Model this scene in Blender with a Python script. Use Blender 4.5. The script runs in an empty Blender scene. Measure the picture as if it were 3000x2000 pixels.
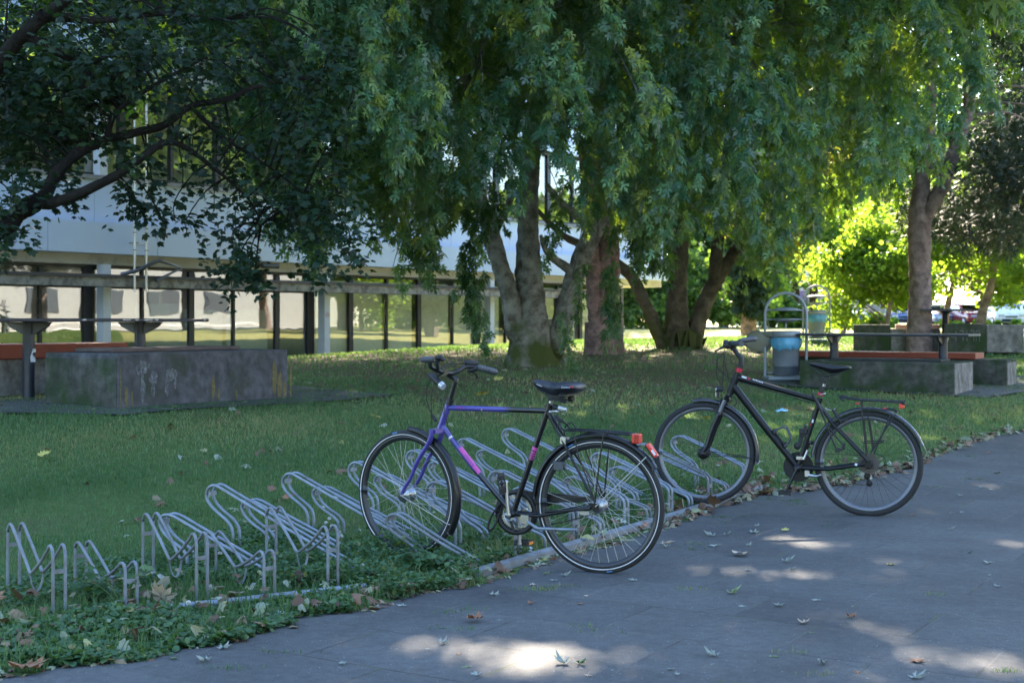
import bpy, bmesh, math, random
import numpy as np
from mathutils import Vector, Matrix

# ------------------------------------------------------------------ camera
F = 4000.0            # focal length in photo pixels (photo 3000 wide)
H = 1.285             # camera height
HY = 942.0            # horizon row
scene = bpy.context.scene
COL = scene.collection
cam_data = bpy.data.cameras.new("camera")
cam = bpy.data.objects.new("camera", cam_data)
COL.objects.link(cam)
cam.location = (0, 0, H)
cam.rotation_euler = (math.radians(90), 0, 0)
cam_data.sensor_width = 36.0
cam_data.lens = 48.0
cam_data.shift_y = -(1000.0 - HY) / 3000.0
cam_data.clip_start = 0.05
cam_data.clip_end = 1500
cam_data.dof.use_dof = True
cam_data.dof.focus_distance = 7.6
cam_data.dof.aperture_fstop = 5.6
scene.camera = cam

# ------------------------------------------------------------------ light
SUN_EL = math.radians(34.5)
SUN_AZ = math.atan2(0.07, 0.997)          # clockwise from +Y
SUN = Vector((math.sin(SUN_AZ) * math.cos(SUN_EL), math.cos(SUN_AZ) * math.cos(SUN_EL), math.sin(SUN_EL)))
world = bpy.data.worlds.new("World")
scene.world = world
world.use_nodes = True
wn = world.node_tree
bgn = wn.nodes["Background"]
sky = wn.nodes.new("ShaderNodeTexSky")
sky.sky_type = 'NISHITA'
sky.sun_disc = False
sky.sun_elevation = SUN_EL
sky.sun_rotation = SUN_AZ
sky.air_density = 1.0
sky.dust_density = 0.5
sky.ozone_density = 1.6
wn.links.new(sky.outputs[0], bgn.inputs[0])
bgn.inputs[1].default_value = 0.115
sl = bpy.data.lights.new("sun", 'SUN')
sl.energy = 4.6
sl.angle = math.radians(0.55)
sl.color = (1.0, 0.85, 0.68)
so = bpy.data.objects.new("sun", sl)
so.rotation_euler = SUN.to_track_quat('Z', 'Y').to_euler()
so.location = (0, 0, 30)
COL.objects.link(so)
scene.view_settings.view_transform = 'Standard'
scene.view_settings.look = 'None'
scene.view_settings.exposure = 3.08
scene.view_settings.gamma = 1.0
cy = scene.cycles
cy.max_bounces = 7
cy.diffuse_bounces = 3
cy.glossy_bounces = 3
cy.transmission_bounces = 4
cy.transparent_max_bounces = 8
cy.caustics_reflective = False
cy.caustics_refractive = False
cy.use_denoising = True
cy.sample_clamp_indirect = 6

random.seed(7)
rng = np.random.default_rng(11)

# ------------------------------------------------------------------ pixel helpers
def W(px, py, Y):
    return Vector(((px - 1500) / F * Y, Y, H - (py - HY) / F * Y))

def D(x, y):                      # display (2352 wide) -> photo px
    return x * 1.27551, y * 1.27551

# facade frame of the office building
FT = Vector((0.591, 0.807, 0)); FN = Vector((0.807, -0.591, 0)); FO = Vector((-5, 40, 0))
def FP(t, z, off=0.0):
    p = FO + FT * t + FN * off
    return Vector((p.x, p.y, z))
def fac_dist(x, y):
    return (x + 5) * 0.807 + (y - 40) * -0.591

# ------------------------------------------------------------------ terrain
_CP = [(-2,5,0),(0,5,0),(3,5,0),(-1,6.5,0),(0,7,0),(1,8.5,0),(3,8,0),(4,10.5,0.02),(5.1,13.5,.12),(6.5,11,.05),(-4,5,0),(-5,8,.1),(9,13,.15),
 (-1.6,7.5,.0),(-1,8.6,.02),(-.66,9.2,.045),(0,10.4,.075),(1.8,10.2,.03),(1.3,9.33,.03),(-3,9.5,.15),
 (-3.58,12.4,.488),(-2.39,14.5,.465),(-4.75,13.4,.52),(-4.4,12.9,.5),(-5.5,14.5,.5),(-8,13,.45),
 (5.67,17.5,.335),(3.95,18.56,.395),(3.88,19.5,.447),(6.5,19.5,.39),(.3,22,.576),(1.75,26,.675),(3.3,28,.74),(8,27,.64),
 (8.7,28,.79),(6.6,30,.84),(0,34,.78),(12,30,.8),(5,40,.84),(-6,22,.5),(-10,20,.4),
 (0,45,.82),(10,60,.9),(20,90,.93),(-5,90,.9),(30,60,.9),(20,35,.85),(15,18,.4),(5,75,.92),(-20,15,.3),(1,17,.5),(0,14,.38)]
_P = np.array(_CP, float)
def _phi(r2):
    return 0.5 * r2 * np.log(r2 + 1e-9)
def _tps():
    n = len(_P); X = _P[:, :2]
    d2 = ((X[:, None] - X[None]) ** 2).sum(-1)
    K = _phi(d2) + np.eye(n) * 0.6
    A = np.zeros((n + 3, n + 3)); A[:n, :n] = K
    A[:n, n] = 1; A[:n, n+1:] = X; A[n, :n] = 1; A[n+1:, :n] = X.T
    b = np.zeros(n + 3); b[:n] = _P[:, 2]
    return np.linalg.solve(A, b)
_C = _tps()
def sstep(a, b, x):
    t = np.clip((x - a) / (b - a), 0, 1)
    return t * t * (3 - 2 * t)
def gzn(x, y):
    x = np.atleast_1d(np.asarray(x, float)); y = np.atleast_1d(np.asarray(y, float))
    n = len(_P)
    xc = np.clip(x, -22, 32); yc = np.clip(y, 3, 95)
    out = np.zeros(xc.shape)
    flat = np.stack([xc.ravel(), yc.ravel()], 1)
    res = np.zeros(len(flat))
    for i in range(0, len(flat), 20000):
        q = flat[i:i+20000]
        d2 = ((q[:, None] - _P[None, :, :2]) ** 2).sum(-1)
        res[i:i+20000] = _phi(d2) @ _C[:n] + _C[n] + q @ _C[n+1:]
    z = np.clip(res.reshape(x.shape), 0, 1.0)
    s = y - 8.2 - 0.25 * x
    z = z * sstep(0, 2.2, s)
    d = fac_dist(x, y)
    w = sstep(0.5, 10.0, d)
    zl = np.minimum(z, 0.165)
    far = sstep(50, 60, y)
    w = np.maximum(w, far)
    return zl + (z - zl) * w
def gz(x, y):
    return float(gzn([x], [y])[0])
def G(px, py, y0=4.0, y1=100.0):
    """point where the sight line of a photo pixel meets the ground"""
    Y = y0
    ys = np.arange(y0, y1, 0.04)
    xs = (px - 1500) / F * ys
    zs = H - (py - HY) / F * ys
    g = gzn(xs, ys)
    k = np.argmax(zs < g)
    if not (zs < g).any(): k = len(ys) - 1
    return Vector((xs[k], ys[k], g[k]))

# ------------------------------------------------------------------ materials
def _val(nt, v, name):
    pass
def mat(name, col, rough=0.6, metal=0.0, var=0.12, scale=6.0, bump=0.0, bscale=60.0, spec=0.5, coat=0.0, col2=None, c2scale=None, c2lo=0.45, c2hi=0.65, emit=None):
    m = bpy.data.materials.new(name); m.use_nodes = True
    nt = m.node_tree; N = nt.nodes; L = nt.links
    b = N["Principled BSDF"]
    b.inputs["Roughness"].default_value = rough
    b.inputs["Metallic"].default_value = metal
    b.inputs["Specular IOR Level"].default_value = spec
    b.inputs["Coat Weight"].default_value = coat
    tc = N.new("ShaderNodeTexCoord")
    n1 = N.new("ShaderNodeTexNoise"); n1.inputs["Scale"].default_value = scale; n1.inputs["Detail"].default_value = 6
    L.new(tc.outputs["Object"], n1.inputs["Vector"])
    r = N.new("ShaderNodeValToRGB")
    a = [max(0, c * (1 - var)) for c in col]; c = [min(1, c * (1 + var)) for c in col]
    r.color_ramp.elements[0].position = .3; r.color_ramp.elements[0].color = (*a, 1)
    r.color_ramp.elements[1].position = .7; r.color_ramp.elements[1].color = (*c, 1)
    L.new(n1.outputs["Fac"], r.inputs["Fac"])
    out = r.outputs["Color"]
    if col2 is not None:
        n2 = N.new("ShaderNodeTexNoise"); n2.inputs["Scale"].default_value = c2scale or scale * .5; n2.inputs["Detail"].default_value = 8
        n2.inputs["Roughness"].default_value = .65
        L.new(tc.outputs["Object"], n2.inputs["Vector"])
        mr = N.new("ShaderNodeMapRange"); mr.inputs["From Min"].default_value = c2lo; mr.inputs["From Max"].default_value = c2hi
        L.new(n2.outputs["Fac"], mr.inputs["Value"])
        mx = N.new("ShaderNodeMix"); mx.data_type = 'RGBA'
        L.new(mr.outputs["Result"], mx.inputs["Factor"]); L.new(out, mx.inputs["A"])
        mx.inputs["B"].default_value = (*col2, 1)
        out = mx.outputs["Result"]
    L.new(out, b.inputs["Base Color"])
    # a little roughness wear
    rr = N.new("ShaderNodeMapRange"); rr.inputs["To Min"].default_value = max(0.02, rough - .08); rr.inputs["To Max"].default_value = min(1, rough + .12)
    L.new(n1.outputs["Fac"], rr.inputs["Value"]); L.new(rr.outputs["Result"], b.inputs["Roughness"])
    if bump:
        nb = N.new("ShaderNodeTexNoise"); nb.inputs["Scale"].default_value = bscale; nb.inputs["Detail"].default_value = 5
        L.new(tc.outputs["Object"], nb.inputs["Vector"])
        bp = N.new("ShaderNodeBump"); bp.inputs["Strength"].default_value = bump; bp.inputs["Distance"].default_value = .01
        L.new(nb.outputs["Fac"], bp.inputs["Height"]); L.new(bp.outputs["Normal"], b.inputs["Normal"])
    if emit:
        b.inputs["Emission Color"].default_value = (*emit, 1); b.inputs["Emission Strength"].default_value = 1
    return m

def leafmat(name, ramp, trans, rough=0.45, tw=0.45, under=None):
    """leaf: diffuse + translucent, colour from the per-face attribute 'v'"""
    m = bpy.data.materials.new(name); m.use_nodes = True
    nt = m.node_tree; N = nt.nodes; L = nt.links
    b = N["Principled BSDF"]; b.inputs["Roughness"].default_value = rough; b.inputs["Specular IOR Level"].default_value = .35
    at = N.new("ShaderNodeAttribute"); at.attribute_name = "v"
    r = N.new("ShaderNodeValToRGB")
    while len(r.color_ramp.elements) < len(ramp): r.color_ramp.elements.new(.5)
    for e, (p, c) in zip(r.color_ramp.elements, ramp):
        e.position = p; e.color = (*c, 1)
    L.new(at.outputs["Fac"], r.inputs["Fac"])
    out = r.outputs["Color"]
    if under:
        ge = N.new("ShaderNodeNewGeometry"); mu = N.new("ShaderNodeMix"); mu.data_type = 'RGBA'
        L.new(ge.outputs["Backfacing"], mu.inputs["Factor"]); L.new(out, mu.inputs["A"]); mu.inputs["B"].default_value = (*under, 1)
        out = mu.outputs["Result"]
    L.new(out, b.inputs["Base Color"])
    t = N.new("ShaderNodeBsdfTranslucent")
    mt = N.new("ShaderNodeMix"); mt.data_type = 'RGBA'; mt.blend_type = 'MULTIPLY'; mt.inputs["Factor"].default_value = 0.0
    rt = N.new("ShaderNodeValToRGB")
    rt.color_ramp.elements[0].color = (*trans[0], 1); rt.color_ramp.elements[1].color = (*trans[1], 1)
    L.new(at.outputs["Fac"], rt.inputs["Fac"]); L.new(rt.outputs["Color"], t.inputs["Color"])
    ms = N.new("ShaderNodeMixShader"); ms.inputs["Fac"].default_value = tw
    L.new(b.outputs[0], ms.inputs[1]); L.new(t.outputs[0], ms.inputs[2])
    L.new(ms.outputs[0], N["Material Output"].inputs["Surface"])
    return m

# ------------------------------------------------------------------ mesh builder
class MB:
    def __init__(s):
        s.v = []; s.f = []; s.mi = []; s.sm = []
    def add(s, vs, fs, mi=0, smooth=False):
        o = len(s.v); s.v.extend([Vector(p) for p in vs])
        for f in fs:
            s.f.append([i + o for i in f]); s.mi.append(mi); s.sm.append(smooth)
    def tube(s, pts, r, seg=8, closed=False, cap=True, mi=0, flat=None):
        pts = [Vector(p) for p in pts]; n = len(pts)
        rs = r if isinstance(r, (list, tuple)) else [r] * n
        t0 = (pts[1] - pts[0]).normalized()
        up = Vector((0, 0, 1)) if abs(t0.z) < .9 else Vector((1, 0, 0))
        nx = t0.cross(up).normalized()
        vs = []
        for i, p in enumerate(pts):
            if closed: t = (pts[(i + 1) % n] - pts[i - 1])
            elif i == 0: t = pts[1] - pts[0]
            elif i == n - 1: t = pts[-1] - pts[-2]
            else: t = (pts[i + 1] - p).normalized() + (p - pts[i - 1]).normalized()
            if t.length < 1e-9: t = t0
            t = t.normalized()
            nx = (nx - t * nx.dot(t))
            nx = nx.normalized() if nx.length > 1e-6 else t.orthogonal().normalized()
            ny = t.cross(nx)
            fl = flat or 1.0
            for k in range(seg):
                a = 2 * math.pi * k / seg
                vs.append(p + nx * math.cos(a) * rs[i] + ny * math.sin(a) * rs[i] * fl)
        fs = []
        m = n if closed else n - 1
        for i in range(m):
            for k in range(seg):
                a = i * seg + k; b = i * seg + (k + 1) % seg
                c = ((i + 1) % n) * seg + (k + 1) % seg; d = ((i + 1) % n) * seg + k
                fs.append((a, b, c, d))
        s.add(vs, fs, mi, True)
        if cap and not closed:
            s.add([vs[k] for k in range(seg)], [tuple(reversed(range(seg)))], mi)
            s.add([vs[(n - 1) * seg + k] for k in range(seg)], [tuple(range(seg))], mi)
    def box(s, c, sx, sy, sz, ax=None, ay=None, az=None, mi=0):
        c = Vector(c); ax = (ax or Vector((1, 0, 0))) * sx / 2; ay = (ay or Vector((0, 1, 0))) * sy / 2; az = (az or Vector((0, 0, 1))) * sz / 2
        vs = [c + ax * i + ay * j + az * k for k in (-1, 1) for j in (-1, 1) for i in (-1, 1)]
        s.add(vs, [(0, 2, 3, 1), (4, 5, 7, 6), (0, 1, 5, 4), (2, 6, 7, 3), (0, 4, 6, 2), (1, 3, 7, 5)], mi)
    def prism(s, poly, ext, mi=0, smooth=False):
        poly = [Vector(p) for p in poly]; ext = Vector(ext); n = len(poly)
        vs = poly + [p + ext for p in poly]
        fs = [tuple(range(n))[::-1], tuple(range(n, 2 * n))] + [(i, (i + 1) % n, (i + 1) % n + n, i + n) for i in range(n)]
        s.add(vs, fs, mi, smooth)
    def lathe(s, o, axis, prof, seg=24, mi=0, closed=False, smooth=True):
        o = Vector(o); axis = Vector(axis).normalized(); u = axis.orthogonal().normalized(); w = axis.cross(u)
        vs = []
        for (r, h) in prof:
            for k in range(seg):
                a = 2 * math.pi * k / seg
                vs.append(o + axis * h + (u * math.cos(a) + w * math.sin(a)) * r)
        n = len(prof); fs = []
        for i in range(n if closed else n - 1):
            j = (i + 1) % n
            for k in range(seg):
                fs.append((i * seg + k, i * seg + (k + 1) % seg, j * seg + (k + 1) % seg, j * seg + k))
        s.add(vs, fs, mi, smooth)
    def arc_strip(s, c, e1, e2, R, a0, a1, prof, wax, mi=0, n=40):
        """sweep an open/closed cross-section [(dr,w)] along an arc of radius R about c in plane e1,e2"""
        vs = []; m = len(prof)
        for i in range(n + 1):
            a = a0 + (a1 - a0) * i / n
            rd = e1 * math.cos(a) + e2 * math.sin(a)
            for (dr, w) in prof: vs.append(c + rd * (R + dr) + wax * w)
        fs = []
        for i in range(n):
            for k in range(m):
                fs.append((i * m + k, i * m + (k + 1) % m, (i + 1) * m + (k + 1) % m, (i + 1) * m + k))
        fs.append(tuple(range(m))); fs.append(tuple(range(n * m, n * m + m))[::-1])
        s.add(vs, fs, mi, True)
    def ball(s, c, r, seg=10, mi=0, sc=(1, 1, 1)):
        c = Vector(c); vs = []; fs = []
        rings = seg // 2 + 1
        for i in range(rings + 1):
            th = math.pi * i / rings
            for k in range(seg):
                a = 2 * math.pi * k / seg
                vs.append(c + Vector((r * sc[0] * math.sin(th) * math.cos(a), r * sc[1] * math.sin(th) * math.sin(a), r * sc[2] * math.cos(th))))
        for i in range(rings):
            for k in range(seg):
                fs.append((i * seg + k, i * seg + (k + 1) % seg, (i + 1) * seg + (k + 1) % seg, (i + 1) * seg + k))
        s.add(vs, fs, mi, True)
    def build(s, name, mats, parent=None, bevel=0.0, world=True):
        me = bpy.data.meshes.new(name)
        vs = s.v
        if parent is not None and world:
            inv = WM[parent.name].inverted()
            vs = [inv @ p for p in vs]
        me.from_pydata([tuple(p) for p in vs], [], s.f)
        if not isinstance(mats, (list, tuple)): mats = [mats]
        for m in mats: me.materials.append(m)
        me.polygons.foreach_set("material_index", s.mi)
        me.polygons.foreach_set("use_smooth", s.sm)
        me.update()
        o = bpy.data.objects.new(name, me); COL.objects.link(o)
        WM[o.name] = Matrix.Identity(4) if parent is None else WM[parent.name].copy()
        if parent is not None: o.parent = parent
        if bevel:
            bv = o.modifiers.new("bevel", 'BEVEL'); bv.width = bevel; bv.segments = 2; bv.limit_method = 'ANGLE'
        return o
WM = {}
def build_split(mb, name, mats, parent, gap=.02, bevel=0.0):
    """link the pieces of mb as separate parts; pieces closer than gap stay together"""
    par = list(range(len(mb.v)))
    def find(i):
        while par[i] != i: par[i] = par[par[i]]; i = par[i]
        return i
    for f in mb.f:
        for k in f[1:]: par[find(k)] = find(f[0])
    comp = {}
    for i in range(len(mb.v)): comp.setdefault(find(i), []).append(i)
    keys = list(comp); bb = []
    for k in keys:
        P_ = [mb.v[i] for i in comp[k]]; bb.append(([min(p[a] for p in P_) for a in range(3)], [max(p[a] for p in P_) for a in range(3)]))
    g = list(range(len(keys)))
    def gf(i):
        while g[i] != i: i = g[i]
        return i
    for i in range(len(keys)):
        for j in range(i):
            if all(bb[i][0][a] - gap < bb[j][1][a] and bb[j][0][a] - gap < bb[i][1][a] for a in range(3)): g[gf(i)] = gf(j)
    root = {k: gf(n) for n, k in enumerate(keys)}; out = []
    for r in sorted(set(root.values())):
        m2 = MB(); mp = {}
        for f, mi, sm in zip(mb.f, mb.mi, mb.sm):
            if root[find(f[0])] != r: continue
            for i in f:
                if i not in mp: mp[i] = len(m2.v); m2.v.append(mb.v[i])
            m2.f.append([mp[i] for i in f]); m2.mi.append(mi); m2.sm.append(sm)
        out.append(m2.build(name, mats, parent, bevel))
    return out

def tag(o, label=None, cat=None, group=None, kind=None):
    if label: o["label"] = label
    if cat: o["category"] = cat
    if group: o["group"] = group
    if kind: o["kind"] = kind
    return o
def thing(name, loc, label, cat, group=None, rz=0.0):
    o = bpy.data.objects.new(name, None); COL.objects.link(o)
    o.location = loc; o.rotation_euler = (0, 0, rz); o.empty_display_size = .1
    WM[o.name] = Matrix.Translation(Vector(loc)) @ Matrix.Rotation(rz, 4, 'Z')
    return tag(o, label, cat, group)
def copy_tree(o, loc, rz=0.0, label=None, group=None):
    c = o.copy(); COL.objects.link(c); c.location = loc; c.rotation_euler = (0, 0, rz)
    if label: c["label"] = label
    if group: c["group"] = group
    def rec(a, b):
        for ch in list(a.children):
            d = ch.copy(); COL.objects.link(d); d.parent = b
            rec(ch, d)
    rec(o, c)
    return c
def smooth_path(pts, n=6):
    """Catmull-Rom resample"""
    P = [Vector(p) for p in pts]; out = []
    for i in range(len(P) - 1):
        p0 = P[max(0, i - 1)]; p1 = P[i]; p2 = P[i + 1]; p3 = P[min(len(P) - 1, i + 2)]
        for k in range(n):
            t = k / n
            out.append(0.5 * ((2 * p1) + (p2 - p0) * t + (2 * p0 - 5 * p1 + 4 * p2 - p3) * t * t + (3 * p1 - p0 - 3 * p2 + p3) * t ** 3))
    out.append(P[-1]); return out

def npmesh(name, verts, faces3, mats, parent=None, v=None, mi=None, quads=None, smooth=False):
    """fast mesh from numpy triangles; v = per-face attribute"""
    me = bpy.data.meshes.new(name)
    verts = np.ascontiguousarray(verts, dtype=np.float32)
    nf, k = faces3.shape
    me.vertices.add(len(verts)); me.vertices.foreach_set("co", verts.ravel())
    me.loops.add(nf * k); me.loops.foreach_set("vertex_index", faces3.astype(np.int32).ravel())
    me.polygons.add(nf)
    me.polygons.foreach_set("loop_start", np.arange(0, nf * k, k, dtype=np.int32))
    me.polygons.foreach_set("loop_total", np.full(nf, k, dtype=np.int32))
    if not isinstance(mats, (list, tuple)): mats = [mats]
    for m in mats: me.materials.append(m)
    if mi is not None: me.polygons.foreach_set("material_index", mi.astype(np.int32))
    if smooth: me.polygons.foreach_set("use_smooth", np.ones(nf, bool))
    if v is not None:
        a = me.attributes.new("v", 'FLOAT', 'FACE'); a.data.foreach_set("value", v.astype(np.float32))
    me.update(calc_edges=True)
    o = bpy.data.objects.new(name, me); COL.objects.link(o)
    WM[o.name] = Matrix.Identity(4)
    if parent is not None:
        o.parent = parent
        L = np.array(WM[parent.name].inverted())
        co = np.c_[verts, np.ones(len(verts))] @ L.T
        me.vertices.foreach_set("co", np.ascontiguousarray(co[:, :3], dtype=np.float32).ravel()); me.update()
    return o
# ================================================================== GROUND
RD = Vector((0.522, 0.853, 0))        # along the main rack rail
PD = Vector((0.853, -0.522, 0))       # from the rail towards the paving
RAIL0 = Vector((-0.164, 6.89, 0))

def ground_mat():
    m = bpy.data.materials.new("lawn_soil"); m.use_nodes = True
    nt = m.node_tree; N = nt.nodes; L = nt.links; b = N["Principled BSDF"]
    b.inputs["Roughness"].default_value = .95; b.inputs["Specular IOR Level"].default_value = .15
    tc = N.new("ShaderNodeTexCoord")
    def noise(sc, det=6, ro=.6):
        n = N.new("ShaderNodeTexNoise"); n.inputs["Scale"].default_value = sc; n.inputs["Detail"].default_value = det; n.inputs["Roughness"].default_value = ro
        L.new(tc.outputs["Object"], n.inputs["Vector"]); return n
    a = noise(.45); c = noise(14, 8, .75); d = noise(90, 4)
    r1 = N.new("ShaderNodeValToRGB"); cr = r1.color_ramp
    cr.elements[0].position = .25; cr.elements[0].color = (.05, .085, .03, 1)
    cr.elements[1].position = .75; cr.elements[1].color = (.12, .18, .055, 1)
    L.new(c.outputs["Fac"], r1.inputs["Fac"])
    r2 = N.new("ShaderNodeValToRGB"); cr = r2.color_ramp
    cr.elements[0].position = .3; cr.elements[0].color = (.075, .068, .036, 1)
    cr.elements[1].position = .7; cr.elements[1].color = (.15, .125, .07, 1)
    L.new(d.outputs["Fac"], r2.inputs["Fac"])
    # dry, needle-covered ground under the trees (around three trunks)
    geo = N.new("ShaderNodeNewGeometry"); prev = None
    for (x, y, rad) in ((.5, 20.5, 7.5), (2.5, 25, 6.0), (-3.8, 25, 6.5)):
        vd = N.new("ShaderNodeVectorMath"); vd.operation = 'DISTANCE'
        L.new(geo.outputs["Position"], vd.inputs[0]); vd.inputs[1].default_value = (x, y, .55)
        mr = N.new("ShaderNodeMapRange"); mr.inputs["From Min"].default_value = rad; mr.inputs["From Max"].default_value = rad * .3
        L.new(vd.outputs["Value"], mr.inputs["Value"])
        if prev is None: prev = mr.outputs["Result"]
        else:
            mm = N.new("ShaderNodeMath"); mm.operation = 'MAXIMUM'; L.new(prev, mm.inputs[0]); L.new(mr.outputs["Result"], mm.inputs[1]); prev = mm.outputs[0]
    ml = N.new("ShaderNodeMath"); ml.operation = 'MULTIPLY_ADD'; L.new(prev, ml.inputs[0]); ml.inputs[1].default_value = .34
    L.new(a.outputs["Fac"], ml.inputs[2])
    ms = N.new("ShaderNodeMapRange"); ms.inputs["From Min"].default_value = .52; ms.inputs["From Max"].default_value = .70
    L.new(ml.outputs[0], ms.inputs["Value"])
    mx = N.new("ShaderNodeMix"); mx.data_type = 'RGBA'
    L.new(ms.outputs["Result"], mx.inputs["Factor"]); L.new(r1.outputs["Color"], mx.inputs["A"]); L.new(r2.outputs["Color"], mx.inputs["B"])
    sxy = N.new("ShaderNodeSeparateXYZ"); L.new(geo.outputs["Position"], sxy.inputs[0])
    sun_tint = N.new("ShaderNodeMapRange"); sun_tint.inputs["From Min"].default_value = 26; sun_tint.inputs["From Max"].default_value = 38; sun_tint.inputs["To Max"].default_value = .85  # far lawn's sunlight put into the colour as a yellow mix
    L.new(sxy.outputs["Y"], sun_tint.inputs["Value"])
    m3 = N.new("ShaderNodeMix"); m3.data_type = 'RGBA'; dx_ = N.new("ShaderNodeMapRange"); dx_.inputs["From Min"].default_value = -2; dx_.inputs["From Max"].default_value = 2; L.new(sxy.outputs["X"], dx_.inputs["Value"]); dm_ = N.new("ShaderNodeMath"); dm_.operation = 'MULTIPLY'; L.new(sun_tint.outputs["Result"], dm_.inputs[0]); L.new(dx_.outputs["Result"], dm_.inputs[1]); L.new(dm_.outputs[0], m3.inputs["Factor"]); L.new(mx.outputs["Result"], m3.inputs["A"]); m3.inputs["B"].default_value = (.42, .40, .15, 1)
    L.new(m3.outputs["Result"], b.inputs["Base Color"])
    bp = N.new("ShaderNodeBump"); bp.inputs["Strength"].default_value = .6; bp.inputs["Distance"].default_value = .03
    L.new(d.outputs["Fac"], bp.inputs["Height"]); L.new(bp.outputs["Normal"], b.inputs["Normal"])
    return m

def far_grass_mat():
    return mat("far_grass", (.11, .14, .035), .95, var=.3, scale=3, bump=.5, bscale=25, spec=.1, col2=(.22, .19, .07), c2scale=.25)

def ground_grid(name, xs, ys, m, zoff=0.0):
    X, Y = np.meshgrid(xs, ys); Z = gzn(X, Y).reshape(X.shape) + zoff
    V = np.stack([X.ravel(), Y.ravel(), Z.ravel()], 1)
    nx = len(xs); ny = len(ys)
    i = np.arange((ny - 1) * (nx - 1)); r = i // (nx - 1); c = i % (nx - 1)
    a = r * nx + c
    Q = np.stack([a, a + 1, a + nx + 1, a + nx], 1)
    return npmesh(name, V, Q, m, smooth=True)
xs = np.concatenate([[-400, -200, -100, -60], np.linspace(-40, -10, 16), np.linspace(-9.6, 12, 110), np.linspace(13, 50, 20), [60, 90, 150, 300, 500]])
ys = np.concatenate([[-200, -100, -40, -10], np.linspace(-4, 4, 6), np.linspace(4.3, 34, 180), np.linspace(35, 70, 40), [75, 80, 90, 100, 120, 160, 250, 400, 700]])
lawn = ground_grid("lawn", xs, ys, ground_mat()); tag(lawn, kind="structure")

# ---- paving of large slabs, its ragged edge along the lawn
_EDGE = [(-400, 2060), (0, 1992), (200, 1956), (428, 1934), (553, 1902), (690, 1880), (780, 1850), (860, 1812), (960, 1800), (1089, 1788), (1214, 1750), (1330, 1728), (1420, 1716),
         (1520, 1680), (1640, 1640), (1730, 1612), (1835, 1585), (1946, 1548), (2060, 1505), (2140, 1480), (2200, 1455), (2277, 1446), (2380, 1436),
         (2500, 1410), (2580, 1391), (2647, 1376), (2720, 1345), (2781, 1322), (2893, 1282), (3000, 1266)]
edge = []
for (px, py) in _EDGE:
    g = G(px, py, 4.0, 40); r = g - RAIL0; r.z = 0
    edge.append((r.dot(RD), r.dot(PD)))
edge.sort()
ea = np.array([e[0] for e in edge]); eb = np.array([e[1] for e in edge])
def pave_edge(a):
    a = np.asarray(a, float)
    e = np.interp(a, ea, eb)
    e = np.where(a < ea[0], eb[0] + (ea[0] - a) * .55, e)
    e = np.where(a > ea[-1], eb[-1] + (a - ea[-1]) * 1.1, e)
    return e + .018 * np.sin(a * 17) + .012 * np.sin(a * 41 + 1) + .03 * np.sin(a * 5.3 + 2) * .5
def on_paving(x, y, margin=0.0):
    a = (x - RAIL0.x) * RD.x + (y - RAIL0.y) * RD.y
    b = (x - RAIL0.x) * PD.x + (y - RAIL0.y) * PD.y
    return b > pave_edge(a) + margin
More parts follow.
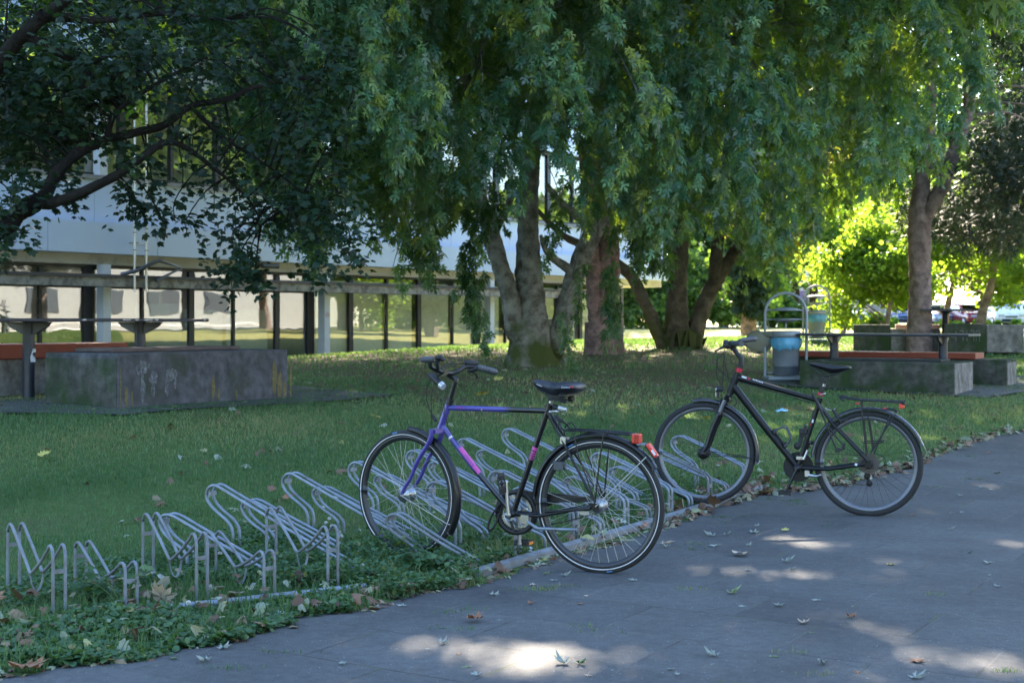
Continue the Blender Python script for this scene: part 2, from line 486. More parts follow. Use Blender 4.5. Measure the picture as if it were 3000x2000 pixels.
def paving_mat():
    m = bpy.data.materials.new("paving_slabs"); m.use_nodes = True
    nt = m.node_tree; N = nt.nodes; L = nt.links; b = N["Principled BSDF"]
    tc = N.new("ShaderNodeTexCoord"); mp = N.new("ShaderNodeMapping")
    mp.inputs["Rotation"].default_value[2] = math.radians(31.5)
    L.new(tc.outputs["Object"], mp.inputs["Vector"])
    nz = N.new("ShaderNodeTexNoise"); nz.inputs["Scale"].default_value = 5; nz.inputs["Detail"].default_value = 4
    L.new(tc.outputs["Object"], nz.inputs["Vector"])
    ad = N.new("ShaderNodeMix"); ad.data_type = 'VECTOR'; ad.inputs["Factor"].default_value = .012
    L.new(mp.outputs["Vector"], ad.inputs["A"]); L.new(nz.outputs["Color"], ad.inputs["B"])
    br = N.new("ShaderNodeTexBrick"); br.inputs["Scale"].default_value = 1.0
    br.inputs["Brick Width"].default_value = .75; br.inputs["Row Height"].default_value = .5
    br.inputs["Mortar Size"].default_value = .0055; br.inputs["Mortar Smooth"].default_value = .4; br.inputs["Bias"].default_value = 0
    br.offset = .5
    br.inputs["Color1"].default_value = (.060, .065, .066, 1); br.inputs["Color2"].default_value = (.079, .084, .084, 1); br.inputs["Mortar"].default_value = (.1, .1, .1, 1)
    L.new(ad.outputs["Result"], br.inputs["Vector"])
    def noise(sc, det=6, ro=.6):
        n = N.new("ShaderNodeTexNoise"); n.inputs["Scale"].default_value = sc; n.inputs["Detail"].default_value = det; n.inputs["Roughness"].default_value = ro
        L.new(tc.outputs["Object"], n.inputs["Vector"]); return n
    big = noise(1.3, 6, .65); fine = noise(160, 3, .7); mid = noise(22, 6, .7)
    def mul(a, fac, lo, hi, f0=.3, f1=.7):
        mr = N.new("ShaderNodeMapRange"); mr.inputs["From Min"].default_value = f0; mr.inputs["From Max"].default_value = f1
        mr.inputs["To Min"].default_value = lo; mr.inputs["To Max"].default_value = hi; L.new(fac, mr.inputs["Value"])
        x = N.new("ShaderNodeVectorMath"); x.operation = 'SCALE'; L.new(a, x.inputs[0]); L.new(mr.outputs["Result"], x.inputs["Scale"]); return x.outputs[0]
    c = mul(br.outputs["Color"], big.outputs["Fac"], .72, 1.28)
    c = mul(c, fine.outputs["Fac"], .65, 1.4)
    c = mul(c, mid.outputs["Fac"], .78, 1.22)
    # joints: only partly open, some with moss
    gate = noise(1.9, 3, .5); gm = N.new("ShaderNodeMapRange"); gm.inputs["From Min"].default_value = .40; gm.inputs["From Max"].default_value = .56
    L.new(gate.outputs["Fac"], gm.inputs["Value"])
    jm = N.new("ShaderNodeMath"); jm.operation = 'MULTIPLY'; L.new(br.outputs["Fac"], jm.inputs[0]); L.new(gm.outputs["Result"], jm.inputs[1])
    jm2 = N.new("ShaderNodeMath"); jm2.operation = 'MULTIPLY'; L.new(jm.outputs[0], jm2.inputs[0]); jm2.inputs[1].default_value = .8
    moss = N.new("ShaderNodeValToRGB"); moss.color_ramp.elements[0].position = .48; moss.color_ramp.elements[0].color = (.03, .03, .028, 1)
    moss.color_ramp.elements[1].position = .62; moss.color_ramp.elements[1].color = (.07, .09, .02, 1)
    L.new(noise(3.1).outputs["Fac"], moss.inputs["Fac"])
    mx = N.new("ShaderNodeMix"); mx.data_type = 'RGBA'; L.new(jm2.outputs[0], mx.inputs["Factor"]); L.new(c, mx.inputs["A"]); L.new(moss.outputs["Color"], mx.inputs["B"])
    # pale chips of aggregate
    vo = N.new("ShaderNodeTexVoronoi"); vo.inputs["Scale"].default_value = 38; L.new(tc.outputs["Object"], vo.inputs["Vector"])
    lt = N.new("ShaderNodeMath"); lt.operation = 'LESS_THAN'; L.new(vo.outputs["Distance"], lt.inputs[0]); lt.inputs[1].default_value = .10
    sp = N.new("ShaderNodeMath"); sp.operation = 'MULTIPLY'; L.new(lt.outputs[0], sp.inputs[0])
    sg = N.new("ShaderNodeMath"); sg.operation = 'GREATER_THAN'; sc_ = N.new("ShaderNodeSeparateColor"); L.new(vo.outputs["Color"], sc_.inputs[0]); L.new(sc_.outputs[0], sg.inputs[0]); sg.inputs[1].default_value = .6
    L.new(sg.outputs[0], sp.inputs[1])
    m2 = N.new("ShaderNodeMix"); m2.data_type = 'RGBA'; L.new(sp.outputs[0], m2.inputs["Factor"]); L.new(mx.outputs["Result"], m2.inputs["A"]); m2.inputs["B"].default_value = (.30, .295, .28, 1)
    L.new(m2.outputs["Result"], b.inputs["Base Color"])
    b.inputs["Roughness"].default_value = .82; b.inputs["Specular IOR Level"].default_value = .35
    hs = N.new("ShaderNodeMath"); hs.operation = 'MULTIPLY_ADD'; L.new(jm.outputs[0], hs.inputs[0]); hs.inputs[1].default_value = -1.5; L.new(fine.outputs["Fac"], hs.inputs[2])
    bp = N.new("ShaderNodeBump"); bp.inputs["Strength"].default_value = .5; bp.inputs["Distance"].default_value = .006
    L.new(hs.outputs[0], bp.inputs["Height"]); L.new(bp.outputs["Normal"], b.inputs["Normal"])
    return m
aa = np.arange(-9, 24, .05); kk = np.array([0, .05, .15, .3, .6, 1, 1.6, 2.4, 3.4, 5, 8, 14])
eb_ = pave_edge(aa)
A, B = np.meshgrid(aa, kk, indexing='ij'); B = eb_[:, None] + B
PX = RAIL0.x + A * RD.x + B * PD.x; PY = RAIL0.y + A * RD.y + B * PD.y
PZ = gzn(PX, PY).reshape(PX.shape) + .006
# the outer rim of the sheet folds down so the slabs have an edge
PX0 = PX[:, :1]; PY0 = PY[:, :1]; PZ0 = PZ[:, :1] - .05
PX = np.c_[PX0, PX]; PY = np.c_[PY0, PY]; PZ = np.c_[PZ0, PZ]
V = np.stack([PX.ravel(), PY.ravel(), PZ.ravel()], 1); nx = PX.shape[1]; ny = PX.shape[0]
i = np.arange((ny - 1) * (nx - 1)); r = i // (nx - 1); c = i % (nx - 1); a = r * nx + c
Q = np.stack([a, a + nx, a + nx + 1, a + 1], 1)
PAV = paving_mat()
pv = npmesh("pavement", V, Q, PAV); tag(pv, kind="structure")

def slab_patch(name, pts, th=.02):
    """flat terrace of old slabs in the lawn; pts = ground corners (x,y)"""
    mb = MB(); n = 14
    P = [Vector((x, y, 0)) for x, y in pts]
    vs = []
    for i in range(n + 1):
        for j in range(n + 1):
            u = i / n; v = j / n
            p = P[0] * (1 - u) * (1 - v) + P[1] * u * (1 - v) + P[2] * u * v + P[3] * (1 - u) * v
            p.z = gz(p.x, p.y) + th; vs.append(p)
    fs = [(i * (n + 1) + j, (i + 1) * (n + 1) + j, (i + 1) * (n + 1) + j + 1, i * (n + 1) + j + 1) for i in range(n) for j in range(n)]
    mb.add(vs, fs)
    o = mb.build(name, PAV); tag(o, kind="structure"); return o

# ================================================================== OFFICE BUILDING
M_white = mat("white_panel", (.47, .57, .74), .35, var=.03, scale=.6)
M_soffit = mat("stained_concrete", (.50, .49, .47), .8, var=.10, scale=1.5, col2=(.30, .28, .25), c2scale=1.6, c2lo=.55, c2hi=.75, bump=.2)
M_dark = mat("dark_frame", (.018, .019, .022), .45, var=.2)
M_beam = mat("beam_concrete", (.30, .28, .25), .85, var=.2, scale=4, col2=(.10, .09, .08), c2scale=6, bump=.3)
M_beamcap = mat("beam_cap", (.06, .055, .06), .6)
M_cream = mat("cream_wall", (.62, .56, .42), .8, var=.05)
M_blind = mat("blind_slat", (.90, .86, .68), .6, var=.05)
M_vblind = mat("pale_curtain", (.45, .50, .46), .8, var=.08)
M_silver = mat("galvanised_pipe", (.55, .53, .50), .35, .8, var=.15)
M_floor = mat("room_floor", (.16, .14, .11), .6)
def glass_mat(name, tint, refl, rough=0.0):
    m = bpy.data.materials.new(name); m.use_nodes = True
    nt = m.node_tree; N = nt.nodes; L = nt.links; N.remove(N["Principled BSDF"])
    tr = N.new("ShaderNodeBsdfTransparent"); tr.inputs["Color"].default_value = (*tint, 1)
    gl = N.new("ShaderNodeBsdfGlossy"); gl.inputs["Roughness"].default_value = rough; gl.inputs["Color"].default_value = (.95, .97, 1, 1)
    fr = N.new("ShaderNodeLayerWeight"); pw = N.new("ShaderNodeMath"); pw.operation = 'POWER'; L.new(fr.outputs["Facing"], pw.inputs[0]); pw.inputs[1].default_value = 5
    fr.inputs["Blend"].default_value = .5
    mr = N.new("ShaderNodeMapRange"); mr.inputs["To Min"].default_value = refl; mr.inputs["To Max"].default_value = 1.0
    L.new(pw.outputs[0], mr.inputs["Value"])
    mx = N.new("ShaderNodeMixShader"); L.new(mr.outputs["Result"], mx.inputs[0]); L.new(tr.outputs[0], mx.inputs[1]); L.new(gl.outputs[0], mx.inputs[2])
    # old float glass is never quite flat
    tc = N.new("ShaderNodeTexCoord"); nz = N.new("ShaderNodeTexNoise"); nz.inputs["Scale"].default_value = .8
    L.new(tc.outputs["Object"], nz.inputs["Vector"])
    bp = N.new("ShaderNodeBump"); bp.inputs["Strength"].default_value = .06; bp.inputs["Distance"].default_value = .05
    L.new(nz.outputs["Fac"], bp.inputs["Height"]); L.new(bp.outputs["Normal"], gl.inputs["Normal"])
    L.new(mx.outputs[0], N["Material Output"].inputs["Surface"])
    return m
M_glass = glass_mat("window_glass", (.96, .98, .95), .12)
M_carglass = glass_mat("car_glass", (.25, .28, .3), .3)

office = thing("office_building", FP(0, 0), "long pale blue-white two-storey office block behind the trees, with a glazed ground floor", "building")
def fbox(mb, t0, t1, z0, z1, o0, o1, mi=0):
    mb.box(FP((t0 + t1) / 2, (z0 + z1) / 2, (o0 + o1) / 2), t1 - t0, abs(o1 - o0), z1 - z0, FT, FN, Vector((0, 0, 1)), mi)
T0 = -34.0; TG = 15.6; T1 = 18.4
mb = MB()                                              # ground-floor rear walls and floor slab
fbox(mb, T0, TG, -.2, .16, -9, .12, 1); fbox(mb, T0, TG, .16, 2.66, -9.2, -6.0, 0); fbox(mb, TG - .1, TG + .05, .16, 2.66, -6, -.05, 0)
for t in (-21, -13.4, -5.7, 2, 9.6): fbox(mb, t, t + .12, .161, 2.66, -5.99, -1.2, 0)
mb.build("room", [M_cream, M_floor], office)
mb = MB()
fbox(mb, T0, T1, 2.66, 2.93, -9, .15)
mb.build("soffit", M_soffit, office)
mb = MB(); tt = -10.3 - 3.15 * 8
while tt < T1 - .2:                                   # lower band of panels, with open seams
    t1 = min(tt + 3.15, T1)
    fbox(mb, max(tt, T0) + .008, t1 - .008, 2.915, 3.66, .16, .52); tt += 3.15
mb.build("lower_panel_band", M_white, office)
mb = MB(); tt = T0
while tt < T1 - .2:
    fbox(mb, tt + .006, min(tt + 1.05, T1) - .006, 3.663, 4.70, .0, .22); tt += 1.05
mb.build("upper_panel_band", M_white, office)
mb = MB(); tt = T0
while tt < T1 - .2:
    fbox(mb, tt + .006, min(tt + 1.05, T1) - .006, 7.30, 9.4, .0, .22); tt += 1.05  # parapet raised so the block's shadow falls farther out
fbox(mb, T0, T1, 9.4, 9.48, -9, .3)
mb.build("parapet", M_white, office)
mb = MB(); fbox(mb, T0, T1, 2.932, 4.70, -9, -.003); fbox(mb, T0, T1, 7.30, 9.39, -9, -.003); fbox(mb, T0, T1, 4.70, 7.30, -9, -5.5); fbox(mb, T1 - .25, T1, 4.70, 7.3, -5.5, -.1)
mb.build("wall", M_soffit, office)
mb = MB(); fbox(mb, T0, T1, 4.70, 4.80, -.04, .30); mb.build("window_sill", mat("sill_metal", (.20, .21, .23), .5, .3), office)
# columns
M_col = mat("white_column", (.58, .60, .62), .5, var=.05)
cols_t = [-8.58 - 7.7 * 2, -8.58 - 7.7, -8.58, -1.02, 6.79, 14.4]
for t in cols_t:
    mb = MB(); fbox(mb, t - .11, t + .11, .10, 2.66, .16, .42); mb.build("column", M_col, office); mb = MB(); fbox(mb, t - .09, t + .13, 4.81, 7.30, .0, .26); mb.build("pilaster", M_col, office)
mb = MB(); t = -1.02                                  # small round notice on the middle column
ringp = [FP(t + .06 * math.cos(a), 1.48 + .06 * math.sin(a), .425) for a in np.linspace(0, 2 * math.pi, 17)[:-1]]
mb.tube(ringp, .006, 5, closed=True); mb.box(FP(t, 1.48, .423), .07, .004, .012, FT, FN)
mb.build("notice_emblem", mat("emblem_red", (.5, .08, .08), .5), office)
# horizontal beam
mb = MB(); fbox(mb, T0, 12.5, 2.115, 2.33, .55, .80, 0); fbox(mb, T0, 12.5, 2.331, 2.405, .52, .84, 1)
for t in cols_t[:-1]: fbox(mb, t - .05, t + .05, 2.15, 2.29, .42, .55, 1)
mb.build("concrete_beam", [M_beam, M_beamcap], office)
# ground floor glazing: frame pieces, then each pane its own part
mull = sorted([-10.16, -8.84, -7.22, -5.65, -4.2, -2.6, -1.3, .38, 1.97, 3.5, 5.17, 6.49, 8.05, 9.6, 11.2, 12.7, 14.15, TG])
L_ = []; t = -11.9
while t > T0 - 1.6: L_.append(t); t -= 1.55
mull = sorted(L_) + mull
mb = MB(); fbox(mb, T0, TG, .16, .25, -.10, .10); fbox(mb, T0, TG, 2.60, 2.66, -.10, .06)
for k, t in enumerate(mull):
    thick = k % 2 == (mull.index(-8.84) % 2)
    w = .17 if thick else .075
    if t in (-8.84, -1.3, 6.49): w = .26
    fbox(mb, t - w / 2, t + w / 2, .25, 2.575, -.05, .045)
mb.build("window_frame", M_dark, office)
for k in range(len(mull) - 1):
    a, b = mull[k] + .04, mull[k + 1] - .04
    p = MB(); fbox(p, a, b, .25, 2.575, -.02, .0); pane = p.build("window_pane", M_glass, office)
    if a > -1.4:                                      # venetian blinds behind the right-hand panes
        q = MB(); z = .30; tilt = Vector((0, 0, 1)) * .94 + FN * .34; tilt.normalize()
        while z < 2.5:
            q.box(FP((a + b) / 2, z, -.10), b - a - .06 - (.3 if k % 3 == 0 else 0), .004, .052, FT, tilt.cross(FT), tilt); z += .054
        q.build("window_blind", M_blind, office)
    elif -7.3 < a < -2.7:
        q = MB(); x = a + .04; top = 1.6 if a > -5.7 else 1.75
        while x < b - .05:
            q.box(FP(x + .045, (.27 + top) / 2, -.35), .085, .006, top - .27, (FT + FN * .25).normalized(), None, None); x += .1
        q.build("window_blind", M_vblind, office)
# upper storey
mb = MB(); fbox(mb, T0, T1, 4.80, 4.88, -.10, .02); fbox(mb, T0, T1, 7.2, 7.295, -.1, .02)
ups = list(np.arange(T0, T1 + .1, 1.54))
for k, t in enumerate(ups): fbox(mb, t - (.10 if k % 2 else .05), t + (.10 if k % 2 else .05), 4.88, 7.2, -.11, .03)
mb.build("upper_window_frame", M_dark, office)
for k in range(len(ups) - 1):
    p = MB(); fbox(p, ups[k] + .06, ups[k + 1] - .06, 4.88, 7.2, -.05, -.03); p.build("window_pane", M_glass, office)
# pair of conduits down the front with a bracket, and a lamp under the band
mb = MB()
for t in (-8.15, -7.8):
    mb.tube([FP(t, 8.4, .90), FP(t, 2.0, .90)], .028, 8)
    z = 3.0
    while z < 8.3: mb.tube([FP(t, z, .90), FP(t, z + .02, .90)], .042, 8, mi=1); z += .42
for z in (3.15, 4.6, 6.1, 7.6): mb.tube([FP(-8.15, z, .90), FP(-7.8, z, .90)], .014, 6)
for z in (3.2, 5.2, 7.2): mb.tube([FP(-8.0, z, .90), FP(-8.0, z, .2)], .02, 6)
mb.build("conduit", [M_silver, M_dark], office)
mb = MB()
mb.tube([FP(-8.4, 2.42, .70), FP(-8.15, 2.5, .95), FP(-7.5, 2.78, 1.0), FP(-6.75, 2.62, .95), FP(-7.55, 2.28, .95)], .045, 8)
mb.build("pipe_bracket", mat("steel_bracket", (.12, .13, .15), .35, .7), office)
mb = MB(); mb.tube([FP(-3.55, 2.80, .42), FP(-2.95, 2.80, .42)], .07, 10); mb.tube([FP(-3.25, 2.86, .42), FP(-3.25, 2.93, .3)], .03, 6)
mb.build("outdoor_lamp", mat("lamp_housing", (.05, .06, .06), .5), office)

# ---- the block across the path: out of the picture, seen only mirrored in the glazing
opp = thing("opposite_building", (30, 22, 0), "sunlit cream building facing the office block, seen only mirrored in its windows", "building")
OC = Vector((30, 20, 0))
def OP(t, z, off): p = OC + FT * t - FN * off; return Vector((p.x, p.y, z))
mb = MB(); M_owall = mat("pale_render", (.42, .44, .42), .85, var=.06, scale=.5)
mb.box(OP(7, 4.5, -5), 64, 10, 9, FT, FN); mb.build("wall", M_owall, opp)
for k in range(12):
    for z in (1.9, 5.0):
        mb = MB(); c = OP(-22 + 4.4 * k, z + .6, .02); mb.box(c, 2.1, .06, 1.35, FT, FN)
        mb.build("window", mat("far_window", (.10, .12, .14), .3) if k == 0 and z < 2 else bpy.data.materials["far_window"], opp)
rail = thing("metal_railing", (27, 22, 0), "grey metal railing in front of the cream building, seen only mirrored", "railing")
mb = MB()
for z in (.45, .8, 1.1): mb.tube([OP(-22, z, 3), OP(28, z, 3)], .03, 6)
for k in range(34): mb.tube([OP(-22 + 1.5 * k, 0, 3), OP(-22 + 1.5 * k, 1.12, 3)], .035, 6)
mb.build("rails", M_silver, rail)
pth = MB(); 
vsx = [OP(-30, 0, .0), OP(34, 0, .0), OP(34, 0, 9), OP(-30, 0, 9)]
n = 24; vs = []
for i in range(n + 1):
    for j in range(7):
        u = i / n; v = j / 6
        p = vsx[0] * (1 - u) * (1 - v) + vsx[1] * u * (1 - v) + vsx[2] * u * v + vsx[3] * (1 - u) * v
        vs.append(Vector((p.x, p.y, gz(p.x, p.y) + .03)))
pth.add(vs, [(i * 7 + j, i * 7 + j + 1, (i + 1) * 7 + j + 1, (i + 1) * 7 + j) for i in range(n) for j in range(6)])
tag(pth.build("path", mat("pale_path", (.42, .39, .35), .9, bump=.2)), kind="structure")
# ================================================================== CONCRETE SEATS, TABLES, BINS
def mossy(name, base, moss, mlo, mhi, stain=(.05, .05, .05)):
    m = mat(name, base, .9, var=.42, scale=11, bump=.9, bscale=45, spec=.2, col2=moss, c2scale=2.2, c2lo=mlo, c2hi=mhi)
    nt = m.node_tree; N = nt.nodes; L = nt.links; b = N["Principled BSDF"]
    src = b.inputs["Base Color"].links[0].from_socket
    tc = N.new("ShaderNodeTexCoord"); mp = N.new("ShaderNodeMapping"); mp.inputs["Scale"].default_value = (4, 4, 1.3)
    L.new(tc.outputs["Object"], mp.inputs["Vector"])
    nz = N.new("ShaderNodeTexNoise"); nz.inputs["Scale"].default_value = 1.4; nz.inputs["Detail"].default_value = 7; L.new(mp.outputs[0], nz.inputs["Vector"])
    mr = N.new("ShaderNodeMapRange"); mr.inputs["From Min"].default_value = .42; mr.inputs["From Max"].default_value = .78; mr.inputs["To Max"].default_value = .65
    L.new(nz.outputs["Fac"], mr.inputs["Value"])
    mx = N.new("ShaderNodeMix"); mx.data_type = 'RGBA'; L.new(mr.outputs["Result"], mx.inputs["Factor"]); L.new(src, mx.inputs["A"]); mx.inputs["B"].default_value = (*stain, 1)
    L.new(mx.outputs["Result"], b.inputs["Base Color"])
    return m
M_blockL = mossy("weathered_concrete", (.085, .088, .098), (.045, .055, .038), .5, .66)
M_blockD = mossy("mossy_concrete", (.085, .085, .075), (.03, .055, .02), .42, .6, (.03, .035, .03))
M_blockG = mossy("grey_concrete", (.22, .215, .20), (.09, .10, .07), .55, .7)
M_orange = mat("orange_board", (.23, .045, .025), .5, var=.15, scale=4, col2=(.2, .05, .03), c2scale=9, c2lo=.6, c2hi=.8)
M_board = mat("old_seat_board", (.085, .065, .06), .7, var=.3, scale=8, bump=.3)
M_dboard = mat("dark_seat_board", (.03, .032, .034), .7, var=.3, scale=8, bump=.3)
M_table = mat("dark_blue_steel", (.03, .038, .055), .4, .2, var=.2, scale=5)
M_chalk = mat("white_spray", (.22, .23, .25), .9, var=.4, scale=30)
M_lichen = mat("ochre_lichen", (.12, .105, .045), .95, var=.3, scale=30)

def block(name, corner, u, v, lu, lv, h, mats, label, board=None, sink=.12, cat="concrete seat", group=None, bo=(.25, .7)):
    """concrete seat block: corner on the ground, u/v unit directions, size lu x lv x h"""
    c0 = Vector(corner); root = thing(name, c0, label, cat, group)
    c = c0 + u * lu / 2 + v * lv / 2; c.z = c0.z + (h - sink) / 2
    mb = MB()
    n = 10
    mb.box(c, lu, lv, h + sink, u, v)
    # jittered subdivision: a worn, not perfectly straight slab
    o = mb.build("base", mats, root, bevel=.014)
    if board:
        bm_, v0, v1, u0, u1, th = board
        b = MB(); cc = c0 + u * (u0 + u1) / 2 + v * (v0 + v1) / 2; cc.z = c0.z + h + th / 2 + .003
        b.box(cc, u1 - u0, v1 - v0, th, u, v); b.build("seat", bm_, root, bevel=.006)
    return root
U = RD; VL = -PD          # along the rail; away from the paving
# near left block (front corner at px 344,1199)
cL = Vector((-3.58, 12.4, .488))
cL.z = .475
seatL = block("concrete_bench", cL, U, VL, 2.33, .98, .52, M_blockL, "weathered grey concrete seat block with white spray marks, nearest the left table", board=(M_board, .36, .86, .25, 2.0, .035))
# dark mossy end face on the block's left side
mb = MB(); c = cL + VL * .49 - U * .004; c.z = cL.z + .22; mb.box(c, .008, .95, .5, U, VL); mb.build("mossy_end", M_blockD, seatL)
# white spray marks (stem-and-cap shapes) on the front face, and lichen stains
_nt = M_chalk.node_tree; _b = _nt.nodes["Principled BSDF"]; _tc = _nt.nodes.new("ShaderNodeTexCoord"); _nz = _nt.nodes.new("ShaderNodeTexNoise"); _nz.inputs["Scale"].default_value = 38; _nz.inputs["Detail"].default_value = 8
_mr = _nt.nodes.new("ShaderNodeMapRange"); _mr.inputs["From Min"].default_value = .34; _mr.inputs["From Max"].default_value = .70; _mr.inputs["To Max"].default_value = .6
_nt.links.new(_tc.outputs["Object"], _nz.inputs["Vector"]); _nt.links.new(_nz.outputs["Fac"], _mr.inputs["Value"]); _nt.links.new(_mr.outputs["Result"], _b.inputs["Alpha"])
def blobface(mb, o, e1, e2, nrm, cx, cz, rx, rz, seed, th=.003, n=22):
    rr = random.Random(seed); pts = []
    for k in range(n):
        a = 2 * math.pi * k / n; q = 1 + .22 * rr.uniform(-1, 1)
        pts.append(o + e1 * (cx + rx * q * math.cos(a)) + e2 * (cz + rz * q * math.sin(a)) + nrm * .001)
    mb.prism(pts, nrm * th)
ZU = Vector((0, 0, 1)); nf = PD
mb = MB(); o = cL + nf * .0
for (cx, cz, rx, rz, s) in ((.30, .39, .085, .055, 1), (.27, .36, .05, .05, 9), (.30, .2, .028, .13, 2), (.43, .29, .052, .065, 3), (.43, .17, .03, .06, 4), (.66, .30, .075, .062, 5), (.60, .18, .022, .09, 6), (.70, .22, .02, .05, 7)):
    mb = MB(); blobface(mb, o, U, ZU, nf, cx, cz, rx, rz, s); mb.build("spray_mark", M_chalk, seatL)
for (cx, cz, rx, rz, s) in ((.10, .12, .03, .10, 1), (.17, .1, .015, .07, 2), (1.22, .16, .035, .11, 3), (1.30, .1, .02, .06, 4), (2.12, .22, .05, .17, 5), (2.2, .15, .05, .13, 6), (2.38, .2, .03, .2, 7), (2.28, .1, .04, .09, 8), (1.55, .08, .02, .05, 9), (.03, .2, .012, .2, 10)):
    mb = MB(); blobface(mb, o, U, ZU, nf, cx, cz, rx * .7, rz, s + 30, .0022); mb.build("lichen_stain", M_lichen, seatL)

def park_table(label, P1, u, z, l0, l1, lp, w, ph, th=.035, zg=None, cap=.0):
    """steel table: P1 = foot of the first post; top runs from l0 to l1 along u; posts at the lp list"""
    v = Vector((-u.y, u.x, 0)); root = thing("park_table", Vector((P1[0], P1[1], zg)), label, "table")
    b = Vector((P1[0], P1[1], 0))
    mb = MB(); c = b + u * (l0 + l1) / 2; c.z = z - th / 2
    mb.box(c, l1 - l0, w, th, u, v); mb.build("tabletop", M_table, root, bevel=.01)
    for l in lp:
        p = b + u * l; mb = MB(); g = gz(p.x, p.y)
        mb.tube([Vector((p.x, p.y, g - .05)), Vector((p.x, p.y, z - th))], ph, 14)
        mb.build("leg", M_table, root)
        mb = MB(); zt = z - th - .002; hw = w * .42
        pts = [p - v * hw + ZU * zt, p + v * hw + ZU * zt, p + v * (hw * .86) + ZU * (zt - .045), p + v * .09 + ZU * (zt - .12), p - v * .09 + ZU * (zt - .12), p - v * (hw * .86) + ZU * (zt - .045)]
        mb.prism([q - u * .012 for q in pts], u * .024); mb.box(p + ZU * (zt - .004), .26, .3, .006, u, v)
        mb.build("bracket", M_table, root)
    return root, b, v
tL, bL, vv = park_table("long dark blue steel table on two posts beside the weathered concrete block", (-4.75, 13.42), U, 1.318, -.95, 2.09, (0, 1.45), .78, .058, zg=gz(-4.75, 13.42))
# peeled paint and a sticker
M_scuff = mat("bare_scuff", (.62, .64, .66), .7, var=.3, scale=40)
mb = MB()
for (l, ln, s) in ((.35, .06, 1), (.9, .10, 2), (1.04, .06, 3), (1.2, .14, 4), (1.31, .05, 5), (2.02, .03, 6)):
    p = bL + U * l + PD * .391; mb = MB(); blobface(mb, p, U, ZU, PD, 0, 1.318 - .014, ln * .5, .007, s, .002, 10); mb.build("paint_chip", M_scuff, tL)
mb = MB(); p = bL; rr = .061
st = [(-.035, .72), (.0, .80), (.035, .80), (.035, .765), (.005, .765), (-.01, .745), (.03, .71), (.035, .67), (-.03, .67)]
mb.prism([p + PD * rr + U * a * .9 + ZU * (b_ + .22) for a, b_ in st], PD * .002); mb.build("sticker", M_scuff, tL)
# orange bench beyond the table
cO = bL - PD * .62 + U * (-1.2); cO.z = gz(cO.x, cO.y)
cO.z = .50
oL = block("concrete_bench", cO, U, -PD, 3.0, .55, .40, M_blockG, "grey concrete bench with an orange seat board, behind the long dark blue table", board=(M_orange, -.04, .5, -.02, 3.02, .15), sink=.15)
mb = MB(); p = cO + U * 1.32; zt = cO.z + .4 + .08                # scratched white tag on the board
for k, (a, b_, c_, d_) in enumerate(((-.16, .02, -.02, .03), (-.10, .03, -.09, -.04), (-.03, .01, -.01, -.04), (-.01, -.04, .04, .02), (.06, .03, .05, -.05), (-.15, -.02, -.13, .03))):
    mb.tube([p + PD * .043 + U * a + ZU * (zt + b_), p + PD * .043 + U * c_ + ZU * (zt + d_)], .004, 4)
mb.build("scratched_tag", mat("scratch", (.6, .35, .3), .8), oL)
slab_patch("terrace", [(cL.x - 2.4, cL.y - .3), (cL.x + .15, cL.y - .35), (cL.x + 2.3, cL.y + 2.6), (cL.x - 1.0, cL.y + 5.5)])

# ---- right group; runs across (perpendicular to the rails)
Vx = -PD                                                   # to the left & away
cR = Vector((5.67, 17.5, .335)); cR.z = .325
R1 = block("concrete_bench", cR, Vx, U, 2.06, 1.0, .43, M_blockD, "dark mossy concrete seat block in front of the right-hand table, beside the near litter bin", board=(M_dboard, .34, .82, .25, 1.75, .03))
mb = MB(); c = cR + U * .5 - Vx * .004; c.z = cR.z + .19; mb.box(c, .008, .97, .46, Vx, U); mb.build("pale_end", M_blockG, R1)
cR2 = cR + U * 1.95 - Vx * .25; cR2.z = cR.z + .03
R2 = block("concrete_bench", cR2, Vx, U, 3.4, .6, .40, M_blockD, "concrete bench with a reddish orange seat board behind the right-hand table", board=(M_orange, -.03, .5, .42, 3.3, .085))
mb = MB(); c = cR2 + U * .3 - Vx * .004; c.z = cR2.z + .15; mb.box(c, .008, .58, .42, Vx, U); mb.build("pale_end", M_blockG, R2)
pT = W(2738, HY, 18.2); pT = Vector((pT.x, pT.y, 0)) + U * .45
tR, bR, _ = park_table("thin dark steel table between concrete seats at the foot of the forked pine", (pT.x, pT.y), Vx, 1.12, -.42, 1.95, (.0, 1.52), .72, .06, zg=gz(pT.x, pT.y))
slab_patch("terrace_slabs", [(cR.x - 2.6, cR.y + 1.3), (cR.x + .3, cR.y - .35), (cR.x + 3.2, cR.y + 3.0), (cR.x + .6, cR.y + 5.0)])
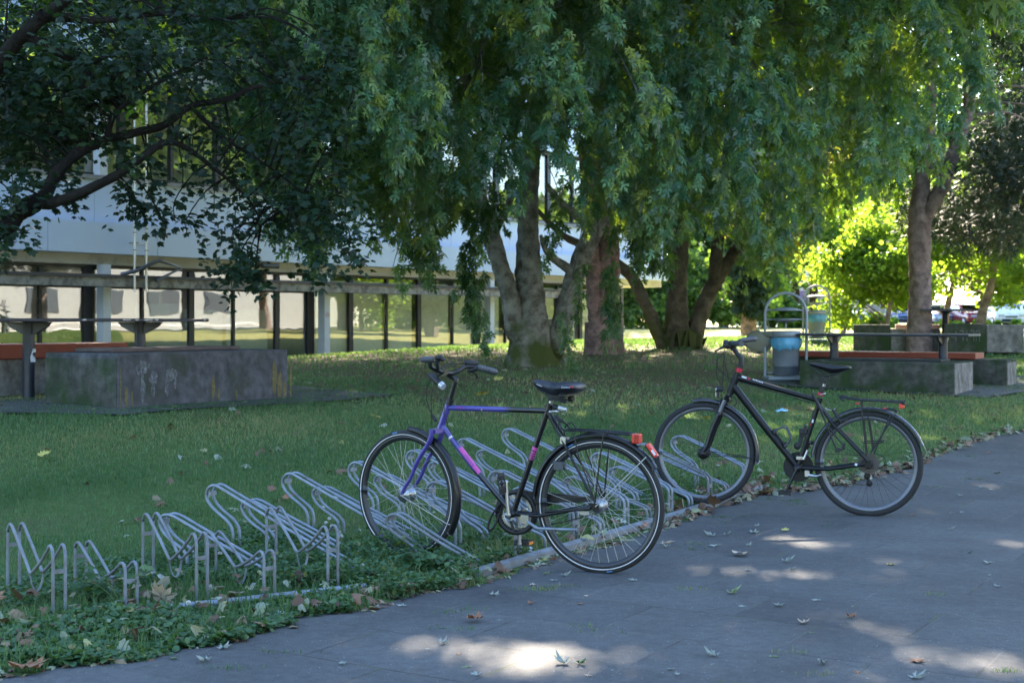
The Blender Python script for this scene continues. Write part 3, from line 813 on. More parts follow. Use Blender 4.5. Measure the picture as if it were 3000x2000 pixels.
# ---- far right group
def gp(px, py, Y): p = W(px, py, Y); return p
Xd = Vector((1, 0, 0)); Yd = Vector((0, 1, 0))
u2 = Vector((.97, -.24, 0)).normalized(); v2 = Vector((.24, .97, 0)).normalized()
b1 = gp(2500, 1012, 27.5)
F1 = block("concrete_bench", b1, u2, v2, .72, .9, .42, M_blockD, "low dark concrete block at the left end of the far seating group")
b1b = b1 + u2 * .725 + v2 * .02
F1b = block("concrete_bench", b1b, u2, v2, .95, .5, .34, M_blockG, "grey concrete bench with a faded orange board, left of the forked pine's trunk", board=(mat("faded_orange_board", (.55, .28, .20), .6), 0, .45, .1, .95, .08))
b2 = gp(2769, 1014, 26.5)
F2 = block("concrete_bench", b2, u2, v2, .76, .9, .44, M_blockD, "dark concrete block with faint white letters, right of the forked pine")
mb = MB()
for k, ch in enumerate("IZIZC"):
    x = .2 + k * .1; z = .2; seg = {'I': [((0, -.1), (0, .1))], 'Z': [((-.03, .1), (.03, .1)), ((.03, .1), (.03, 0)), ((.03, 0), (-.03, 0)), ((.03, 0), (.03, -.1))], 'C': [((.03, .1), (-.03, .1)), ((-.03, .1), (-.03, -.1)), ((.03, .1), (.03, -.1))]}[ch]
    for (p, q) in seg:
        mb.tube([b2 + u2 * (x + p[0]) + ZU * (z + p[1]) - v2 * .004, b2 + u2 * (x + q[0]) + ZU * (z + q[1]) - v2 * .004], .006, 4)
mb.build("faded_letters", mat("faded_paint", (.16, .17, .16), .9), F2)
b2b = b2 + u2 * .765 + v2 * .02
F2b = block("concrete_bench", b2b, u2, v2, .68, .9, .42, M_blockG, "pale grey concrete block at the right end of the far seating group")
tp = gp(2768, 905, 26.9)
tbl = thing("park_table", Vector((tp.x, tp.y, gz(tp.x, tp.y))), "small dark table on a single post in the far seating group", "table")
mb = MB(); mb.box(Vector((tp.x, tp.y, tp.z - .02)), .95, .75, .035, u2, v2); mb.build("tabletop", M_table, tbl)
mb = MB(); mb.tube([Vector((tp.x, tp.y, gz(tp.x, tp.y) - .1)), Vector((tp.x, tp.y, tp.z - .1)), Vector((tp.x, tp.y, tp.z - .04))], [.055, .055, .16], 14); mb.build("leg", M_table, tbl)

# ---- litter bins
M_galv = mat("galvanised_steel", (.24, .28, .32), .5, .3, var=.12, scale=9)
M_bag = mat("blue_bin_bag", (.09, .32, .50), .35, var=.15, scale=8, bump=.6, bscale=18)
M_hole = mat("bin_hole", (.06, .07, .085), .8)
def litter_bin(loc, label, s=1.0):
    root = thing("litter_bin", loc, label, "litter bin", "wire-hooped litter bins on the lawn"); o = Vector(loc); X = Xd
    mb = MB(); mb.box(o + ZU * .03 + X * .02, .62 * s, .45 * s, .045); mb.build("base_plate", M_galv, root, bevel=.005)
    # hoop frame
    R = .295 * s; hz = 1.24 * s - R
    pts = [o + X * -R + ZU * .05, o + X * -R + ZU * hz]
    for k in range(1, 13):
        a = math.pi - math.pi * k / 13; pts.append(o + X * (R * math.cos(a)) + ZU * (hz + R * math.sin(a)))
    pts += [o + X * R + ZU * hz, o + X * R + ZU * .05]
    mb = MB(); mb.tube(pts, .021 * s, 10)
    for zz in (.10, .66): mb.tube([o + X * -R + ZU * zz, o + X * -.19 + ZU * zz], .012, 6); mb.tube([o + X * R + ZU * zz, o + X * .19 + ZU * zz], .012, 6)
    mb.build("hoop_frame", M_galv, root)
    # basket
    r0, r1 = .165 * s, .195 * s; z0, z1 = .07, .70 * s
    mb = MB(); mb.lathe(o, ZU, [(.0, z0), (r0, z0), (r0 + .01, z0 + .09), (r1, z1 - .1), (r1 + .012, z1 - .1), (r1 + .012, z1), (r1 - .01, z1), (r1 - .02, z0 + .02), (0, z0 + .02)], 36)
    body = mb.build("basket", M_galv, root)
    hv = []; hf = []
    rows = 19; cols = 44
    mb = MB()
    for i in range(rows):
        z = z0 + .10 + i * .0235 * s; r = (r0 + .01) + (r1 - r0 - .01) * (z - z0 - .09) / (z1 - .1 - z0 - .09) + .0015
        for k in range(cols):
            a = 2 * math.pi * (k + .5 * (i % 2)) / cols; e = Vector((math.cos(a), math.sin(a), 0)); t = Vector((-math.sin(a), math.cos(a), 0))
            if e.y > .35: continue
            c = o + e * r + ZU * z
            mb.add([c + t * .0062 * math.cos(q) + ZU * .0045 * math.sin(q) for q in (0, 1.05, 2.1, 3.14, 4.19, 5.24)], [(0, 1, 2, 3, 4, 5)])
    mb.build("perforation", M_hole, body)
    # bag folded over the rim
    vs = []; n = 48; rr = random.Random(5); low = [.10 + .03 * math.sin(k * .5) + .02 * rr.random() + (.05 if 30 < k < 38 else 0) for k in range(n)]
    prof = []
    for j in range(6):
        for k in range(n):
            a = 2 * math.pi * k / n; f = j / 5
            z = z1 - .10 * s - f * low[k] * 1.15 * s
            r = r1 + .014 + .02 * math.sin(f * math.pi) * (1 + .3 * math.sin(k * 1.7)) + .006 * rr.random()
            vs.append(o + Vector((math.cos(a), math.sin(a), 0)) * r + ZU * z)
    fs = [(j * n + k, j * n + (k + 1) % n, (j + 1) * n + (k + 1) % n, (j + 1) * n + k) for j in range(5) for k in range(n)]
    mb = MB(); mb.add(vs, fs, 0, True); mb.build("bin_bag", M_bag, root)
    # ash dish and rain lid
    mb = MB(); mb.lathe(o + ZU * (.86 * s), ZU, [(0, -.045), (.10 * s, -.04), (.185 * s, -.005), (.19 * s, .012), (.17 * s, .012), (0, -.01)], 28)
    mb.tube([o + ZU * (.74 * s), o + ZU * (.83 * s)], .014, 8); mb.tube([o + X * -R + ZU * .86 * s, o + X * -.18 + ZU * .86 * s], .01, 6); mb.tube([o + X * R + ZU * .86 * s, o + X * .18 + ZU * .86 * s], .01, 6)
    mb.build("ash_dish", M_galv, root)
    mb = MB(); mb.lathe(o + ZU * (1.0 * s), ZU, [(0, .035), (.12 * s, .028), (.24 * s, -.008), (.24 * s, -.016), (0, .02)], 28)
    mb.tube([o + X * -R + ZU * .995 * s, o + X * R + ZU * .995 * s], .012, 6)
    mb.build("rain_lid", M_galv, root)
    return root
bn = W(2302, 1108, 19.5)
bin1 = litter_bin((bn.x, bn.y, bn.z - .02), "near galvanised litter bin with a blue bag and arched hoop, left of the mossy block")
bn2 = W(2392, 998, 30.2)
bin2 = litter_bin((bn2.x, bn2.y, bn2.z - .02), "farther galvanised litter bin with a blue bag, seen behind the near one")
# pale translucent bag blown out from the near bin
mb = MB(); mb.ball(Vector((bn.x - .38, bn.y + .05, bn.z + .52)), .17, 18, sc=(1.15, .6, .95)); mb.ball(Vector((bn.x - .23, bn.y, bn.z + .62)), .08, 14, sc=(1.6, .6, .6))
_r = random.Random(4)
for _v in mb.v:
    _v += Vector((_r.uniform(-1, 1), _r.uniform(-1, 1), _r.uniform(-1, 1))) * .014
pb = mb.build("plastic_bag", leafmat("thin_plastic", [(0, (.42, .43, .38)), (1, (.5, .5, .45))], [(.6, .6, .5), (.6, .6, .5)], .3, .75), None)
tag(pb, "pale yellowish plastic bag bulging out beside the near litter bin", "plastic bag")
# ================================================================== BICYCLE RACKS
M_rack = mat("rack_steel", (.20, .235, .275), .42, .35, var=.22, scale=14, col2=(.14, .135, .13), c2scale=9, c2lo=.55, c2hi=.72)
M_rackw = mat("rack_steel_worn", (.175, .20, .225), .6, .15, var=.2, scale=14, col2=(.14, .135, .13), c2scale=12, c2lo=.45, c2hi=.7)
TR = .0088
def arcpts(prof, base, ax, side, off, zb):
    """profile (l,z) list -> world points"""
    return [base + ax * l + side * off + ZU * (z) for l, z in prof]
HI = [(0, -.06), (0, .02), (0, .15), (.006, .180), (.025, .202), (.06, .219), (.25, .298), (.45, .376), (.50, .391), (.535, .391), (.565, .374), (.58, .345), (.576, .315), (.55, .283), (.50, .248), (.44, .214), (.405, .186), (.388, .150), (.385, .11), (.385, -.06)]
LO = [(0, -.06), (0, .01), (0, .055), (.006, .08), (.025, .098), (.06, .110), (.25, .168), (.45, .236), (.52, .258), (.56, .260), (.595, .248), (.612, .222), (.605, .195), (.575, .165), (.52, .135), (.46, .108), (.425, .082), (.41, .05), (.408, -.06)]
LO0 = [(-.01, .012), (.05, .04), (.15, .078), (.30, .140), (.45, .208), (.52, .244), (.56, .252), (.595, .242), (.612, .216), (.605, .189), (.575, .160), (.52, .130), (.46, .103), (.425, .077), (.41, .045), (.408, -.06)]
HI2 = [(-.62, -.05), (-.50, .005), (-.30, .085), (0, .195), (.25, .293), (.45, .370), (.50, .389), (.535, .391), (.565, .374), (.58, .345), (.576, .315), (.55, .283), (.50, .248), (.44, .214), (.405, .186), (.388, .150), (.385, .11), (.385, -.06)]
LO2 = [(-.40, -.07), (-.30, -.01), (-.10, .055), (.10, .125), (.25, .175), (.45, .246), (.52, .268), (.56, .270), (.595, .258), (.612, .232), (.605, .205), (.575, .170), (.52, .135), (.46, .108), (.425, .082), (.41, .05), (.408, -.06)]
SP = .026
def hoop_unit(root, base, ax, side, prof, m, bars):
    mb = MB()
    for sg in (-1, 1):
        mb.tube(smooth_path(arcpts(prof, base, ax, side, sg * SP, 0), 2), TR, 8)
    for (l, z) in bars:
        mb.box(base + ax * l + ZU * z, .018, SP * 2 - .004, .022, ax, side)
    return mb.build("wheel_holder", m, root)
# main rack
rk = thing("bicycle_rack", (RAIL0.x, RAIL0.y, 0), "grey steel rack of high and low wheel hoops on a rail, holding both bicycles", "bike rack")
AX = -PD
u_len = 3.86
mb = MB()
vs = []; n = 40
for i in range(n + 1):
    a = -.03 + (u_len + .03) * i / n; p = RAIL0 + RD * a; g = max(0, gz(p.x, p.y))
    for (w, z) in ((.022, g - .02), (.022, g + .034), (-.014, g + .046), (-.014, g - .02)):
        vs.append(Vector((p.x, p.y, z)) + PD * w)
fs = [(i * 4 + k, (i + 1) * 4 + k, (i + 1) * 4 + (k + 1) % 4, i * 4 + (k + 1) % 4) for i in range(n) for k in range(4)] + [(0, 1, 2, 3), (4 * n + 3, 4 * n + 2, 4 * n + 1, 4 * n)]
mb.add(vs, fs); mb.build("ground_rail", M_rackw, rk)
for k in range(0, 12):
    b = Vector((.03, 7.34, 0)) + RD * (.3236 * (k - 1)); b.z = gz(b.x, b.y)
    hi = k % 2 == 1
    hoop_unit(rk, b, AX, RD, HI if hi else (LO0 if k == 0 else LO), M_rack if k % 3 else M_rackw, [(0, .125), (.56, .345)] if hi else [(.595, .225)])
# second row, standing in the lawn behind
rk2 = thing("bicycle_rack", (-1.6, 7.5, 0), "second row of grey wheel hoops in the lawn behind the purple bicycle", "bike rack")
for i2 in range(-1, 11):
    i = i2 / 2
    top = Vector((-1.619 + .32 * i, 7.48 + .58 * i, 0)); b = top - AX * .53
    hi = i2 % 2 == 0
    zt = gz(top.x, top.y)
    b.z = zt
    hoop_unit(rk2, b, AX, RD, HI2 if hi else LO2, M_rack, [(.56, .345)] if hi else [(.595, .235)])
# left rack of M-shaped stands
rk3 = thing("bicycle_rack", (-1.4, 6.2, 0), "left rack of M-shaped bent tube stands, overgrown with clover at the paving edge", "bike rack")
A3 = Vector((-.605, .796, 0)).normalized(); S3 = Vector((.796, .605, 0)).normalized()
MH = [(0, -.05), (0, .25), (.003, .275), (.014, .298), (.033, .309), (.055, .300), (.075, .282), (.17, .215), (.265, .165), (.285, .155), (.31, .155), (.33, .168), (.42, .235), (.535, .312), (.565, .331), (.59, .337), (.612, .327), (.627, .303), (.63, .28), (.63, -.05)]
def lowm(p): return [(l, z if z < 0 else z * .70) for l, z in p]
for (x, y, hi) in ((-1.97, 5.94, 1), (-1.685, 6.04, 0), (-1.426, 6.28, 1), (-1.128, 6.345, 0), (-.853, 6.50, 1)):
    base = Vector((x, y, 0)); prof = MH if hi else lowm(MH); mb = MB(); f = 1 if hi else .7
    for sg in (-1, 1): mb.tube(smooth_path(arcpts(prof, base, A3, S3, sg * .027, 0), 2), .0075, 8)
    for (l, z) in ((0, .20 * f), (.63, .235 * f)): mb.box(base + A3 * l + ZU * z, .006, .048, .018, A3, S3)
    # strap loop hanging at the valley
    v = base + A3 * .298; zv = .152 * f
    strap = [v + S3 * -.031 + ZU * zv, v + S3 * -.024 + ZU * (zv - .045), v + S3 * -.012 + ZU * (zv - .075), v + ZU * (zv - .083), v + S3 * .012 + ZU * (zv - .075), v + S3 * .024 + ZU * (zv - .045), v + S3 * .031 + ZU * zv]
    mb.tube(smooth_path(strap, 2), .007, 6, flat=.5)
    mb.build("wheel_stand", M_rackw, rk3)
mb = MB(); a = Vector((-1.95, 5.86, 0)); b = Vector((-.70, 6.53, 0))
mb.tube([a + ZU * .012, a * .5 + b * .5 + ZU * .012, b + ZU * .020], .017, 8); mb.build("ground_rail", M_rack, rk3)

# ================================================================== BICYCLES
CAM = Vector((0, 0, H))
class Plane:
    def __init__(s, O, f):
        s.O = Vector(O); s.f = Vector(f).normalized(); s.n = Vector((0, 0, 1)).cross(s.f)      # n = left side of the bicycle (towards the camera)
    def P(s, px, py, w=0.0):
        d = Vector(((px - 1500) / F, 1, -(py - HY) / F)); o = s.O + s.n * w
        t = (o - CAM).dot(s.n) / d.dot(s.n)
        return CAM + d * t
B_black = mat("black_paint", (.005, .006, .008), .3, var=.2, spec=.4, coat=.12)
B_matte = mat("black_plastic", (.010, .011, .013), .55, var=.2)
B_rubber = mat("tyre_rubber", (.018, .019, .021), .8, var=.25, scale=30, bump=.2, bscale=200)
B_chrome = mat("polished_alloy", (.45, .46, .48), .28, .9, var=.08)
B_rim1 = mat("dark_rim", (.05, .052, .058), .35, .6)
B_rim2 = mat("grey_rim", (.16, .17, .19), .4, .6)
B_spoke = mat("spoke_steel", (.42, .42, .40), .4, .4)
B_spokeb = mat("black_spoke", (.03, .03, .032), .4, .3)
B_refl = mat("reflective_stripe", (.62, .60, .60), .4, var=.05)
B_blue = mat("blue_label", (.08, .22, .45), .5)
B_purple = mat("purple_paint", (.055, .042, .25), .3, var=.15, spec=.6, coat=.5)
B_pink = mat("pink_decal", (.50, .07, .32), .4, var=.1)
B_white = mat("white_decal", (.6, .62, .68), .5)
B_red = mat("red_lens", (.65, .045, .03), .2, var=.1, coat=.6)
B_redal = mat("red_alloy", (.45, .02, .05), .35, .4)
B_orange = mat("amber_reflector", (.85, .28, .02), .3, coat=.5)
B_clear = mat("clear_lens", (.5, .52, .55), .15, .3, coat=.5)
B_grey = mat("grey_plastic", (.05, .058, .068), .45, var=.15)
def gradient_mat(name, c1, c2, x0, x1):
    """paint fading from one colour to the other along the bicycle (object X)"""
    m = bpy.data.materials.new(name); m.use_nodes = True; nt = m.node_tree; N = nt.nodes; L = nt.links; b = N["Principled BSDF"]
    tc = N.new("ShaderNodeTexCoord"); sx = N.new("ShaderNodeSeparateXYZ"); L.new(tc.outputs["Object"], sx.inputs[0])
    mr = N.new("ShaderNodeMapRange"); mr.inputs["From Min"].default_value = x0; mr.inputs["From Max"].default_value = x1; L.new(sx.outputs["X"], mr.inputs["Value"])
    mx = N.new("ShaderNodeMix"); mx.data_type = 'RGBA'; L.new(mr.outputs["Result"], mx.inputs["Factor"]); mx.inputs["A"].default_value = (*c1, 1); mx.inputs["B"].default_value = (*c2, 1)
    L.new(mx.outputs["Result"], b.inputs["Base Color"]); b.inputs["Roughness"].default_value = .3; b.inputs["Coat Weight"].default_value = .5
    return m
def rotp(f, a): return (Matrix.Rotation(a, 3, 'Z') @ f)

def make_wheel(root, hub, f, R, rimm, spokem, stripe, hubr, hubw, hubm, seed=0, tyre_r=.0185, label_a=None):
    """wheel > tyre, rim, hub, spoke set"""
    n = ZU.cross(f); mb = MB()
    tr = tyre_r; Rt = R - tr; rr = R - 2 * tr
    # rim (the wheel's own mesh)
    prof = [(-.002, -.011), (.004, -.012), (.006, -.0105), (-.001, 0), (.006, .0105), (.004, .012), (-.002, .011), (-.017, .007), (-.019, 0), (-.017, -.007)]
    m = 72; vs = []
    mb.arc_strip(hub, f, ZU, rr, 0, 2 * math.pi, prof, n, 0, m)
    wheel = mb.build("wheel", rimm, root)
    mb = MB(); k = 12
    prof = [(tr * math.cos(2 * math.pi * j / k), tr * .98 * math.sin(2 * math.pi * j / k)) for j in range(k)]
    mb.arc_strip(hub, f, ZU, Rt, 0, 2 * math.pi, prof, n, 0, m)
    if stripe:
        for sg in (-1, 1):
            q0 = (-.0075, sg * .0172); q1 = (-.0030, sg * .0188)
            mb.arc_strip(hub, f, ZU, Rt, 0, 2 * math.pi, [q0, q1, (q1[0], q1[1] - sg * .002), (q0[0], q0[1] - sg * .002)], n, 1, m)
    if label_a:
        for a in label_a:
            for sg in (1,):
                mb.arc_strip(hub, f, ZU, Rt, a - .05, a + .05, [(.004, .0180), (.011, .0152), (.011, .0142), (.004, .0170)], n, 2, 8)
                # small pale lettering either side of the blue label
                for q in list(range(-9, -2)) + list(range(3, 10)):
                    mb.arc_strip(hub, f, ZU, Rt, a + q * .022, a + q * .022 + .009, [(.005, .0180), (.009, .0164), (.009, .0156), (.005, .0172)], n, 3, 2)
    mb.build("tyre", [B_rubber, B_refl, B_blue, B_grey], wheel)
    mb = MB(); ns = 36; fl = hubw / 2
    for i in range(ns):
        side = 1 if i % 2 else -1; tang = 1 if (i // 2) % 2 else -1
        a = 2 * math.pi * i / ns; ah = a + tang * 1.15
        e = f * math.cos(a) + ZU * math.sin(a); eh = f * math.cos(ah) + ZU * math.sin(ah)
        mb.tube([hub + eh * hubr + n * side * fl, hub + e * (rr - .015) + n * side * .002], .00105, 4, cap=False)
    mb.build("spoke_set", spokem, wheel)
    mb = MB(); mb.lathe(hub, n, [(0, -fl - .02), (.010, -fl - .02), (.010, -fl - .004), (hubr + .004, -fl - .003), (hubr + .004, -fl + .003), (hubr * .62, -fl + .008), (hubr * .55, 0), (hubr * .62, fl - .008), (hubr + .004, fl - .003), (hubr + .004, fl + .003), (.010, fl + .004), (.010, fl + .02), (0, fl + .02)], 20)
    mb.build("hub", hubm, wheel)
    return wheel
def fender(root, hub, f, R, a0, a1, m, w=.025, name="mudguard"):
    n = ZU.cross(f); mb = MB()
    prof = [(-.010, -w), (.004, -w * .8), (.010, -w * .35), (.0115, 0), (.010, w * .35), (.004, w * .8), (-.010, w), (-.0115, w * .9), (.002, w * .7), (.008, 0), (.002, -w * .7), (-.0115, -w * .9)]
    mb.arc_strip(hub, f, ZU, R, a0, a1, prof, n, 0, 48)
    return mb.build(name, m, root)

# ---------------------------------------------------------- purple bicycle
Rw = .348
h1r = Vector((.447, 6.97, Rw)); h1f_xy = Vector((-.572, 7.43, 0))
f1 = (h1f_xy - Vector((h1r.x, h1r.y, 0))).normalized(); p1 = Plane(h1r, f1); n1 = p1.n
h1f = Vector((h1f_xy.x, h1f_xy.y, Rw))
fs1 = rotp(f1, math.radians(-12)); ps1 = Plane(h1f, fs1); ns1 = ps1.n
rz1 = math.atan2(f1.y, f1.x)
bk1 = thing("bicycle", (h1r.x, h1r.y, 0), "purple and black city bicycle with pink decals and a thick padded saddle", "bicycle", rz=rz1)
make_wheel(bk1, h1r, f1, Rw, B_rim1, B_spoke, True, .030, .062, B_chrome, label_a=[-1.75, 1.1])
make_wheel(bk1, h1f, fs1, Rw, B_rim1, B_spoke, True, .038, .056, B_chrome, label_a=[1.35, -1.3])
P = p1.P; S = ps1.P
BB = P(1503, 1503)
M_grad = gradient_mat("purple_to_black_paint", (.005, .006, .008), (.06, .05, .27), .49, .55)
M_grad2 = gradient_mat("blue_black_paint", (.005, .007, .014), (.05, .055, .28), .66, .78)
mb = MB()
ht0 = P(1315, 1181); ht1 = P(1287, 1261)
mb.tube([ht0, ht1], .0185, 14, mi=1); mb.tube([ht0, ht0 + (ht1 - ht0) * .06], .0205, 14, mi=1); mb.tube([ht1 - (ht1 - ht0) * .06, ht1], .0205, 14, mi=1)
st0 = P(1612, 1180)
mb.tube([st0, BB], .0148, 12, mi=0)
mb.tube([P(1313, 1194), P(1603, 1203)], .0142, 12, mi=2)                     # top tube
mb.tube([P(1293, 1245), P(1390, 1372), ], .0152, 12, mi=1)                  # down tube, upper part
mb.tube([P(1390, 1372), BB], .0151, 12, mi=3)
mb.lathe(BB - n1 * .036, n1, [(0, 0), (.021, 0), (.021, .072), (0, .072)], 16, mi=0)
for sg in (-1, 1):
    mb.tube([BB + n1 * sg * .018 - f1 * .02, BB + n1 * sg * .04 - f1 * .16, h1r + n1 * sg * .058 + f1 * .02], [.0105, .0095, .008], 8, mi=0)
    mb.tube([P(1605, 1205) + n1 * sg * .014, h1r + n1 * sg * .058 + ZU * .02], [.008, .0075], 8, mi=0)
    mb.box(h1r + n1 * sg * .058 + f1 * .008, .05, .005, .035, f1, n1, mi=0)
mb.tube([P(1600, 1222) - n1 * .02, P(1600, 1222) + n1 * .02], .007, 6, mi=0)
fr1 = mb.build("frame", [B_black, B_purple, M_grad, M_grad2], bk1)
# decals on the frame
def ring_on(mb, a, b, t0, t1, r, mi=0): mb.tube([a + (b - a) * t0, a + (b - a) * t1], r, 12, mi=mi)
mb = MB(); a = P(1293, 1245); b = P(1390, 1372)
ring_on(mb, P(1348, 1313), P(1404, 1387), 0, 1, .0156)
s0, s1 = st0, BB
for (u0, u1) in ((.395, .425), (.435, .447), (.455, .465), (.473, .481), (.489, .495), (.503, .507)): ring_on(mb, s0, s1, u0, u1, .0152)
build_split(mb, "pink_decal", B_pink, fr1, .03)
mb = MB(); ring_on(mb, a, b, .27, .31, .0157); mb.build("white_band", B_white, fr1)
def text_mesh(txt, o, ex, ez, size, m, parent, name="lettering", thick=.0006, bold=False):
    cu = bpy.data.curves.new(name, 'FONT'); cu.body = txt; cu.size = size; cu.extrude = thick; cu.align_x = 'CENTER'; cu.align_y = 'CENTER'
    if bold: cu.offset = size * .02
    ob = bpy.data.objects.new(name, cu); COL.objects.link(ob)
    dg = bpy.context.evaluated_depsgraph_get(); me = bpy.data.meshes.new_from_object(ob.evaluated_get(dg))
    bpy.data.objects.remove(ob)
    ex = ex.normalized(); ey = (ez - ex * ez.dot(ex)).normalized(); en = ex.cross(ey)
    mb = MB(); mb.add([o + ex * v.co.x + ey * v.co.y + en * v.co.z for v in me.vertices], [tuple(p.vertices) for p in me.polygons])
    return mb.build(name, m, parent)
dt = (P(1404, 1387) - P(1348, 1313)).normalized()
mb = MB()                                        # violet letter-like strokes on the pink panel
for k in range(5):
    q = P(1360, 1329, .0157) + dt * (.012 + k * .016)
    mb.box(q, .006, .001, .014, dt, n1, dt.cross(n1))
mb.build("letter_strokes", mat("violet_letters", (.16, .09, .42), .4), fr1)
mb = MB(); tt_ = (P(1603, 1203) - P(1313, 1194)).normalized()
for k in range(9): mb.box(P(1336, 1193.5, .0143) + tt_ * (.006 * k), .004, .001, .006, tt_, n1)
mb.build("script_lettering", mat("magenta_letters", (.35, .04, .25), .4), fr1)
mb = MB(); mb.box(P(1411, 1200, .0143), .007, .001, .009, tt_, n1); mb.build("gold_emblem", mat("gold_decal", (.45, .30, .08), .4), fr1)
# fork
mb = MB()
cr = S(1279, 1262)
mb.box(cr, .045, .075, .024, fs1, ns1, mi=0)
for sg in (-1, 1):
    w = sg * .042
    hb = h1f + ns1 * w
    top = cr + ns1 * w
    pth_ = [top + ZU * .012, top - ZU * .05 - (fs1 * -.012), top + (hb - top) * .45, top + (hb - top) * .72 - fs1 * .006, top + (hb - top) * .9 + fs1 * .004, hb]
    mb.tube(smooth_path(pth_, 4), [.0145] * 5 + [.0125] * 5 + [.0105] * 5 + [.009] * 5 + [.0085], 10)
mb.build("fork", B_purple, bk1)
fender(bk1, h1f, fs1, Rw + .012, math.radians(93), math.radians(212), B_black)
fender(bk1, h1r, f1, Rw + .014, math.radians(2), math.radians(147), B_black, .027)
mb = MB()                                          # front mudguard stay (pale wire), rear stay, brake caliper
for sg in (-1, 1):
    e = fs1 * math.cos(math.radians(203)) + ZU * math.sin(math.radians(203))
    mb.tube([h1f + ns1 * sg * .055, h1f + e * (Rw - .02) + ns1 * sg * .035, h1f + e * (Rw + .02) + ns1 * sg * .01], .0025, 5)
    e = f1 * math.cos(math.radians(135)) + ZU * math.sin(math.radians(135))
    mb.tube([h1r + n1 * sg * .062, h1r + e * (Rw * .5) + n1 * sg * .05, h1r + e * (Rw + .02) + n1 * sg * .028], .003, 5)
build_split(mb, "mudguard_stay", B_spoke, bk1)
# steering: quill, stem, bars
mb = MB()
mb.tube([P(1314, 1184), P(1319, 1168)], [.0225, .019], 14)
mb.tube([P(1318, 1172), P(1333, 1120)], .0125, 12); mb.tube([P(1333, 1122), P(1336, 1112), P(1326, 1105), P(1303, 1090)], [.0135, .0155, .014, .0135], 12)
mb.tube([S(1303, 1090, .024), S(1303, 1090, -.024)], .0185, 12); mb.build("stem", B_black, bk1)
c0 = S(1303, 1090)
barL = [c0, S(1290, 1088, .05), c0 + ns1 * .11 + ZU * .035 + fs1 * .01, S(1262, 1052, .20), S(1232, 1054, .27)]
gR = Vector((1455, 1091)); 
barR = [c0, S(1322, 1094, -.05), S(1342, 1087, -.09), S(1362, 1075, -.14), S(1396, 1075, -.20), S(1454, 1090, -.30)]
mb = MB(); mb.tube(smooth_path(barL, 4), .0112, 10); mb.tube(smooth_path(barR, 4), .0112, 10); bar = mb.build("handlebar", B_black, bk1)
mb = MB(); mb.tube([S(1272, 1052.5, .195), S(1266, 1053, .20), S(1238, 1053, .262), S(1231, 1053, .276)], [.015, .0165, .0165, .012], 12); mb.build("grip", B_grey, bar)
mb = MB(); mb.tube([S(1400, 1076, -.205), S(1405, 1077, -.21), S(1450, 1089, -.295), S(1456, 1091, -.305)], [.016, .0175, .0175, .013], 12)
for k in range(6):
    q = S(1408 + 8 * k, 1078 + 2.1 * k, -.213 - .0155 * k); mb.ball(q, .0185, 8)
mb.build("grip", B_grey, bar)
mb = MB()                                           # shifter/brake pods, levers, bell
mb.tube([S(1361, 1060, -.15), S(1372, 1064, -.17), S(1392, 1064, -.2), S(1402, 1062, -.22)], [.010, .019, .016, .005], 8)
mb.tube([S(1372, 1084, -.17), S(1396, 1078, -.2)], .017, 8)
mb.tube(smooth_path([S(1368, 1086, -.17), S(1386, 1090, -.19), S(1396, 1097, -.22), S(1398, 1106, -.24)], 3), .006, 6)
mb.tube([S(1276, 1048, .18), S(1290, 1047, .17), S(1301, 1054, .15)], [.012, .017, .010], 8); mb.tube([S(1280, 1060, .17), S(1283, 1082, .08)], .010, 8)
mb.tube(smooth_path([S(1283, 1062, .17), S(1290, 1054, .17), S(1300, 1053, .2)], 3), .006, 6)
build_split(mb, "brake_lever", B_matte, bar, .012)
mb = MB(); mb.tube([S(1259, 1095, .06), S(1262, 1098, .06), S(1292, 1127, .06)], [.012, .018, .019], 12); mb.tube([S(1274, 1105, .05), S(1296, 1092, .03)], .008, 6); fl_ = mb.build("front_light", B_matte, bk1)
mb = MB(); mb.tube([S(1291, 1126, .06), S(1299, 1133, .062)], [.0205, .0185], 12); mb.build("lens", B_clear, fl_)
mb = MB()
for pts in ([(1262, 1112, .05), (1249, 1140, .05), (1253, 1180, .04), (1266, 1214, .03), (1285, 1240, 0)], [(1271, 1122, .03), (1264, 1160, .04), (1264, 1210, .03), (1266, 1262, .02)], [(1289, 1130, .02), (1290, 1165, .03), (1296, 1200, .02), (1312, 1240, .02)],
            [(1294, 1079, .02), (1320, 1063, -.08), (1356, 1056, -.14)], [(1296, 1083, .02), (1322, 1068, -.1), (1366, 1064, -.15)], [(1300, 1180, .02), (1306, 1225, .02), (1318, 1262, .016), (1345, 1305, .018)]):
    mb.tube(smooth_path([S(*q) for q in pts], 6), .0022, 5)
mb.tube([S(1267, 1218, .03), S(1277, 1232, .03)], .009, 6)
mb.build("brake_cable", B_matte, bk1)
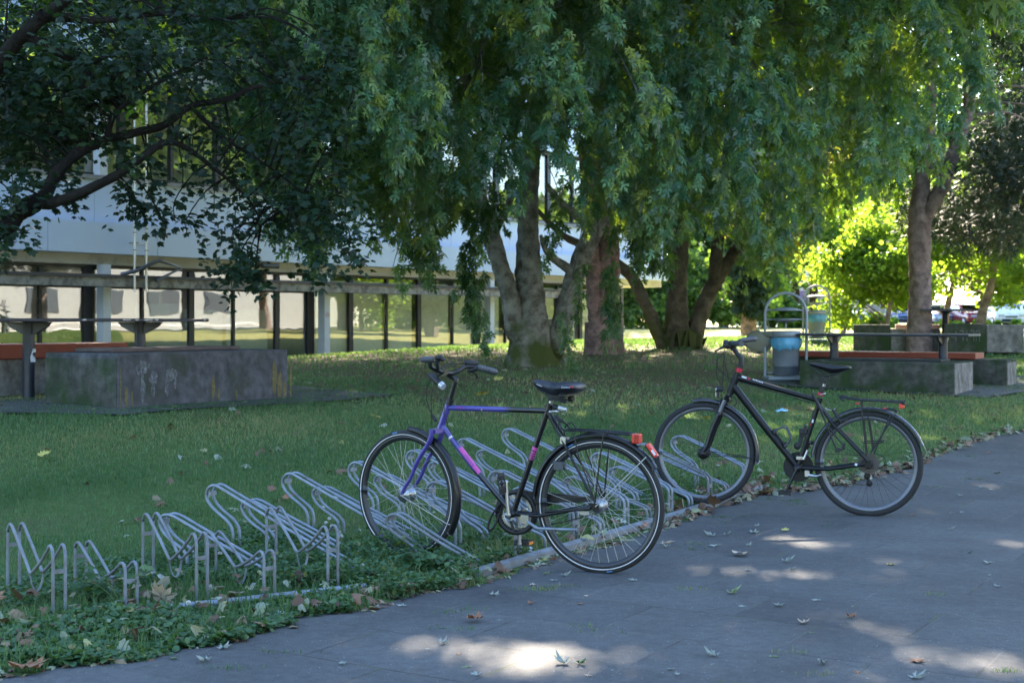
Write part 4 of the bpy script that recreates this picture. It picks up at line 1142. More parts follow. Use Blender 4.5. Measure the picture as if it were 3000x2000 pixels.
# seat post, saddle, springs
mb = MB(); mb.tube([P(1611, 1192), P(1621, 1150)], .0125, 12); mb.build("seat_post", B_chrome, bk1)
mb = MB(); mb.tube([P(1611, 1184), P(1607, 1201)], .0185, 12); mb.tube([P(1612, 1205, .022), P(1633, 1205, .022)], .006, 6, mi=1); mb.ball(P(1631, 1205, .022), .010, 8, mi=1); mb.ball(P(1612, 1206, .024), .009, 8, mi=1); mb.build("seat_clamp", [B_black, B_chrome], bk1)
def saddle(root, Pf, nose, tail, zn, stations, m, nrm, thick):
    """loft: stations = (px,topy,boty,halfwidth)"""
    k = 16; vs = []; N_ = len(stations)
    for (px, ty, by, hw) in stations:
        ct = Pf(px, ty); cb = Pf(px, by)
        for j in range(k):
            a = 2 * math.pi * j / k; x = math.cos(a); z = math.sin(a)
            zz = ct.z * (1 + z) / 2 + cb.z * (1 - z) / 2
            ww = hw * math.copysign(abs(x) ** .7, x) * (1.0 if z > -.2 else .85)
            q = ct.lerp(cb, .5); vs.append(Vector((q.x, q.y, zz)) + nrm * ww)
    fs = [(i * k + j, i * k + (j + 1) % k, (i + 1) * k + (j + 1) % k, (i + 1) * k + j) for i in range(N_ - 1) for j in range(k)]
    fs += [tuple(range(k))[::-1], tuple(range((N_ - 1) * k, N_ * k))]
    mb = MB(); mb.add(vs, fs, 0, True); o = mb.build("saddle", m, root)
    sd = o.modifiers.new("sub", 'SUBSURF'); sd.levels = 1; sd.render_levels = 2
    return o
B_sad = mat("saddle_vinyl", (.010, .014, .024), .42, var=.1, spec=.5, bump=.1, bscale=150)
sad1 = saddle(bk1, P, 0, 0, 0, [(1562, 1117, 1122, .006), (1566, 1110.5, 1129, .018), (1580, 1109.5, 1141, .026), (1600, 1114.5, 1151, .034), (1620, 1118.5, 1159, .050), (1636, 1119, 1159, .078), (1650, 1116.5, 1157, .098), (1674, 1116, 1154, .104), (1692, 1118, 1151, .100), (1701, 1123, 1146, .088), (1705, 1130, 1140, .06)], B_sad, n1, .02)
text_mesh("Comfort", P(1657, 1134.5, .101), -f1 * 1.0, ZU, .013, B_white, sad1, "lettering")
text_mesh("GEL", P(1676, 1132.8, .1035), -f1, ZU, .013, B_red, sad1, "lettering")
text_mesh("comfort", P(1580, 1128, .032), (P(1590, 1132, .04) - P(1572, 1124, .028)), ZU, .012, B_white, sad1, "lettering")
mb = MB()
for sg in (-1, 1):
    c = P(1662, 1164) + n1 * sg * .05; hx = []
    for k in range(60):
        a = k * .62; hx.append(c + f1 * (.019 * math.cos(a)) + n1 * (.019 * math.sin(a)) + ZU * (.028 - k * .0009))
    mb.tube(hx, .0032, 5)
    mb.tube(smooth_path([P(1575, 1136) + n1 * sg * .012, P(1610, 1158) + n1 * sg * .02, P(1640, 1170) + n1 * sg * .03, P(1668, 1175) + n1 * sg * .05], 3), .0035, 6)
mb.box(P(1626, 1164), .06, .05, .035, f1, n1); mb.box(P(1665, 1155), .05, .15, .008, f1, n1)
mb.build("saddle_spring", B_matte, sad1)
mb = MB(); mb.tube([P(1620, 1190, .01), P(1640, 1196, .01)], .013, 8); mb.tube([P(1637, 1194, .015), P(1648, 1197, .015), P(1660, 1199, .015)], [.0135, .0145, .010], 10, mi=1); mb.build("rear_reflector_lamp", [B_matte, B_clear], bk1)
# carrier
mb = MB()
for sg in (-1, 1):
    w = sg * .05
    mb.tube(smooth_path([P(1626, 1216) + n1 * w * .25, P(1644, 1234) + n1 * w * .5, P(1652, 1245) + n1 * w * .9, P(1662, 1257) + n1 * w, P(1690, 1259) + n1 * w, P(1780, 1264) + n1 * w, P(1852, 1271) + n1 * w], 3), .0048, 7)
    mb.tube([P(1689, 1260) + n1 * w * 1.05, P(1707, 1330) + n1 * w * 1.2, h1r + n1 * sg * .064 + ZU * .03], .0042, 6)
    mb.tube([P(1780, 1264) + n1 * w * 1.05, P(1768, 1350) + n1 * w * 1.2, h1r + n1 * sg * .064 + ZU * .03], .0042, 6)
for (px, py) in ((1662, 1257), (1720, 1261), (1780, 1265), (1852, 1271)): mb.tube([P(px, py) - n1 * .05, P(px, py) + n1 * .05], .0042, 6)
mb.tube([P(1664, 1256), P(1852, 1269)], .0042, 6)
mb.tube(smooth_path([P(1655, 1252, .02), P(1660, 1245, .02), P(1671, 1237, .02), P(1680, 1243, .02), P(1690, 1257, .02)], 2), .0038, 6)      # spring clip
mb.tube(smooth_path([P(1661, 1258, .03), P(1652, 1262, .03), P(1657, 1278, .025), P(1660, 1284, .02)], 2), .0035, 6)
mb.tube([P(1726, 1262, .03), P(1722, 1267, .035), P(1760, 1258, .03)], .003, 5)
mb.tube([P(1628, 1220, .01), P(1632, 1226, .01), P(1646, 1234, .01)], .0095, 8)
mb.tube([P(1641, 1238, .02), P(1632, 1252, .02)], .0042, 6)
mb.build("carrier", B_black, bk1)
mb = MB(); mb.box(P(1654, 1289, .01), .03, .05, .035, f1, n1); mb.tube([P(1646, 1280, .03), P(1660, 1284, .03)], .006, 6); mb.build("rear_caliper", B_chrome, bk1)
mb = MB(); mb.box(P(1866, 1284, .0), .043, .055, .050, f1, n1); o = mb.build("rear_reflector", B_red, bk1, bevel=.008)
mb = MB(); 
for k in (-1, 0, 1): mb.box(P(1866, 1284, .030) + f1 * (.011 * k), .0025, .004, .042, f1, n1)
mb.build("lens_rib", mat("dark_red", (.25, .02, .015), .3), o)
d_ = (P(1922, 1342) - P(1893, 1300)); d_.normalize()
mb = MB(); mb.box(P(1907, 1322), .018, .03, .088, d_.cross(n1), n1, d_, mi=1); mb.box(P(1911, 1318), .022, .034, .080, d_.cross(n1), n1, d_, mi=0); rl = mb.build("rear_light", [B_red, B_matte], bk1, bevel=.006)
mb = MB(); mb.box(P(1914, 1325, .019), .010, .003, .03, d_.cross(n1), n1, d_); mb.build("label_patch", B_white, rl)
# drivetrain
ch = BB - n1 * .045
mb = MB(); mb.lathe(ch - n1 * .003, n1, [(.076, 0), (.088, 0), (.088, .004), (.076, .004)], 48, closed=True, smooth=False)
for k in range(44):
    a = 2 * math.pi * k / 44; e = f1 * math.cos(a) + ZU * math.sin(a); mb.box(ch + e * .090, .006, .003, .006, e, n1)
for k in range(5):
    a = 2 * math.pi * k / 5 + .3; e = f1 * math.cos(a) + ZU * math.sin(a); mb.box(ch + e * .040, .05, .006, .011, e, n1, e.cross(n1))
mb.build("chainring", B_chrome, bk1)
mb = MB(); mb.arc_strip(ch - n1 * .004, f1, ZU, .108, 0, 2 * math.pi, [(-.013, -.012), (.011, -.012), (.011, .016), (-.013, .016), (-.013, .012), (.007, .012), (.007, -.008), (-.013, -.008)], n1, 0, 48)
top_ = [ch + ZU * .117 - f1 * .0, P(1560, 1440, -.045), P(1640, 1446, -.05), P(1720, 1457, -.055), P(1735, 1468, -.055), P(1690, 1472, -.055), P(1650, 1470, -.05), P(1620, 1474, -.05), P(1602, 1484, -.05), P(1575, 1480, -.045), ch + ZU * .09 - f1 * .06]
mb.prism(top_, -n1 * .02)
mb.tube(smooth_path([P(1470, 1468, -.03), P(1452, 1492, -.02), P(1438, 1515, -.02), P(1431, 1538, -.02), P(1434, 1552, -.02), P(1446, 1544, -.02), P(1462, 1510, -.03), P(1472, 1480, -.03)], 3), .006, 6)
mb.box(P(1501, 1540, -.02), .017, .004, .055, f1 , n1, (ZU + f1 * .35).normalized())
mb.build("chain_guard", B_matte, bk1)
def chain(root, A, B_, rA, rB, n, m):
    pts = []
    d = (B_ - A).normalized(); up = n.cross(d); up = up if up.z > 0 else -up
    mb = MB(); 
    for sgn in (1, -1):
        a0 = A + up * rA * sgn; b0 = B_ + up * rB * sgn; N_ = 60
        for k in range(N_):
            u = (k + .5) / N_; q = a0.lerp(b0, u) - (ZU * .012 * math.sin(math.pi * u) if sgn < 0 else ZU * 0)
            mb.box(q, (b0 - a0).length / N_ * .8, .006 if k % 2 else .003, .007, (b0 - a0).normalized(), n)
    return mb.build("chain", m, root)
B_chain = mat("chain_steel", (.06, .055, .05), .5, .6)
chain(bk1, ch, h1r - n1 * .045, .088, .035, n1, B_chain)
mb = MB(); mb.lathe(h1r - n1 * .05, n1, [(0, 0), (.036, 0), (.036, .004), (.018, .006), (.018, .02), (0, .02)], 20); mb.build("sprocket", B_chain, bk1)
# brake arm and gear hub fittings
mb = MB(); mb.lathe(h1r + n1 * .02, n1, [(0, 0), (.036, 0), (.036, .010), (.02, .014), (.012, .018), (0, .019)], 20); mb.box(P(1712, 1502, .055), .05, .006, .018, f1, n1); mb.build("hub_brake", B_chrome, bk1)
mb = MB(); mb.tube([P(1596, 1497, .05), P(1690, 1493, .055), P(1700, 1492, .055)], [.006, .006, .009], 8); mb.tube([P(1698, 1492, .056), P(1730, 1489, .06)], .0095, 8); mb.build("cable_casing", B_matte, bk1)
# cranks and pedals
def crank(root, c, a, L, side, m, n, f):
    d = f * math.cos(a) + ZU * math.sin(a); mb = MB()
    mb.lathe(c - n * side * .006, n * side, [(0, 0), (.015, 0), (.016, .012), (.012, .018), (0, .018)], 14)
    e = c + d * L + n * side * .006
    mb.tube([c, c + d * L * .5 + n * side * .004, e], [.0165, .0135, .0125], 8, flat=.75); mb.ball(e, .0125, 8)
    o = mb.build("crank_arm", m, root); return o, e
def pedal(crk, e, n, f, side, m, refl):
    c = e + n * side * .055; mb = MB(); mb.tube([e, e + n * side * .10], .005, 6)
    for s_ in (-1, 1): mb.box(c + f * s_ * .034, .014, .085, .026, f, n)
    for s_ in (-1, 0, 1): mb.box(c + n * s_ * .038, .07, .010, .020, f, n)
    mb.ball(c - n * side * .0, .012, 8)
    o = mb.build("pedal", m, crk)
    if refl:
        mb = MB()
        for s_ in (-1, 1): mb.box(c + f * s_ * .0425, .003, .05, .014, f, n)
        mb.build("reflector", B_orange, o)
    return o
cA, eA = crank(bk1, BB + n1 * .06, math.radians(90 - 3), .17, 1, B_chrome, n1, f1)
pedal(cA, eA, n1, (ZU + f1 * .15).normalized(), 1, B_matte, False)
cB, eB = crank(bk1, BB - n1 * .06, math.radians(-93), .17, -1, B_chrome, n1, f1)
pedal(cB, eB, n1, f1, -1, B_matte, True)
# kickstand, dynamo
mb = MB(); mb.box(P(1540, 1520, .03), .045, .03, .045, f1, n1, mi=1); mb.tube(smooth_path([P(1546, 1527, .04), P(1560, 1537, .055), P(1577, 1547, .07), P(1600, 1548, .075), P(1650, 1550, .085), P(1690, 1551, .09)], 2), .0085, 8, mi=0); mb.build("kickstand", [M_rack, B_chrome], bk1)
mb = MB(); mb.tube([P(1622, 1352, .05), P(1634, 1362, .05)], .012, 8); mb.box(P(1640, 1364, .05), .052, .042, .040, f1, n1); mb.tube([P(1636, 1372, .05), P(1656, 1366, .05)], .014, 8); mb.tube(smooth_path([P(1652, 1372, .05), P(1664, 1378, .05), P(1668, 1366, .05), P(1655, 1360, .05)], 3), .002, 4); mb.build("dynamo", B_grey, bk1, bevel=.004)

# ---------------------------------------------------------- black trekking bicycle
R2w = .349
h2r = Vector((2.352, 9.01, R2w)); h2f = Vector((1.312, 9.33, .389))
f2 = (h2f - h2r); f2.z = 0; f2.normalize(); p2 = Plane(h2r, f2); n2 = p2.n; P = p2.P
bk2 = thing("bicycle", (h2r.x, h2r.y, 0), "black trekking bicycle with red rings and slim saddle, at the rack's far end", "bicycle", rz=math.atan2(f2.y, f2.x))
make_wheel(bk2, h2r, f2, R2w, B_rim2, B_spokeb, False, .026, .070, B_matte, tyre_r=.021)
make_wheel(bk2, h2f, f2, R2w, B_rim2, B_spokeb, False, .036, .062, B_matte, tyre_r=.021)
BB2 = P(2337, 1369)
mb = MB()
h0 = P(2163, 1092); h1_ = P(2139, 1152)
mb.tube([h0, h1_], [.023, .025], 14)
mb.tube([P(2160, 1105), P(2260, 1134), P(2394, 1172)], [.022, .0195, .0165], 14)
mb.tube([P(2149, 1130), P(2240, 1248), BB2], [.026, .025, .022], 14)
mb.tube([P(2404, 1165), BB2], .0168, 12)
mb.lathe(BB2 - n2 * .038, n2, [(0, 0), (.026, 0), (.026, .076), (0, .076)], 16)
for sg in (-1, 1):
    mb.tube([BB2 + n2 * sg * .02 - f2 * .02, BB2 + n2 * sg * .05 - f2 * .2, h2r + n2 * sg * .066 + f2 * .02], [.0145, .0125, .0115], 8)
    mb.tube([P(2401, 1186) + n2 * sg * .018, P(2440, 1240) + n2 * sg * .05, h2r + n2 * sg * .066 + ZU * .02], [.0115, .0105, .010], 8)
    mb.box(h2r + n2 * sg * .066 + f2 * .012 + ZU * .005, .06, .006, .05, f2, n2)
fr2 = mb.build("frame", mat("satin_black_paint", (.005, .006, .008), .36, var=.15, spec=.35), bk2)
tdir = (P(2394, 1172) - P(2160, 1105)).normalized()
mb = MB()
def deco(mb, px, py, lx, lz, w, mi, t=tdir): mb.box(P(px, py, w), lx, .0012, lz, t, n2, n2.cross(t), mi)
deco(mb, 2180, 1104.5, .034, .013, .0185, 0); deco(mb, 2193, 1108.5, .020, .010, .019, 1)
for k in range(7): deco(mb, 2207 + 4.5 * k, 1111 + 1.5 * k, .006, .009, .0165, 0)
deco(mb, 2376, 1240, .004, .03, .0172, 1, (P(2404, 1165) - BB2).normalized().cross(n2)); deco(mb, 2381, 1233, .012, .022, .0172, 0)
deco(mb, 2508, 1360, .016, .016, .079, 0)
build_split(mb, "frame_decal", [B_white, B_redal], fr2, .012)
mb = MB(); mb.tube([P(2164.5, 1089), P(2166.5, 1078)], .0215, 14); mb.build("headset_ring", B_redal, bk2)
mb = MB(); mb.tube([P(2403, 1158), P(2405, 1150)], .020, 12); mb.build("seat_clamp", B_redal, bk2)
mb = MB(); mb.tube([P(2404, 1156, .02), P(2418, 1152, .03)], .005, 6); mb.build("clamp_lever", B_chrome, bk2)
# fork with short suspension crown
mb = MB(); c2 = P(2132, 1170)
mb.tube([h1_, c2], .021, 12); mb.tube([c2 + n2 * .055 + ZU * .0, c2 + ZU * .012, c2 - n2 * .055], [.02, .024, .02], 12)
for sg in (-1, 1):
    t_ = c2 + n2 * sg * .055 + f2 * .012; hb = h2f + n2 * sg * .055
    q1 = t_ + (hb - t_) * .28
    mb.tube([t_, q1], .0135, 10, mi=1); mb.tube(smooth_path([q1 + (t_ - q1) * .12, q1, t_ + (hb - t_) * .6 , t_ + (hb - t_) * .86 + f2 * -.008, hb + ZU * .01], 3), [.0195, .0195, .0195, .0195, .019, .0185, .0175, .0165, .016, .015, .014, .014, .013], 10)
    mb.ball(hb, .02, 8)
mb.build("fork", [B_black, B_rim2], bk2)
fender(bk2, h2f, f2, R2w + .014, math.radians(78), math.radians(190), mat("glossy_mudguard", (.02, .024, .034), .25, var=.1, coat=.25), .028)
M_mud = bpy.data.materials["glossy_mudguard"]
fender(bk2, h2r, f2, R2w + .015, math.radians(5), math.radians(160), M_mud, .029)
mb = MB()
e = f2 * math.cos(math.radians(160)) + ZU * math.sin(math.radians(160)); tg = f2 * -math.sin(math.radians(160)) + ZU * math.cos(math.radians(160)); q = h2r + e * (R2w + .02)
mb.prism([q + n2 * .026, q - n2 * .026, q - n2 * .032 + tg * .05 + e * .006, q + n2 * .032 + tg * .05 + e * .006], e * .003); mb.build("mud_flap", B_grey, bk2)
mb = MB()
for sg in (-1, 1):
    e = f2 * math.cos(math.radians(184)) + ZU * math.sin(math.radians(184))
    mb.tube([h2f + n2 * sg * .062 + ZU * .01, h2f + e * (R2w + .01) + n2 * sg * .03], .0022, 5); mb.tube([h2f + n2 * sg * .062 - ZU * .006, h2f + e * (R2w + .01) + n2 * sg * .03 - ZU * .002], .0022, 5)
build_split(mb, "mudguard_stay", B_matte, bk2)
# v-brakes
mb = MB()
for sg in (-1, 1):
    b_ = P(2112, 1207) + n2 * sg * .045; mb.tube([b_, b_ + ZU * .09 - f2 * .0 + n2 * sg * -.008], .008, 6); mb.box(b_ + f2 * .02 + ZU * .02, .05, .012, .014, f2, n2)
    b_ = P(2466, 1237) + n2 * sg * .045; mb.tube([b_, P(2440, 1198) + n2 * sg * .04], .0085, 6); mb.box(b_ - f2 * .015 + ZU * .02, .05, .012, .014, f2, n2)
build_split(mb, "rim_brake", B_matte, bk2, .05)
mb = MB(); mb.tube(smooth_path([P(2418, 1194, .03), P(2425, 1199, .03), P(2436, 1201, .02), P(2446, 1197, .0)], 3), .003, 5); mb.build("brake_noodle", B_chrome, bk2)
# stem, handlebar
mb = MB(); mb.tube([P(2167, 1080), P(2171, 1068)], .019, 12); mb.tube([P(2171, 1070), P(2172, 1052), P(2168, 1044), P(2158, 1034), P(2149, 1020)], [.0175, .0185, .018, .0155, .016], 12); mb.tube([P(2147, 1018, .028), P(2147, 1018, -.028)], .021, 12); mb.build("stem", B_matte, bk2)
c0 = P(2147, 1018)
barR = [c0, P(2150, 1017, -.05), P(2158, 1007, -.13), P(2166, 999, -.18), P(2184, 995.5, -.21), P(2213, 993, -.27)]
barL = [c0, P(2142, 1018, .05), c0 + n2 * .13 + ZU * .035, c0 + n2 * .20 + ZU * .036 - f2 * .02, c0 + n2 * .29 + ZU * .03 - f2 * .09]
mb = MB(); mb.tube(smooth_path(barR, 4), .0125, 10); mb.tube(smooth_path(barL, 4), .0125, 10); bar2 = mb.build("handlebar", B_matte, bk2)
mb = MB(); mb.tube([P(2168, 998.5, -.185), P(2176, 996.5, -.2), P(2200, 993.5, -.245), P(2212, 993, -.27), P(2217, 992, -.28)], [.015, .0165, .019, .018, .010], 12); mb.build("grip", B_grey, bar2)
mb = MB(); g0 = c0 + n2 * .205 + ZU * .035 - f2 * .025; mb.tube([g0, c0 + n2 * .30 + ZU * .03 - f2 * .10], [.016, .018], 12); mb.build("grip", B_grey, bar2)
mb = MB()
mb.tube([P(2160, 1013, -.14), P(2172, 1008, -.17), P(2182, 1008, -.2), P(2188, 1012, -.22)], [.006, .008, .012, .005], 8)
gb = c0 + n2 * .15 + ZU * .03; mb.ball(gb + f2 * .012 - ZU * .012, .032, 10, sc=(1.1, 1, .8)); mb.ball(gb - f2 * .02 - ZU * .006, .024, 10)
mb.tube(smooth_path([gb + f2 * .03 - ZU * .018, gb + f2 * .055 + n2 * .03 - ZU * .03, gb + f2 * .085 + n2 * .08 - ZU * .052], 3), [.009] * 4 + [.006] * 3, 6)
mb.build("brake_lever", B_matte, bar2)
mb = MB(); mb.tube([P(2127, 1013, .12), P(2127, 1004, .12)], .007, 6); mb.lathe(P(2127, 1003, .12), ZU, [(0, .018), (.014, .016), (.019, .004), (.019, -.004), (.004, -.008), (0, -.008)], 14); mb.build("bell", B_matte, bar2)
mb = MB()
for pts in ([(2119, 1035, .12), (2104, 1040, .13), (2098, 1075, .1), (2104, 1112, .06), (2128, 1146, .03)], [(2122, 1035, .1), (2104, 1052, .1), (2105, 1080, .08), (2140, 1108, .03), (2160, 1113, .024)], [(2121, 1036, .08), (2120, 1070, .06), (2116, 1128, .05), (2112, 1160, .05)], [(2124, 1036, .03), (2124, 1065, .03), (2134, 1105, .03), (2140, 1122, .028)],
            [(2138, 1158, .03), (2152, 1164, .03), (2158, 1178, .03), (2148, 1190, .03), (2142, 1188, .03)]):
    mb.tube(smooth_path([P(*q) for q in pts], 6), .0025, 5)
mb.tube([P(2163, 1116, .02), P(2260, 1146, .02), P(2395, 1184, .018)], .0028, 5)
mb.build("brake_cable", B_matte, bk2)
# front lamp
mb = MB(); mb.tube([P(2099, 1140, 0), P(2103, 1140, 0), P(2119, 1142, 0)], [.018, .022, .012], 12); mb.box(P(2106, 1155), .012, .03, .05, f2, n2); lm = mb.build("front_light", B_matte, bk2)
mb = MB(); mb.tube([P(2097, 1139, 0), P(2100, 1140, 0)], [.015, .021], 12); mb.box(P(2098, 1155), .006, .03, .025, f2, n2); mb.build("lens", B_clear, lm)
# saddle
mb = MB(); mb.tube([P(2404, 1158), P(2413, 1122), P(2417, 1112)], .0138, 12); mb.box(P(2418, 1104), .055, .03, .03, f2, n2); mb.tube([P(2412, 1131, 0), P(2414, 1124, 0)], .0148, 12, mi=1); mb.build("seat_post", [B_matte, B_chrome], bk2)
B_sad2 = mat("black_saddle", (.006, .007, .009), .3, var=.1, spec=.4)
saddle(bk2, P, 0, 0, 0, [(2369, 1064, 1067, .005), (2373, 1061.5, 1072, .016), (2390, 1062, 1077, .020), (2412, 1064, 1085, .028), (2432, 1066, 1095, .045), (2455, 1067.5, 1094, .066), (2475, 1069, 1088, .074), (2489, 1071.5, 1082, .068), (2495, 1075, 1079, .045)], B_sad2, n2, .02)
mb = MB()
for sg in (-1, 1): mb.tube(smooth_path([P(2378, 1073) + n2 * sg * .01, P(2400, 1092) + n2 * sg * .02, P(2420, 1100) + n2 * sg * .022, P(2445, 1098) + n2 * sg * .024, P(2462, 1090) + n2 * sg * .03], 3), .0035, 6)
mb.build("saddle_rail", B_matte, bk2)
# cranks, rings, cassette, derailleur
ch2 = BB2 - n2 * .05
mb = MB(); mb.lathe(ch2, n2, [(.04, 0), (.098, 0), (.100, -.003), (.098, -.006), (.04, -.006)], 48, closed=True, smooth=False); mb.lathe(ch2 + n2 * .008, n2, [(.03, 0), (.076, 0), (.076, .003), (.03, .003)], 40, closed=True, smooth=False)
for k in range(4):
    e = f2 * math.cos(k * math.pi / 2 + .5) + ZU * math.sin(k * math.pi / 2 + .5); mb.box(ch2 + e * .035 + n2 * .004, .06, .006, .02, e, n2, e.cross(n2))
mb.build("chainring", B_matte, bk2)
cC, eC = crank(bk2, BB2 + n2 * .062, math.radians(-66), .172, 1, B_black, n2, f2); pedal(cC, eC, n2, f2, 1, B_matte, False)
cD, eD = crank(bk2, BB2 - n2 * .062, math.radians(114), .172, -1, B_black, n2, f2); pedal(cD, eD, n2, f2, -1, B_matte, False)
B_cas = mat("cassette_steel", (.10, .095, .09), .45, .7)
mb = MB()
for k in range(8):
    r_ = .068 - k * .0055; mb.lathe(h2r - n2 * (.014 + .0045 * k), n2, [(.015, 0), (r_, 0), (r_, .0018), (.015, .0018)], 36, closed=True, smooth=False)
    for j in range(24):
        a = 2 * math.pi * j / 24; e = f2 * math.cos(a) + ZU * math.sin(a)
        if k < 3: mb.box(h2r - n2 * (.013 + .0045 * k) + e * (r_ + .002), .005, .0016, .004, e, n2)
mb.build("cassette", B_cas, bk2)
mb = MB(); d0 = P(2538, 1385, -.05); d1 = P(2545, 1408, -.05); mb.box((d0 + d1) / 2, .022, .02, .07, f2, n2, (d1 - d0).normalized()); 
for q in (P(2541, 1393, -.04), P(2547, 1415, -.04)): mb.lathe(q, n2, [(0, 0), (.021, 0), (.021, .008), (0, .008)], 14)
mb.tube(smooth_path([P(2560, 1328, -.05), P(2585, 1335, -.05), P(2594, 1350, -.05), P(2585, 1366, -.05), P(2567, 1376, -.05)], 4), .0028, 5); mb.tube([P(2571, 1375, -.05), P(2566, 1377, -.05)], .005, 6)
mb.build("derailleur", B_matte, bk2)
mb = MB()
for (a, b_) in ((ch2 + ZU * .098, h2r - n2 * .03 + ZU * .05), (ch2 - ZU * .098 - f2 * .03, P(2546, 1420, -.04))):
    for k in range(64):
        u = (k + .5) / 64; mb.box(a.lerp(b_, u), (b_ - a).length / 64 * .8, .006 if k % 2 else .003, .0065, (b_ - a).normalized(), n2)
mb.build("chain", B_chain, bk2)
mb = MB(); mb.box(P(2365, 1386, .045), .03, .03, .04, f2, n2); mb.tube(smooth_path([P(2368, 1391, .05), P(2380, 1393, .06), P(2394, 1394, .07), P(2405, 1390, .08)], 3), [.012] * 4 + [.009] * 3 + [.006] * 3, 8); mb.build("kickstand", B_chrome, bk2)
mb = MB(); mb.box(P(2345, 1340, .0), .05, .05, .02, f2, n2); mb.tube([P(2355, 1345, .02), P(2366, 1318, .02)], .009, 6); mb.build("front_derailleur", B_chrome, bk2)
# bottle cage, lock bracket
mb = MB(); q = [P(2270, 1262), P(2277, 1257), P(2300, 1250), P(2312, 1268), (P(2316, 1284)), P(2304, 1303), P(2298, 1304)]
for sg in (-1, 1): mb.tube(smooth_path([a + n2 * sg * .034 for a in q], 3), .006, 6, mi=0)
for a in (q[2], q[4]): mb.tube([a + n2 * .034, a - n2 * .034], .006, 6)
mb.box(P(2271, 1262), .022, .07, .03, f2, n2, mi=1); mb.box(P(2302, 1301), .022, .07, .03, f2, n2, mi=1); mb.tube([P(2270, 1265), P(2296, 1300)], .008, 6, mi=1)
mb.build("bottle_cage", [B_grey, B_matte], bk2)
mb = MB(); mb.box(P(2360, 1258), .022, .035, .06, f2, n2); mb.box(P(2349, 1262), .035, .04, .035, f2, n2); mb.box(P(2345, 1290), .028, .03, .10, f2, n2, (ZU - f2 * .25).normalized()); mb.ball(P(2336, 1306), .025, 8); mb.box(P(2352, 1276), .05, .03, .02, f2, n2); mb.build("lock_bracket", B_matte, bk2, bevel=.004)
# carrier
M_car = B_matte; mb = MB()
for sg in (-1, 1):
    w = n2 * sg * .06
    loop = [P(2485, 1176) + w * .7, P(2463, 1168) + w, P(2462, 1162) + w, P(2468, 1158) + w, P(2480, 1163) + w, P(2500, 1168) + w, P(2560, 1170) + w, P(2640, 1174) + w, P(2652, 1174) + w]
    mb.tube(smooth_path([P(2474, 1173) + w * .6, P(2462, 1164) + w * .8, P(2466, 1159) + w * .9, P(2485, 1165) + w, P(2520, 1170) + w, P(2560, 1172) + w, P(2640, 1177) + w, P(2650, 1174) + w * .9], 3), .0055, 7)
    mb.tube([P(2524, 1172) + w * 1.05, P(2526, 1196) + w * 1.15, P(2540, 1335) + w * 1.2], .005, 6)
    mb.tube([P(2544, 1216) + w * 1.2, P(2559, 1318) + w * 1.2], .0045, 6)
    for (a, b_) in ((2622, 2552), (2610, 2562)): mb.tube([P(a, 1214) + w * 1.15, P(b_, 1324) + w * 1.2], .0048, 6)
    mb.tube([P(2527, 1195) + w * 1.15, P(2618, 1199) + w * 1.15, P(2628, 1206) + w * 1.1], .0045, 6)
    mb.tube([P(2530, 1293) + w * 1.2, P(2578, 1295) + w * 1.2, P(2590, 1292) + w * 1.2], .0045, 6)
for (px, py) in ((2486, 1168), (2520, 1170), (2560, 1172), (2600, 1174), (2648, 1176)): mb.tube([P(px, py) - n2 * .06, P(px, py) + n2 * .06], .005, 6)
mb.box(P(2560, 1171), .26, .02, .004, f2, n2)
mb.build("carrier", M_car, bk2)
mb = MB(); mb.box(P(2642, 1188), .035, .075, .032, f2, n2, mi=0); mb.box(P(2646, 1182), .03, .08, .01, f2, n2, mi=1); mb.build("rear_light", [B_red, B_matte], bk2, bevel=.005)
mb = MB(); mb.box(P(2512, 1181, .05), .02, .01, .01, f2, n2); mb.box(P(2592, 1196, .07), .02, .008, .008, f2, n2); mb.build("strap_end", B_redal, bk2)
mb = MB()                                               # rack-bag straps hanging in front of the rear wheel
mb.tube(smooth_path([P(2380, 1152, .05), P(2400, 1190, .06), P(2420, 1240, .07), P(2440, 1290, .08), P(2450, 1312, .08)], 3), [.010] * 5 + [.006] * 8, 6)
mb.tube([P(2428, 1250, .07), P(2448, 1278, .07), P(2468, 1300, .07)], .006, 6)
mb.box(P(2454, 1318, .08), .03, .02, .03, f2, n2); mb.box(P(2472, 1306, .07), .022, .02, .035, f2, n2); mb.tube([P(2454, 1320, .08), P(2475, 1312, .07)], .008, 6)
mb.build("folded_stand", B_matte, bk2)
# ================================================================== LEAVES
def tmpl(outline, centre, bend=.25, k2=.15):
    """leaf template: fan of triangles round a centre point; outline in XY, tip along +Y"""
    pts = [centre] + outline
    V = np.array([(x, y, -bend * abs(x) - k2 * max(0, y - .3) ** 2) for x, y in pts], float)
    n = len(outline)
    Fc = np.array([(0, 1 + i, 1 + (i + 1) % n) for i in range(n)], int)
    return V, Fc
def mirror(half): return half + [(-x, y) for x, y in reversed(half) if abs(x) > 1e-6]
# silver maple: five narrow deep-cut lobes with side teeth
SILVER = tmpl(mirror([(0, 0), (.07, .06), (.36, -.02), (.18, .13), (.30, .20), (.11, .22), (.07, .32), (.26, .42), (.50, .56), (.36, .60), (.44, .86), (.20, .58), (.055, .48), (.09, .72), (.20, .92), (.08, .92), (0, 1.28)]), (0, .28))
